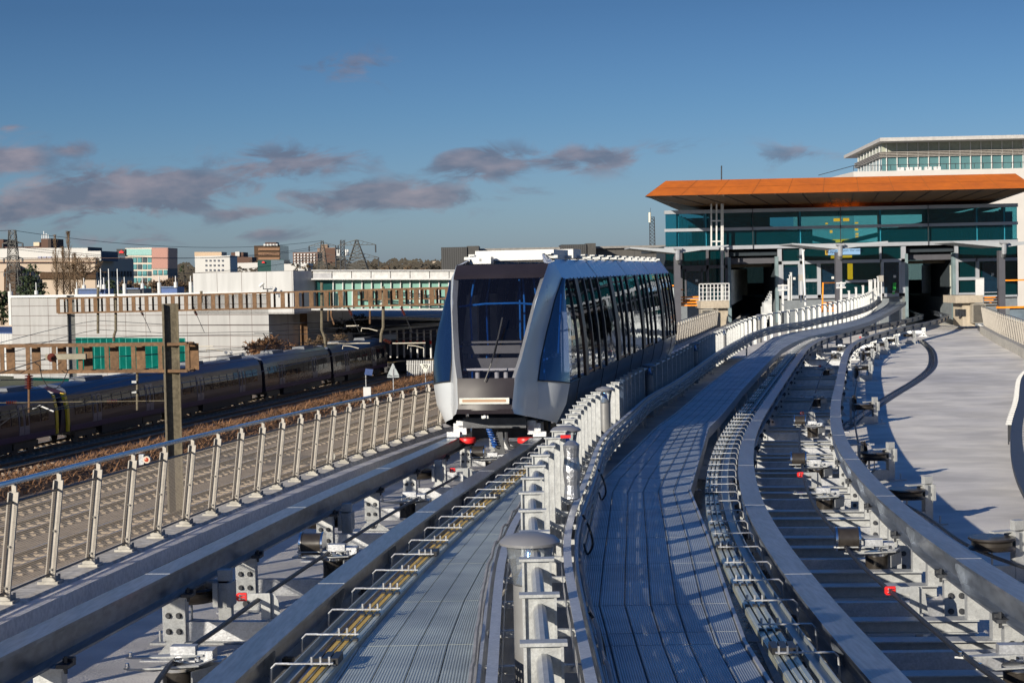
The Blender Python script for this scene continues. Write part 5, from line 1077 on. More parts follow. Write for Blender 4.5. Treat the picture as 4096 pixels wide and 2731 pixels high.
mb = MB(); mb.tube([at(1038, 1146, 166), at(1054, 1132, 166)], .14, 10); mb.build('housing', whitep, t); mb = MB(); mb.bar(at(1052, 1156, 166), at(1090, 1156, 166), .08); mb.bar(at(1071, 1156, 166), at(1071, 1172, 166), .1); mb.bar(at(1052, 1140, 166), at(1054, 1157, 166), .08); mb.build('bracket', darkst, t); mb = MB(); mb.box(at(1085, 1150, 166), (.26, .1, .18)); mb.build('floodlight', galv, t)
t = thing('security_camera', 'pair of white floodlight cameras on a short pole above the train roof', 'camera', at(925, 1420, 163)); 
for x in (908, 928): mb = MB(); mb.tube([at(x, 1413, 163), at(x - 8, 1406, 163)], .13, 8); mb.build('housing', whitep, t)
mb = MB(); mb.bar(at(905, 1420, 163), at(932, 1420, 163), .06); mb.bar(at(918, 1420, 163), at(918, 1470, 163), .08); mb.build('bracket', darkst, t)
# dark grey station blocks behind the shuttle train
Yd = 205; dg_ = cladmat('dark_grey_cladding', (.085, .08, .075), 2.2, 6, .02, (.03, .03, .03)); rib = cladmat('dark_ribbed', (.06, .06, .06), .25, 8, .03, (.02, .02, .02))
a_, b_ = at(1900, 1010, Yd), at(2700, 1000, Yd); t = thing('grey_block', 'long low dark grey clad building behind the shuttle train', 'building', (a_.x, a_.y, -11))
mb = MB(); slab(mb, at(1790, 1001, Yd), b_, -11, at(2300, 995, Yd).z, 12); mb.build('wall', dg_, t)
for x0, x1, y0 in ((1764, 1867, 990), (2243, 2345, 979)):
    a_, b_ = at(x0, y0, Yd - 5), at(x1, y0, Yd - 5); mb = MB(); slab(mb, a_, b_, -6, a_.z, 9); mb.build('tower_block', rib, t); mb = MB(); c_ = at(x1 + (48 if x0 < 2000 else 38), y0 - 2, Yd - 4.8); slab(mb, Vector((b_.x, b_.y + .2, 0)), c_, -6, a_.z + .1, 9); mb.build('tower_side', mat('dark_side_panel', (.05, .048, .045), .6), t)
mb = MB(); mb.bar(at(1870, 1000, Yd - .3), at(2700, 984, Yd - .3), .5, .25); mb.build('parapet', mat('parapet_grey', (.2, .19, .18), .6), t)
mb = MB(); face(mb, 2500, 2660, 1030, 1066, Yd - 30, 2); mb.build('white_panel', whitep, t)
# phone mast
def lattice(t, x, y0, y1, Y, w0, w1, n, r, m, name='lattice'):
    base, top = at(x, y1, Y), at(x, y0, Y); zb, zt_ = base.z, top.z; mb = MB(); c = [(-1, -1), (1, -1), (1, 1), (-1, 1)]
    P_ = lambda i, k: Vector((base.x + c[k % 4][0] * (w0 + (w1 - w0) * i / n) / 2, base.y + c[k % 4][1] * (w0 + (w1 - w0) * i / n) / 2, zb + (zt_ - zb) * i / n))
    for i in range(n):
        for k in range(4):
            mb.bar(P_(i, k), P_(i + 1, k), r * 1.5); mb.bar(P_(i, k), P_(i + 1, k + 1), r); mb.bar(P_(i, k + 1), P_(i + 1, k), r); mb.bar(P_(i + 1, k), P_(i + 1, k + 1), r)
    mb.build(name, m, t); return base.x, base.y, zb, zt_
t = thing('phone_mast', 'slim lattice phone mast with one pale antenna left of the glass station', 'mast', at(2605, 983, 320)); lattice(t, 2610, 868, 990, 320, .95, .85, 9, .05, darkst); mb = MB(); mb.tube([at(2599, 890, 319), at(2599, 850, 319)], .22, 8); mb.build('antenna', mat('antenna_cream', (.65, .62, .5), .5), t); mb = MB(); mb.bar(at(2602, 850, 319), at(2602, 832, 319), .06); mb.build('rod', darkst, t)
# ------------------------------------------------------------------ the glass station
YS = 121.0; REFX = 2658
def zr(y, Y=YS): return at(REFX, y, Y).z
def xr(x, y, Y=YS): return at(x, y - .022 * (x - REFX), Y).x
def BX(mb, x0, x1, y0, y1, Y=YS, dep=.3):
    a, b = xr(x0, (y0 + y1) / 2, Y), xr(x1, (y0 + y1) / 2, Y); z0, z1 = zr(y1, Y), zr(y0, Y)
    return mb.box(((a + b) / 2, Y + dep / 2, (z0 + z1) / 2), (abs(b - a), dep, z1 - z0))
st = thing('glass_station', 'wide glass and pale steel station building under the flaring orange roof', 'station', (xr(3350, 1250), YS, zs(YS, -.87)))
stm = mat('station_steel', (.34, .36, .40), .5, .2, .06, 2); std = mat('station_dark_steel', (.085, .085, .10), .55, .2, .08, 2)
sgl = glassmat('station_glass', (.30, .66, .74), (.0, .10, .14), .2, .01, 1.6); lowg = glassmat('lower_glass', (.35, .68, .70), (.0, .07, .09), .25, .02, 1.6)
for y0, y1, o_ in ((843, 857, .25), (916, 928, .12), (988, 1003, .2)):
    mb = MB(); BX(mb, 2658, 4072, y0, y1, YS - o_, .3 + o_); mb.build('rail_band', stm, st)
for i, (a, b) in enumerate(((2662, 2710), (2714, 2820), (2826, 3010), (3013, 3197), (3203, 3361), (3364, 3517), (3523, 3712), (3715, 3904), (3910, 4014), (4020, 4068))):
    for y0, y1 in ((857, 916), (928, 988)):
        mb = MB(); BX(mb, a, b, y0, y1, YS + .06, .03); mb.build('glass_pane', sgl, st)
fin = mat('teal_fin', (.03, .25, .34), .3, .1)
for x in (2712, 2823, 3200, 3520, 3907, 4017): mb = MB(); BX(mb, x - 5, x + 5, 857, 988, YS + .15, .5); mb.build('glass_fin', fin, st)
for x in (3011.5, 3362.5, 3713.5): mb = MB(); BX(mb, x - 1.2, x + 1.2, 843, 1003, YS - .3, .1); mb.build('expansion_joint', darkst, st)
# orange roof: inverted pyramid with a tilted fascia
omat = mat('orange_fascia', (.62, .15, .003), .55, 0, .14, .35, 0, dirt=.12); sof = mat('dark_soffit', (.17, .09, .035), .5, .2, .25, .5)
def PX(x, y, Y): return Vector((xr(x, y, Y), Y, zr(y, Y)))
tl, tr2_ = PX(2663, 724, 118), PX(4062, 724, 118); ll, lr = PX(2581, 783, 114.5), PX(4146, 783, 114.5); bl, br_ = PX(2850, 848, 124), PX(3885, 848, 124); zt_, zl, zb = tl.z, ll.z, bl.z
SH = .17; tl2, tr3 = Vector((tl.x + SH * 32, 150, zt_)), Vector((tr2_.x + SH * 32, 150, zt_)); ll2, lr2 = Vector((ll.x + SH * 39.5, 154, zl)), Vector((lr.x + SH * 39.5, 154, zl)); bl2, br2_ = Vector((bl.x + SH * 20, 144, zb)), Vector((br_.x + SH * 20, 144, zb))
for nm, f in (('front', (tl, tr2_, lr, ll)), ('left', (tl2, tl, ll, ll2)), ('right', (tr2_, tr3, lr2, lr)), ('back', (tr3, tl2, ll2, lr2))):
    mb = MB(); a, b, c, d_ = f; n = 11 if nm == 'front' else 8; md = lambda p, q, t: p.lerp(q, t)
    for i in range(n):
        for h0, h1 in ((0, .49), (.50, 1)):
            t0, t1 = i / n + .0006, (i + 1) / n - .0006; mb.quad(md(md(a, b, t0), md(d_, c, t0), h0), md(md(a, b, t1), md(d_, c, t1), h0), md(md(a, b, t1), md(d_, c, t1), h1), md(md(a, b, t0), md(d_, c, t0), h1))
    mb.build('roof_fascia', omat, st)
e = Vector((0, .05, 0)); mb = MB(); mb.quad(tl + e, tr2_ + e, lr + e, ll + e); mb.build('fascia_backing', mat('seam_orange', (.40, .14, .03), .6), st)
mb = MB(); mb.add([tl, tr2_, tr3, tl2], [(0, 1, 2, 3)]); mb.build('roof_top', mat('roof_top_grey', (.3, .3, .3), .7), st)
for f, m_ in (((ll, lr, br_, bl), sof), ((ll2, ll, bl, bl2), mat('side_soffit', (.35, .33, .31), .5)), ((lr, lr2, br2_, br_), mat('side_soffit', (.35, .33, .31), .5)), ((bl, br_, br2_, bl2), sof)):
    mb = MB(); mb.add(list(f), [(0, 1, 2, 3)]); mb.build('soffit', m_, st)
for i in range(16):
    t = i / 15; a = ll.lerp(lr, t); b = bl.lerp(br_, t); mb = MB(); mb.bar(a + Vector((0, .1, -.04)), b + Vector((0, 0, -.05)), .04, .03); mb.build('soffit_joint', blackp, st)
# inside: butterfly soffit, floors, columns, lights, stair
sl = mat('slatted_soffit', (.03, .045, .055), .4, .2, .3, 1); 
for x0, y0, x1, y1 in ((2790, 852, 3330, 985), (3990, 852, 3380, 985)):
    for k in range(7):
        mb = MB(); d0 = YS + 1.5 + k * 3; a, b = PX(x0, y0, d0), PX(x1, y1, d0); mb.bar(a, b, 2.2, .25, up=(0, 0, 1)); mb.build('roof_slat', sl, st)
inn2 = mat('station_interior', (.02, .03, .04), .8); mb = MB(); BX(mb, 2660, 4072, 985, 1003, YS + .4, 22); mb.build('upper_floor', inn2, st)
stepm = mat('stepped_panel', (.01, .07, .11), .5)
for sgn, x0 in ((1, 2716), (-1, 4012)):
    for i in range(15):
        xa = x0 + sgn * i * 15; mb = MB(); BX(mb, min(xa, xa + sgn * 14), max(xa, xa + sgn * 14), 866 + i * 5.5, 985, YS + 3, .2); mb.build('stepped_panel', stepm, st)
for x0, x1, y0 in ((2716, 3080, 875), (3690, 4050, 875), (3080, 3250, 930), (3520, 3690, 930)): mb = MB(); BX(mb, x0, x1, y0, 985, YS + 20, .2); mb.build('dark_back_panel', stepm, st)  # dark panels added behind the glass for louvres and dark reflections
for x in (3095, 3230, 3560, 3735): mb = MB(); BX(mb, x - 4, x + 4, 930, 1100, YS + 12, .4); mb.build('inner_column', std, st)
lit = emis('warm_lamp', (1, .13, .006), 8); yl2 = mat('yellow_lining', (.72, .62, .02), .5)
for x0, x1, y0, y1 in ((3336, 3360, 888, 900), (3374, 3397, 888, 900), (3303, 3312, 905, 911), (3421, 3433, 905, 911), (3303, 3312, 921, 928), (3421, 3433, 930, 939), (3321, 3330, 935, 946), (3424, 3434, 948, 956), (3424, 3434, 960, 968), (3425, 3434, 973, 980)):
    mb = MB(); BX(mb, x0, x1, y0, y1, YS + 5, .2); mb.build('ceiling_lamp', lit, st)
ye = emis('yellow_glow_lining', (1, .19, .003), 5)  # stair lining made to glow so its yellow shows through the tinted glass
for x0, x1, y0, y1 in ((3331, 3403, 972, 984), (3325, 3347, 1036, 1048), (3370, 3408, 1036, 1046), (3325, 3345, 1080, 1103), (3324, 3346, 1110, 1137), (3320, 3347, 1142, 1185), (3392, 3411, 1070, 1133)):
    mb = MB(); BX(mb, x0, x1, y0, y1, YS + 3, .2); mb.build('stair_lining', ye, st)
# lower blocks: (x0, x1, y of the floor, dark?)
for x0, x1, y1 in ((2662, 2915, 1215), (3113, 3622, 1205), (3822, 4070, 1215)):
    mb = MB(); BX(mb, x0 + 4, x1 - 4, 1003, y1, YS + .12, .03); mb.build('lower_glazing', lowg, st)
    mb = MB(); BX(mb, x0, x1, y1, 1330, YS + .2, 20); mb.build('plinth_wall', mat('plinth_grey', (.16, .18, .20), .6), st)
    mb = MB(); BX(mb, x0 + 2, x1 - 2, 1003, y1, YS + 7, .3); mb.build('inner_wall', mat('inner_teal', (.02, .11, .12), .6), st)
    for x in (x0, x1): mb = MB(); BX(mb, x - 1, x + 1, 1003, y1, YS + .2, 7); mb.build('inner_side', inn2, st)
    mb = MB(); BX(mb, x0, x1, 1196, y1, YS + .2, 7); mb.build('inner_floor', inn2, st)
def frame(x0, x1, y0, y1, m=stm, n='frame', Y=YS - .08, dep=.22): mb = MB(); BX(mb, x0, x1, y0, y1, Y, dep); return mb.build(n, m, st)
for a in ((2700, 2730, 1003, 1215), (2826, 2836, 1003, 1215), (2902, 2916, 1003, 1215), (2662, 2915, 1065, 1078), (2736, 2830, 1078, 1088), (2834, 2905, 1137, 1146), (2740, 2746, 1078, 1212), (2806, 2812, 1078, 1212)): frame(*a, m=std)
for a in ((3112, 3128, 1003, 1205), (3606, 3624, 1003, 1205), (3112, 3620, 1055, 1068), (3200, 3212, 1003, 1205), (3270, 3284, 1068, 1205), (3128, 3134, 1068, 1205), (3194, 3200, 1068, 1205), (3212, 3270, 1128, 1140), (3524, 3536, 1068, 1205), (3596, 3606, 1068, 1205), (3384, 3528, 1136, 1146), (3113, 3620, 1192, 1206), (3352, 3362, 1068, 1205), (3519, 3526, 1003, 1068)): frame(*a)
for a in ((3820, 3834, 1003, 1215), (3834, 3910, 1060, 1072), (3905, 3918, 1060, 1215), (3834, 3905, 1134, 1146), (3834, 3905, 1196, 1210), (3918, 4070, 1060, 1072), (3996, 4006, 1072, 1215), (3820, 4070, 1208, 1216)): frame(*a)
for x0, x1, y0 in ((2746, 2806, 1092), (3136, 3192, 1078), (3290, 3350, 1075), (3538, 3594, 1070), (3930, 3994, 1078)):
    mb = MB(); BX(mb, x0, x1, y0, 1200, YS - .02, .06); k = mb.build('door', mat('door_glass', (.005, .02, .04), .08, 0, .3, 1, coat=.5), st)
    mb = MB(); BX(mb, x0 + 36, x0 + 46, 1120, 1130, YS - .04, .02); mb.build('door_notice', whitep, k)
    mb = MB(); BX(mb, x0 + 2, x1 - 2, 1195, 1198, YS - .05, .03); mb.build('kick_plate', stm, k)
for i in range(6):
    mb = MB(); BX(mb, 2742 + i * 28, 2760 + i * 28, 1010, 1200, YS + 4 + i * .3, .15); mb.build('teal_fin', mat('bright_teal', (.0, .45, .45), .5), st)
# notice screen
scr = thing('display_screen', 'pale blue display screen reading Rising behind the middle canopy', 'screen', PX(3376, 1012, YS + 1)); mb = MB(); BX(mb, 3312, 3441, 1010, 1034, YS + .02, .05); mb.build('screen', emis('screen_blue', (.30, .48, .68), .9), scr)
text('Rising', Vector((xr(3332, 1020), YS - .02, zr(1021))), .42, emis('screen_ink', (.01, .015, .06), .5), scr); text('port. Our comm', Vector((xr(3412, 1018), YS - .02, zr(1017))), .20, emis('screen_ink', (.01, .015, .06), .5), scr)
mb = MB(); BX(mb, 3301, 3312, 1010, 1034, YS + .03, .05); mb.build('screen_border', mat('screen_ochre', (.4, .25, .03), .5), scr)
# tunnels
for x0, x1, lab in ((2916, 3112, 'l'), (3624, 3820, 'r')):
    mb = MB(); BX(mb, x0 - 20, x1 + 200, 1140, 1300, YS + 34, .3); mb.build('tunnel_end', mat('tunnel_dark', (.012, .018, .022), .5), st); mb = MB(); BX(mb, x0 - 20, x1 + 200, 1003, 1140, YS + 34, .1); mb.build('end_glazing', glassmat('end_glass', (.45, .62, .66), (.0, .02, .03), .3, .02, 1.5), st)
    mb = MB(); BX(mb, x0, x1, 1038, 1062, YS + 1, .4); mb.build('tunnel_beam', std, st)
    mb = MB(); BX(mb, x0, x1, 1064, 1076, YS + 3, .4); mb.build('tunnel_soffit_edge', mat('brown_edge', (.12, .095, .065), .6), st)
    for s, xx in ((-1, x0), (1, x1)):
        X = xr(xx, 1150); mb = MB(); mb.box((X + s * .15 + SH * 17, YS + 17, (zr(1003) + zr(1300)) / 2), (.2, 34.5, zr(1003) - zr(1300)), -math.atan(SH)); mb.build('tunnel_wall', mat('tunnel_wall_dark', (.12, .13, .13), .6), st)
        for k in range(16): mb = MB(); mb.box((X - s * .08 + SH * (1.2 + k * 2), YS + 1.2 + k * 2, (zr(1085) + zr(1225)) / 2), (.22, .55, zr(1085) - zr(1225))); mb.build('screen_panel', mat('pale_fin', (.62, .64, .58), .5), st)
    mb = MB(); a_, b_ = xr(x0, 1060), xr(x1, 1060); mb.prism([(a_, YS + .5, zr(1030)), (b_, YS + .5, zr(1030)), (b_ + SH * 34, YS + 34, zr(1030)), (a_ + SH * 34, YS + 34, zr(1030))], (0, 0, .3)); mb.build('tunnel_ceiling', inn2, st)
    for xx in (x0 + 3, x1 - 3): mb = MB(); BX(mb, xx - 6, xx + 6, 1035, 1300, YS - .1, .4); mb.build('portal_post', mat('teal_grey_post', (.16, .22, .24), .5), st)
# gull-wing canopies on dark columns
cang = mat('canopy_grey', (.36, .38, .40), .5, .1, .06, 2)
for i, (xa, ya, xm, ym, xb, yb, nm) in enumerate(((2520, 991, 2710, 1015, 2914, 990, 'left'), (3168, 989, 3358, 1012, 3552, 988, 'middle'), (3817, 995, 4012, 1018, 4210, 997, 'right'))):
    Yc = 113.5; t = thing('gull_canopy', f'{nm} shallow V-shaped canopy on a dark column before the glass station', 'canopy', (xr(xm, 1150, Yc), Yc, zs(Yc, -.87)), group='V-shaped canopies before the station')
    a, m1, b = PX(xa, ya, Yc), PX(xm, ym, Yc), PX(xb, yb, Yc)
    for p, nm2 in ((a, 'wing'), (b, 'wing')):
        mb = MB(); mb.prism([p, m1, m1 + Vector((0, 0, .30)), p + Vector((0, 0, .08))], (0, 5.5, 0)); mb.build('wing', cang, t)
    mb = MB(); xc = m1.x; mb.box((xc, Yc + .5, (m1.z + zs(Yc, -.87)) / 2 - .1), (.40, .5, m1.z - zs(Yc, -.87) - .2)); mb.build('column', std, t)
    mb = MB(); mb.tube([(xc, Yc - .2, m1.z + .25), (xc, Yc - .3, m1.z), (xc - .02, Yc - .3, m1.z - .35), (xc + .05, Yc + .1, m1.z - .55)], .16, 10); mb.box((xc, Yc - .2, m1.z + .3), (.5, .4, .12)); mb.build('rainwater_pipe', mat('pipe_grey', (.25, .26, .28), .5), t)
# white cat ladder with hoops
t = thing('cat_ladder', 'tall white caged ladder rising to the orange roof', 'ladder', PX(2868, 1215, YS - 1.2))
for x in (2845, 2866, 2886, 2891): mb = MB(); y1 = 1215 if x > 2880 else 990; a, b = PX(x, 804, YS - 1.2), PX(x, y1, YS - 1.2); mb.bar(a, b, .10); mb.build('stile', whitep, t)
for y in (806, 888, 970): mb = MB(); mb.bar(PX(2843, y, YS - 1.2), PX(2893, y, YS - 1.2), .09); mb.build('hoop', whitep, t)
for k in range(28): mb = MB(); y = 815 + k * 14; mb.bar(PX(2886, y, YS - 1.25), PX(2892, y, YS - 1.25), .04); mb.build('rung', whitep, t)
for x, y0, y1, Y, lb in ((2886, 668, 725, 119, 'thin dark aerial standing on the orange roof'),):
    t = thing('roof_aerial', lb, 'aerial', PX(x, y1, Y)); mb = MB(); mb.bar(PX(x, y0, Y), PX(x, y1, Y), .08); mb.build('rod', darkst, t)
t = thing('white_pole', 'slim white leaning pole before the middle block of the station', 'pole', PX(3222, 1222, 108)); mb = MB(); mb.tube([PX(3222, 1235, 108), PX(3212, 1013, 108)], .07, 8); mb.build('pole', whitep, t); mb = MB(); mb.bar(PX(3206, 1013, 108), PX(3218, 1013, 108), .1); mb.build('cross_head', whitep, t)
# concrete piers with louvred boxes and cages
cpier = mat('sandy_concrete', (.42, .36, .28), .9, 0, .12, .9, .2, 15, dirt=.15)
for nm, xs, xc, xl, ys, dy in (('left', (2803, 2917), (2868, 2912), (2805, 2856), 1207, 0), ('right', (3822, 3932), (3850, 3900), (3890, 3942), 1207, 0)):
    Yp = 112; t = thing('concrete_pier', f'sandy concrete pier with slab top beside the {nm} tunnel mouth', 'pier', (xr(xs[0], 1250, Yp), Yp, zs(Yp, -.87)), group='concrete piers by the tunnel mouths')
    mb = MB(); BX(mb, xs[0], xs[1], ys, ys + 30, Yp, 3.2); mb.build('slab', cpier, t); mb = MB(); BX(mb, xc[0], xc[1], ys + 30, 1330, Yp + .5, 2.4); mb.build('column', cpier, t)
    mb = MB(); BX(mb, xl[0], xl[1], ys + 34, 1318, Yp - .2, 1.4); k = mb.build('louvre_box', mat('box_frame', (.30, .27, .22), .6), t)
    for j in range(16): mb = MB(); BX(mb, xl[0] + 4, xl[1] - 4, ys + 39 + j * 4.4, ys + 41 + j * 4.4, Yp - .26, .08); mb.build('louvre', darkst, k)
    for j in range(6): mb = MB(); x = xs[0] + 6 + j * 6; BX(mb, x, x + 4, 1262, 1290, Yp + .4, .5); mb.build('cable_box', darkst, t)
    t = thing('cage_railing', f'small white mesh cage railing standing on the {nm} concrete pier', 'railing', PX(xs[0], ys, Yp)); mb = MB()
    xa, xb = (2797, 2916) if nm == 'left' else (3904, 3934)
    for j in range(9): x = xa + (xb - xa) * j / 8; mb = MB(); mb.bar(PX(x, ys, Yp + .1), PX(x, ys - 68, Yp + .1), .06); mb.build('upright', whitep, t)
    for y in (68, 52, 35, 18, 3): mb = MB(); mb.bar(PX(xa, ys - y, Yp + .1), PX(xb, ys - y, Yp + .1), .06 if y == 68 else .035); mb.build('rail', whitep, t)
orng = mat('orange_rail', (.80, .26, .01), .45)
for nm, x0, x1, y0, yp in (('left', 2716, 2800, 1188, 1160), ('middle', 3292, 3350, 1222, 1145), ('right', 3940, 4010, 1214, 1150)):
    t = thing('orange_steps', f'{nm} flight of bright orange access steps before the station', 'steps', PX(x0, 1250, 114)); 
    for j in range(4): mb = MB(); BX(mb, x0, x1, y0 + j * 11, y0 + j * 11 + 5, 115 - j * .3, .3); mb.build('tread', orng, t)
    mb = MB(); xx = x0 if nm != 'right' else x1 - 10; s = 1 if nm != 'right' else -1
    mb.bar(PX(xx, yp, 115), PX(xx + s * -3, y0 + 40, 114), .09); mb.bar(PX(xx, yp, 115), PX(xx + s * (14 if nm == 'left' else 70), yp, 116.5), .08) if nm != 'right' else mb.bar(PX(x1 - 10, yp, 115), PX(x1 + 6, y0 + 40, 114), .09)
    mb.build('handrail', orng, t)
t = thing('orange_handrail', 'long orange rail along the glass parapet at the right edge', 'handrail', PX(4000, 1262, 112)); mb = MB(); mb.bar(PX(3985, 1258, 112), PX(4250, 1258, 112), .12); mb.build('rail', orng, t); mb = MB(); BX(mb, 4040, 4250, 1262, 1320, 112.2, .05); mb.build('parapet_panel', mat('parapet_panel_grey', (.14, .18, .22), .3), t)
t = thing('orange_handrail', 'short orange rail on the far side of the station column at right', 'handrail', PX(4030, 1150, 120)); mb = MB(); mb.bar(PX(4015, 1150, 118.5), PX(4110, 1150, 118.5), .1); mb.build('rail', orng, t)
t = thing('orange_handrail', 'short orange rail left of the left canopy column', 'handrail', PX(2685, 1150, 118)); mb = MB(); mb.bar(PX(2650, 1143, 118), PX(2706, 1143, 118), .1); mb.build('rail', orng, t); mb = MB(); BX(mb, 2640, 2706, 1148, 1215, 118.2, .06); mb.build('parapet_panel', mat('parapet_panel_pale', (.34, .38, .40), .4), t)
for x, y0, y1, nm in ((3131, 1147, 1225, 'left'), (3364, 1142, 1230, 'right')):
    Y = 106; t = thing('signal_frame', f'white double-barred steel frame at the {nm} of the middle island', 'frame', PX(x, y1, Y)); mb = MB(); mb.bar(PX(x, y0, Y), PX(x, y1 + 30, Y), .12); mb.build('post', whitep, t)
    for y in (y0 + 2, y0 + 20): mb = MB(); BX(mb, x - 19, x + 19, y, y + 6, Y - .1, .1); mb.build('crossbar', whitep, t)
    for x2 in (x - 13, x + 10): mb = MB(); BX(mb, x2 - 5, x2 + 5, y0 + 9, y0 + 19, Y - .05, .2); mb.build('speaker_box', stm, t)
for x, y, nm in ((3204, 1110, 'left'), (3526, 1120, 'right')):
    t = thing('control_box', f'grey control box on a white post at the {nm} side of the island', 'box', PX(x, 1180, 108)); mb = MB(); BX(mb, x - 8, x + 8, y, y + 25, 108, .3); mb.build('box', mat('warm_grey_box', (.35, .32, .28), .5), t); mb = MB(); BX(mb, x - 2, x + 2, y + 24, 1220, 108, .1); mb.build('post', whitep, t)
t = thing('steel_cabinet', 'pale steel cabinet standing on the middle guardrail before the island', 'cabinet', PX(3070, 1245, 92)); mb = MB(); BX(mb, 3055, 3087, 1218, 1258, 90, .6); mb.build('cabinet', mat('pale_cabinet', (.62, .62, .60), .4, .2), t)
for i, (x, y0, y1) in enumerate(((3160, 1110, 1200), (3164, 1100, 1200), (3154, 1125, 1200), (3424, 1165, 1210), (3452, 1158, 1205), (3478, 1137, 1200), (3485, 1136, 1200), (3500, 1133, 1198), (3513, 1123, 1195), (3396, 1178, 1220))):
    t = thing('white_post', f'{nth(i)} slim white post from the left on the station end of the guardrails', 'post', PX(x, y1, 110), group='slim white posts by the station'); mb = MB(); mb.bar(PX(x, y0, 110), PX(x, y1 + 12, 110), .11); mb.build('post', whitep, t); mb = MB(); BX(mb, x - 4, x + 4, y0, y0 + 4, 109.9, .2); mb.build('cap', whitep, t)
t = thing('safety_jacket', 'green high visibility jacket hanging behind the right glass door', 'jacket', PX(3576, 1200, YS - .3)); mb = MB(); q = [PX(3573, 1152, YS - .2), PX(3585, 1150, YS - .2), PX(3583, 1175, YS - .2), PX(3578, 1196, YS - .2), PX(3570, 1195, YS - .2), PX(3572, 1172, YS - .2)]; mb.prism(q, (0, .12, 0)); k = mb.build('cloth', mat('hi_vis_green', (.05, .5, .08), .7), t)
mb = MB(); mb.bar(PX(3569, 1186, YS - .25), PX(3580, 1184, YS - .25), .05, .08); mb.build('reflective_band', whitep, k)
# ------------------------------------------------------------------ office block behind the station
Yh = 190; ho = thing('office_block', 'tall pale office block with overhanging flat roof behind the orange roof', 'building', (xr(3520, 700, Yh), Yh, -10))
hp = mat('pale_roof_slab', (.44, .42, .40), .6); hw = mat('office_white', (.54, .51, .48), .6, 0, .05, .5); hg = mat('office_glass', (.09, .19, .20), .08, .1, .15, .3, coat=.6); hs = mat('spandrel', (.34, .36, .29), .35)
zq = lambda y, Y=Yh: at(3500, y, Y).z
def XX(x, y=650, Y=Yh): return at(x, y, Y).x
a, b = Vector((XX(3498), Yh - 3, zq(574))), Vector((XX(4400), Yh - 3, zq(574))); bk = Vector((XX(3375, 600, Yh + 26), Yh + 26, zq(574)))
mb = MB(); mb.prism([a, b, b + Vector((0, 26, 0)), bk], (0, 0, zq(560) - zq(574))); mb.build('roof_slab', hp, ho)
fl = [Vector((XX(3528), Yh, 0)), Vector((XX(4400), Yh, 0)), Vector((XX(4400), Yh + 24, 0)), Vector((XX(3430, 640, Yh + 20), Yh + 20, 0))]
def band2(y0, y1, m, nm, o_=0):
    mb = MB(); mb.prism([Vector((p.x + (o_ if i in (1, 2) else -o_), p.y + (-o_ if i in (0, 1) else o_), zq(y1))) for i, p in enumerate(fl)], (0, 0, zq(y0) - zq(y1))); return mb.build(nm, m, ho)
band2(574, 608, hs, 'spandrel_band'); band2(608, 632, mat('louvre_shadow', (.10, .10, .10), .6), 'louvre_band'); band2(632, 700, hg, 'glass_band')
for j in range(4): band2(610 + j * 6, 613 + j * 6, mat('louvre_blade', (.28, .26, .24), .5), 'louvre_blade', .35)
for i in range(20):
    x = 3545 + i * 42; mb = MB(); mb.bar((XX(x), Yh - .12, zq(576)), (XX(x), Yh - .12, zq(692)), .08, .15); mb.build('mullion', whitep, ho)
for i in range(8):
    p = fl[0].lerp(fl[3], (i + .5) / 8); mb = MB(); mb.bar((p.x - .1, p.y, zq(576)), (p.x - .1, p.y, zq(692)), .08, .15); mb.build('mullion', whitep, ho)
mb = MB(); mb.prism([Vector((XX(3310, 700, Yh + 6), Yh + 12, 0)), Vector((XX(3370), Yh - 6, 0)), Vector((XX(4400), Yh - 6, 0)), Vector((XX(4400), Yh + 30, 0)), Vector((XX(3310, 700, Yh + 6), Yh + 30, 0))], (0, 0, 1)); 
for v in mb.v: v.z = zq(697) if v.z > .5 else zq(1300)
mb.build('white_storeys', hw, ho)
mb = MB(); mb.bar((XX(3370), Yh - 5.8, zq(674)), (XX(4400), Yh - 5.8, zq(674)), .06); mb.bar((XX(3370), Yh - 5.8, zq(674)), (XX(3312, 700, Yh + 6), Yh + 12, zq(674)), .06); mb.build('balustrade_rail', darkst, ho)
for i in range(24):
    x = 3372 + i * 36; mb = MB(); mb.bar((XX(x), Yh - 5.8, zq(674)), (XX(x), Yh - 5.8, zq(693)), .05); mb.build('baluster', darkst, ho)
for i, x in enumerate((3560, 3594, 3628, 3668, 3704)):
    mb = MB(); mb.box((XX(x + 12), Yh - 3.5, zq(688)), (.7, .5, .45)); mb.build('air_unit', whitep, ho)
for j in range(7):
    for i in range(6):
        x = 4075 + i * 60; y = 760 + j * 88; w = MB(); w.box((XX(x + 22, y), Yh - 6.05, zq(y)), (1.15, .1, 1.0)); k = w.build('window', mat('curtained_window', (.10, .12, .09), .15), ho)
        w = MB(); w.box((XX(x + 2, y), Yh - 6.08, zq(y)), (.12, .1, 1.1)); w.build('blue_edge', mat('blue_trim', (.02, .04, .35), .4), k)
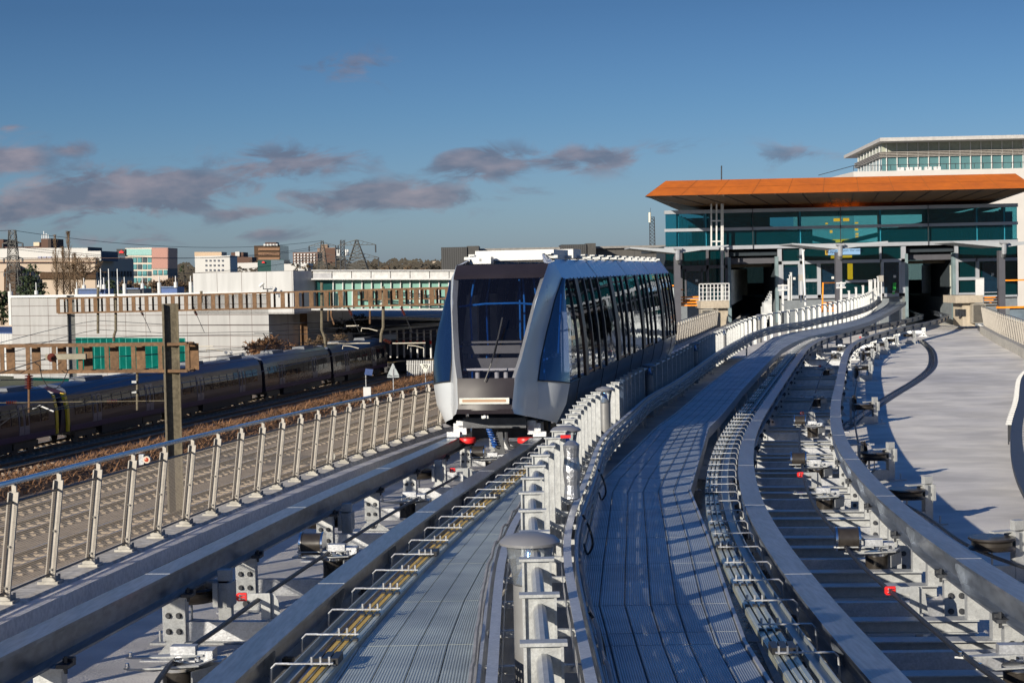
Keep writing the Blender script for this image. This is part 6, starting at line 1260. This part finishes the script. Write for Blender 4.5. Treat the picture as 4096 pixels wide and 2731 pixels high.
# ------------------------------------------------------------------ the town beyond
def tower(label, cat, x0, x1, y0, Y, depth, m, base=None, rot=.0, name='building'):
    a, b = at(x0, y0, Y), at(x1, y0, Y + (x1 - x0) / F * Y * rot); zb = T(a.x, a.y) - 2 if base is None else base
    t = thing(name, label, cat, (a.x, a.y, zb)); mb = MB(); slab(mb, a, b, zb, a.z, depth); mb.build('wall', m, t); return t
def blk_(t, nm, m, x0, x1, y0, y1, Y, dep=.3): mb = MB(); face(mb, x0, x1, y0, y1, Y, dep); return mb.build(nm, m, t)
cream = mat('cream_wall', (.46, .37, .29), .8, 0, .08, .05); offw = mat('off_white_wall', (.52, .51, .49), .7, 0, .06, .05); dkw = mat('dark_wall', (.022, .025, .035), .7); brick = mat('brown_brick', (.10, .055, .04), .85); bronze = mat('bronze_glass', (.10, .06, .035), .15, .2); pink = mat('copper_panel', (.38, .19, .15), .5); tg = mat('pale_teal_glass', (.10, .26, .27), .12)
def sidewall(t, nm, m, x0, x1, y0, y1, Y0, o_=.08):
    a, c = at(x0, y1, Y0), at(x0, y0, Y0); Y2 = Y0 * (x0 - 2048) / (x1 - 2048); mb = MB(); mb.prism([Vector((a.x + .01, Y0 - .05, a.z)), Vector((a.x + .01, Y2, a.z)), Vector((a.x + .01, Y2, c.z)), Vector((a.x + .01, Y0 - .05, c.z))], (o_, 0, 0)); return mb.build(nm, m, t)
t = tower('long cream and white warehouse behind the poplars at the far left', 'warehouse', -300, 383, 1044, 330, 33, cream)
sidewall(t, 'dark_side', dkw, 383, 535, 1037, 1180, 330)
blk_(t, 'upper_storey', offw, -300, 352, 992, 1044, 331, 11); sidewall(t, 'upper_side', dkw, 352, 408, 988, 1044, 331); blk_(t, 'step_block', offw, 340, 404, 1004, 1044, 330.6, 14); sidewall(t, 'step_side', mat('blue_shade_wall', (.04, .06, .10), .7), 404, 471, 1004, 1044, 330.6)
blk_(t, 'window_band', bronze, 160, 383, 1088, 1115, 329.4, .5); 
for i in range(11): x_ = at(383, 1095, 330); mb = MB(); mb.box((x_.x + .2, 332 + i * 2.8, at(383, 1096, 330).z), (.3, 1.1, 1.1)); mb.build('louvre_fin', mat('fin_brown', (.10, .08, .07), .7), t)
for x in (151, 171, 191): blk_(t, 'window', mat('grey_blue_window', (.30, .32, .42), .2), x, x + 14, 1026, 1041, 330.8, .3)
blk_(t, 'roof_rail', brick, -100, 520, 1031, 1033, 329.2, .1); blk_(t, 'ledge', mat('brown_ledge', (.20, .11, .07), .8), -300, 383, 1047, 1050, 329.3, .3)
mb = MB(); mb.prism([at(16, 1180, 325), at(62, 1180, 325), at(62, 1078, 325), at(40, 1056, 325), at(16, 1080, 325)], (0, 6, 0)); k = mb.build('gabled_bay', bronze, t)
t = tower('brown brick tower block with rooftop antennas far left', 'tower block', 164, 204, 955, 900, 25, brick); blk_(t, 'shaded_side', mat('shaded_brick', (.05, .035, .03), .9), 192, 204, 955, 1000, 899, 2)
for x, y in ((168, 940), (175, 925), (181, 935), (186, 934), (193, 938)): mb = MB(); mb.bar(at(x, y, 905), at(x, 956, 905), .35); mb.build('antenna', galv, t)
t = tower('low row of brown flats left of the brick tower with a cream tank', 'flats', 18, 168, 988, 905, 20, brick); blk_(t, 'roof_tank', mat('cream_tank', (.6, .48, .34), .6), 134, 157, 969, 984, 904, 6)
for i in range(14): blk_(t, 'window', mat('pink_window', (.25, .17, .15), .5), 24 + i * 10, 28 + i * 10, 991, 998, 904.5, .3)
tower('brown brick tower cut by the left edge of the photo', 'tower block', -60, 13, 959, 910, 25, brick)
t = tower('college building with a black corner, cream window grid and copper panel', 'college', 500, 607, 993, 700, 19, mat('cream_grid', (.58, .50, .42), .7))
blk_(t, 'glass_top', mat('pale_aqua_glass', (.28, .47, .44), .15), 505, 606, 996, 1021, 699.6, .5); blk_(t, 'black_corner', blackp, 466, 501, 996, 1022, 699, 20)
for j in range(5):
    for i in range(5): k = blk_(t, 'window', tg if (i + j) % 3 else mat('dark_window', (.06, .08, .09), .2), 510 + i * 20, 526 + i * 20, 1030 + j * 27, 1050 + j * 27, 699.7, .4)
blk_(t, 'copper_panel', pink, 607, 672, 991, 1074, 699, 20); sidewall(t, 'side_wing', mat('navy_shade_wall', (.03, .035, .06), .6), 672, 711, 991, 1130, 699); blk_(t, 'lower_grid', mat('cream_grid_low', (.50, .42, .36), .7), 607, 672, 1074, 1125, 699.5, 20)  # college side face: the shade on it is put into the navy colour
for i in range(3): blk_(t, 'window', tg, 612 + i * 21, 627 + i * 21, 1080, 1100, 699.2, .3)
def crown(t, x, y, Y, s):                                   # small red three-pointed emblem
    p = at(x, y, Y); mb = MB(); mb.prism([p + Vector((q[0] * s, 0, q[1] * s)) for q in ((-1, -.5), (1, -.5), (1.1, .3), (.65, .0), (.5, .75), (.25, .25), (0, 1.0), (-.25, .25), (-.5, .75), (-.65, .0), (-1.1, .3))], (0, .2, 0)); mb.build('emblem', mat('emblem_red', (.75, .02, .02), .5), t)
crown(t, 485, 1008, 698.5, .85)
t = tower('white block with small square windows and a beige roof storey', 'building', 779, 920, 1025, 800, 21, offw); blk_(t, 'beige_storey', mat('beige_storey', (.45, .33, .22), .7), 778, 886, 1008, 1026, 806, 15); sidewall(t, 'glass_end', mat('grey_glass', (.12, .16, .19), .2), 920, 950, 1025, 1090, 800)
for j in range(3):
    for i in range(5): blk_(t, 'window', mat('small_window', (.09, .10, .13), .3), 821 + i * 16.5, 828 + i * 16.5, 1039 + j * 19, 1046 + j * 19, 799.7, .3)
t = tower('small stepped brick flats between the white block and the bronze office', 'flats', 924, 973, 1010, 1100, 20, brick); blk_(t, 'lower_wing', brick, 950, 1008, 1028, 1090, 1095, 20); blk_(t, 'white_lift_room', offw, 941, 958, 1007, 1026, 1099, 3)
tower('low white block in front of the brick flats', 'building', 950, 1030, 1052, 1000, 15, offw)
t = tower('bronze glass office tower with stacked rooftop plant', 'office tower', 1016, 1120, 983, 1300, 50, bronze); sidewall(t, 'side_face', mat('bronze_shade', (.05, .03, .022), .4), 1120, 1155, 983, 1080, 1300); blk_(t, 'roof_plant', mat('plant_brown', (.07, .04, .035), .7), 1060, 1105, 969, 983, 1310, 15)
for j in range(4): blk_(t, 'window_band', mat('tan_band', (.25, .14, .08), .3), 1033, 1118, 992 + j * 19, 1001 + j * 19, 1298.5, .5)
for i in range(5): blk_(t, 'roof_unit', whitep, 1054 + i * 12, 1062 + i * 12, 976, 983, 1298, 3)
t = tower('dark green college block with a red emblem before the bronze office', 'college', 1030, 1136, 1040, 900, 25, mat('dark_green_glass', (.03, .07, .065), .15)); blk_(t, 'glass_end', mat('grey_glass', (.12, .16, .19), .2), 1084, 1136, 1040, 1090, 899.5, 20); crown(t, 1053, 1049, 899, .75)
t = tower('brown flats with rows of white windows beside the bronze office', 'flats', 1171, 1270, 1010, 1150, 30, mat('flat_brown', (.16, .10, .08), .8))
for j in range(4):
    for i in range(7): blk_(t, 'window', whitep, 1176 + i * 13, 1182 + i * 13, 1015 + j * 11, 1021 + j * 11, 1149, .4)
t = tower('tan and brown tower block behind the lattice pylons', 'tower block', 1269, 1341, 992, 1250, 30, mat('tan_tower', (.22, .15, .11), .8)); blk_(t, 'top_room', mat('tan_room', (.28, .19, .13), .8), 1284, 1310, 978, 993, 1251, 10); blk_(t, 'dark_face', brick, 1298, 1341, 993, 1090, 1249, 3)
for x0, x1, y, Y, lb, m_ in ((1136, 1230, 1056, 700, 'low pale roofs below the brown flats', offw), (1620, 1720, 1052, 1500, 'pale low houses on the skyline right of the pylons', offw), (1700, 1800, 1046, 1400, 'grey and cream sheds on the skyline beside the dark block', cream)):
    tower(lb, 'building', x0, x1, y, Y, 20, m_)
# pylons
pyg = mat('pylon_grey', (.085, .085, .08), .7, .2)
def pylon(lb, x, y0, y1, Y, w0, w1, arms, r=.09):
    t = thing('pylon', lb, 'pylon', at(x, y1, Y), group='lattice electricity pylons'); bx_, by_, zb, zt_ = lattice(t, x, y0, y1, Y, w0, w1, 10, r, pyg)
    for y, w in arms:
        c = at(x, y, Y)
        for s in (-1, 1):
            mb = MB(); tip = Vector((bx_ + s * w, by_, c.z))
            for k in (-1, 1): mb.bar((bx_, by_ + k * .8, c.z), tip, r * 1.4); mb.bar((bx_, by_ + k * .8, c.z + w * .28), tip, r * 1.2)
            for q in range(4): f = q / 4; mb.bar((bx_ + s * w * f, by_, c.z), (bx_ + s * w * (f + .12), by_, c.z + w * .28 * (1 - f - .12)), r)
            mb.build('cross_arm', pyg, t); mb = MB(); mb.tube([tip, tip - Vector((0, 0, w * .42))], .16, 6); mb.build('insulator', darkst, t)
    return Vector((bx_, by_, zt_))
py = [pylon('tall lattice pylon at the far left before the cream warehouse', 58, 921, 1200, 300, 2.4, 1.0, ((973, 1.7), (1033, 1.6), (1090, 1.6)), .075), pylon('slim lattice pylon left of the antenna mast on the skyline', 1292, 963, 1090, 420, 2.4, .5, ((983, 3.2), (1035, 5.5)), .06), pylon('broad lattice pylon with long arms right of the antenna mast', 1430, 961, 1095, 400, 5.5, .5, ((980, 4.3), (1031, 4.9)), .08)]
t = thing('antenna_mast', 'lattice antenna mast with white panels between the two skyline pylons', 'mast', at(1372, 1090, 430)); lattice(t, 1372, 962, 1090, 430, 1.2, .9, 9, .09, darkst)
for x in (1350, 1357, 1384, 1392): mb = MB(); mb.tube([at(x, 1024, 428), at(x, 998, 428)], .22, 8); mb.build('antenna', whitep, t)
for x in (1364, 1380): mb = MB(); mb.bar(at(x, 958, 428), at(x, 980, 428), .1); mb.build('rod', darkst, t)
t = thing('power_lines', 'faint power lines strung between the far pylons', 'power lines', py[0])
for dx, y0 in ((0, 0), (1.7, 3), (-1.7, 3), (1.6, 7)):
    a = py[0] + Vector((dx, 0, -y0)); b = py[1] + Vector((dx, 0, -y0 * .5)); pts = [a.lerp(b, k / 12) - Vector((0, 0, 9 * (k / 12) * (1 - k / 12))) for k in range(13)]; mb = MB(); mb.tube(pts, .04, 4); mb.build('power_line', darkst, t)
    a = py[0] + Vector((dx, 0, -y0)); mb = MB(); mb.tube([a, a + Vector((-30, -40, -2))], .035, 4); mb.build('power_line', darkst, t)
# ------------------------------------------------------------------ trees, bushes and bracken
bark = mat('bare_bark', (.10, .07, .045), .95); bark2 = mat('twig_brown', (.15, .10, .06), .95); barkd = mat('dark_twig', (.035, .03, .022), .95)
RM = [.01]
def grow(mb, p, d, L_, r, lev, spread, upb, rng, mb2):
    q = p + d * L_; (mb if lev > 1 else mb2).tube([p, (p + q) / 2 + Vector((rng.uniform(-1, 1), rng.uniform(-1, 1), 0)) * L_ * .04, q], [max(q_, RM[0]) for q_ in (r, r * .85, r * .6)], 4 if lev > 1 else 3, False)
    if lev == 0: return
    for k in range(rng.choice((3, 3, 4)) if lev > 1 else 4):
        t = rng.uniform(.35, 1.0); v = Vector((rng.gauss(0, 1), rng.gauss(0, 1), rng.gauss(0, .5))).normalized(); nd = (d + v * spread + Vector((0, 0, upb))).normalized()
        grow(mb, p.lerp(q, t), nd, L_ * rng.uniform(.55, .85), r * .55, lev - 1, spread, upb, rng, mb2)
def bare(lb, x, y0, y1, Y, spread=.7, upb=.15, lev=5, m=bark, m2=bark2, name='bare_tree', stems=1, seed=1, cat='tree', group=None, wr=0):
    rng = random.Random(seed); base = at(x, y1, Y); H_ = at(x, y0, Y).z - base.z; t = thing(name, lb, cat, base, group=group); a, b = MB(), MB()
    for s in range(stems):
        o_ = Vector((rng.uniform(-1, 1) * wr, rng.uniform(-1, 1) * wr * .5, 0)); d = Vector((rng.gauss(0, .12) * (stems > 1) * 3, 0, 1)).normalized()
        RM[0] = Y * .00011; grow(a, base + o_, d, H_ * (.36 if stems == 1 else .34), max(H_ * .022, Y * .0003), lev, spread, upb, rng, b)
    zt2 = max(v.z for v in b.v) if b.v else base.z + H_; f = H_ / max(.1, zt2 - base.z)
    for q in (a, b): q.v = [Vector((base.x + (v.x - base.x) * f, base.y + (v.y - base.y) * f, base.z + (v.z - base.z) * f)) for v in q.v]
    a.build('trunk', m, t); b.build('crown', m2, t); return t
def poplar(lb, x, y0, y1, Y, w, seed):
    rng = random.Random(seed); base = at(x, y1, Y); H_ = at(x, y0, Y).z - base.z; t = thing('poplar', lb, 'tree', base, group='tall bare poplars'); a, b = MB(), MB()
    a.tube([base, base + Vector((0, 0, H_ * .5)), base + Vector((.1, 0, H_ * .97))], [H_ * .02, H_ * .012, .03], 6)
    for i in range(75):
        z = H_ * rng.uniform(.05, .97) ** 1.2; an = rng.uniform(0, 6.28); l = w * rng.uniform(.5, 1.1) * (1 - .55 * z / H_); L2 = l * rng.uniform(1.6, 2.6) + .2; l *= max(.12, 1 - (z / H_) ** 2.5); p = base + Vector((0, 0, z)); q = p + Vector((math.cos(an) * l, math.sin(an) * l, L2)); q.z = min(q.z, base.z + H_)
        b.tube([p, p.lerp(q, .4) + Vector((math.cos(an), math.sin(an), 0)) * l * .25, q], [.045, .03, .01], 3, False)
        for k in range(5):
            s = p.lerp(q, rng.uniform(.3, .95)); e_ = s + Vector((rng.gauss(0, .2), rng.gauss(0, .2), rng.uniform(.4, 1.0))); e_.z = min(e_.z, base.z + H_); b.tube([s, e_], [.018, .008], 3, False)
    a.build('trunk', bark, t); b.build('crown', bark2, t)
poplar('slimmer left of the two tall bare poplars', 228, 938, 1195, 290, 1.3, 3); poplar('taller right of the two bare poplars, with a twin top', 281, 924, 1195, 288, 1.7, 4); poplar('short bare poplar leaning on the right of the tall pair', 303, 1012, 1195, 286, 1.3, 6)
poplar('short bare poplar filling the gap between the tall pair', 256, 985, 1195, 292, 1.4, 8)
bare('spreading bare tree between the poplars and the dark wing', 332, 1012, 1190, 285, .85, .05, 5, seed=5)
leafd = mat('dark_needles', (.025, .045, .02), .9, 0, .5, .8, col2=(.05, .075, .03))
def clumps(lb, x, y0, y1, Y, blobs, n, size, m, name='pine_tree', cat='tree', seed=1, group=None):
    rng = random.Random(seed); base = at(x, y1, Y); t = thing(name, lb, cat, base, group=group); mb = MB(); top = at(x, y0, Y); mb.tube([base, (base.x, base.y, top.z - 1)], [.3, .08], 6); mb.build('trunk', bark, t); mb = MB()
    for bx_, by_, rx, ry in blobs:
        c = at(bx_, by_, Y); sx, sz = rx / F * Y, ry / F * Y
        for i in range(int(n * sx * sz)):
            v = Vector((rng.gauss(0, 1), rng.gauss(0, 1), rng.gauss(0, 1))).normalized() * rng.uniform(.5, 1.02); cl = noise.noise(v * 2.3 + Vector((bx_, 0, 0))); v *= 1 + cl * .35; p = c + Vector((v.x * sx, v.y * sx, v.z * sz))
            a = Vector((rng.gauss(0, 1), rng.gauss(0, 1), rng.gauss(0, .6))).normalized() * size * rng.uniform(.5, 1.3); b = a.cross(Vector((rng.gauss(0, 1), rng.gauss(0, 1), rng.gauss(0, 1)))).normalized() * size * rng.uniform(.3, .7)
            k = len(mb.v); mb.v += [p - a, p + b, p + a * .9, p - b]; mb.f.append((k, k + 1, k + 2, k + 3))
    mb.build('crown', m, t); return t
clumps('dark pine with a bulging top beside the left pylon', 125, 1052, 1190, 270, ((130, 1072, 22, 16), (105, 1085, 16, 10), (150, 1092, 14, 8), (120, 1118, 40, 18), (150, 1145, 36, 22), (105, 1160, 40, 25), (140, 1175, 50, 16)), 170, .28, leafd, seed=2)
clumps('dark evergreen mass at the left edge behind the white pole', 10, 1165, 1300, 240, ((-20, 1200, 60, 40), (15, 1240, 40, 50), (0, 1180, 40, 16)), 120, .3, leafd, seed=9)
clumps('dark cedar behind the thin white poles', 440, 1105, 1185, 240, ((440, 1130, 22, 14), (430, 1150, 34, 14), (450, 1168, 40, 12)), 200, .25, leafd, seed=3, name='cedar_tree')
for i, (x, y0, w) in enumerate(((520, 1118, 0), (560, 1122, 0), (600, 1112, 0), (645, 1116, 0), (690, 1108, 0), (725, 1102, 0), (765, 1110, 0))):
    bare(f'{nth(i)} leafless tree from the left behind the roof poles of the pale building', x, y0, 1190, 230 + i * 4, .95, .0, 5, seed=20 + i, group='leafless trees behind the pale building')
bare('dark conifer-topped tree on the skyline left of the white block', 735, 1056, 1100, 620, .9, .1, 4, barkd, leafd, seed=40)
for i, x in enumerate((1190, 1225, 1260, 1300, 1335, 1378, 1500, 1545, 1590, 1625, 1660, 1700, 1745)):
    bare(f'{nth(i)} bare skyline tree from the left between the white roofs and the dark block', x, 1052 + (i * 37) % 17, 1098, 500 + (i * 53) % 200, 1.0, .0, 4, barkd if i % 3 else bark, bark2 if i % 2 else barkd, seed=50 + i, group='bare trees on the skyline')
wood = MB(); rng = random.Random(5)
for i in range(26000):
    x = rng.uniform(-200, 2700); Y = rng.uniform(900, 1500); p = at(x, 1100, Y); g_ = T(p.x, p.y); h = 9 + 5 * noise.noise(Vector((x / 40, Y / 200, 0))); z = g_ + rng.uniform(0, h); s = rng.uniform(.6, 1.8); k = len(wood.v)
    wood.v += [Vector((p.x - s, Y, z)), Vector((p.x, Y + s, z + s * .8)), Vector((p.x + s, Y, z - s * .2))]; wood.f.append((k, k + 1, k + 2))
o = wood.build('far_woodland', mat('winter_wood', (.055, .045, .035), 1, 0, .4, .02, col2=(.09, .075, .05))); o['kind'] = 'stuff'
fern = mat('brown_bracken', (.20, .095, .04), .95, 0, .4, .6, col2=(.32, .17, .085))
bare('rusty leafy bush at the foot of the pale building, behind the train', 1085, 1335, 1440, 160, 1.1, -.1, 5, bark2, fern, 'bush', 5, 61, 'bush', None, 1.2)
clumps('round rusty brown bush beside the rusty mast behind the train', 1120, 1345, 1440, 160, ((1120, 1385, 55, 36), (1070, 1400, 40, 26), (1160, 1395, 35, 30), (1030, 1415, 40, 16)), 330, .09, fern, 'bush', 'bush', 5)
bare('bare brown bush just right of the rusty mast', 1285, 1328, 1420, 172, 1.1, -.05, 5, bark2, bark2, 'bush', 4, 63, 'bush', None, 1.5)
bare('black bare tree in front of the platform canopy roof', 1432, 1252, 1400, 176, 1.0, .0, 6, barkd, barkd, seed=64)
mb = MB(); rng = random.Random(11)
for i in range(30000):
    t_ = rng.uniform(60, 178); w = 2.2 if t_ < 150 else 2.2 + (t_ - 150) * .03; u = rng.gauss(0, .5); c = -42.6 - .2 + u * w
    if abs(u) > 1.3: continue
    p = rw(c, t_, .02); h = (.75 + .45 * noise.noise(Vector((c * .4, t_ * .3, 0)))) * max(.15, 1 - abs(u) * .6); a = rng.uniform(0, 6.28); l = rng.uniform(.15, .5); z = rng.uniform(0, h); p.z += z; e_ = Vector((math.cos(a) * l, math.sin(a) * l, rng.uniform(-.1, .35))); s = Vector((-e_.y, e_.x, .1)).normalized() * rng.uniform(.02, .05)
    k = len(mb.v); mb.v += [p - s, p + s, p + e_]; mb.f.append((k, k + 1, k + 2))
o = mb.build('bracken', fern); o['kind'] = 'stuff'; o['label'] = 'rusty brown dead bracken along the tracks'
mb = MB(); mb.sweep([rw(-42.8, t_, 0) for t_ in range(50, 182, 4)], [(-1.6, 0), (-1.0, .35), (0, .5), (1.0, .35), (1.8, 0)], closed=False); struct(mb.build('bracken_bank', mat('bank_soil', (.13, .075, .04), 1, 0, .3, 1, .6, 10)))
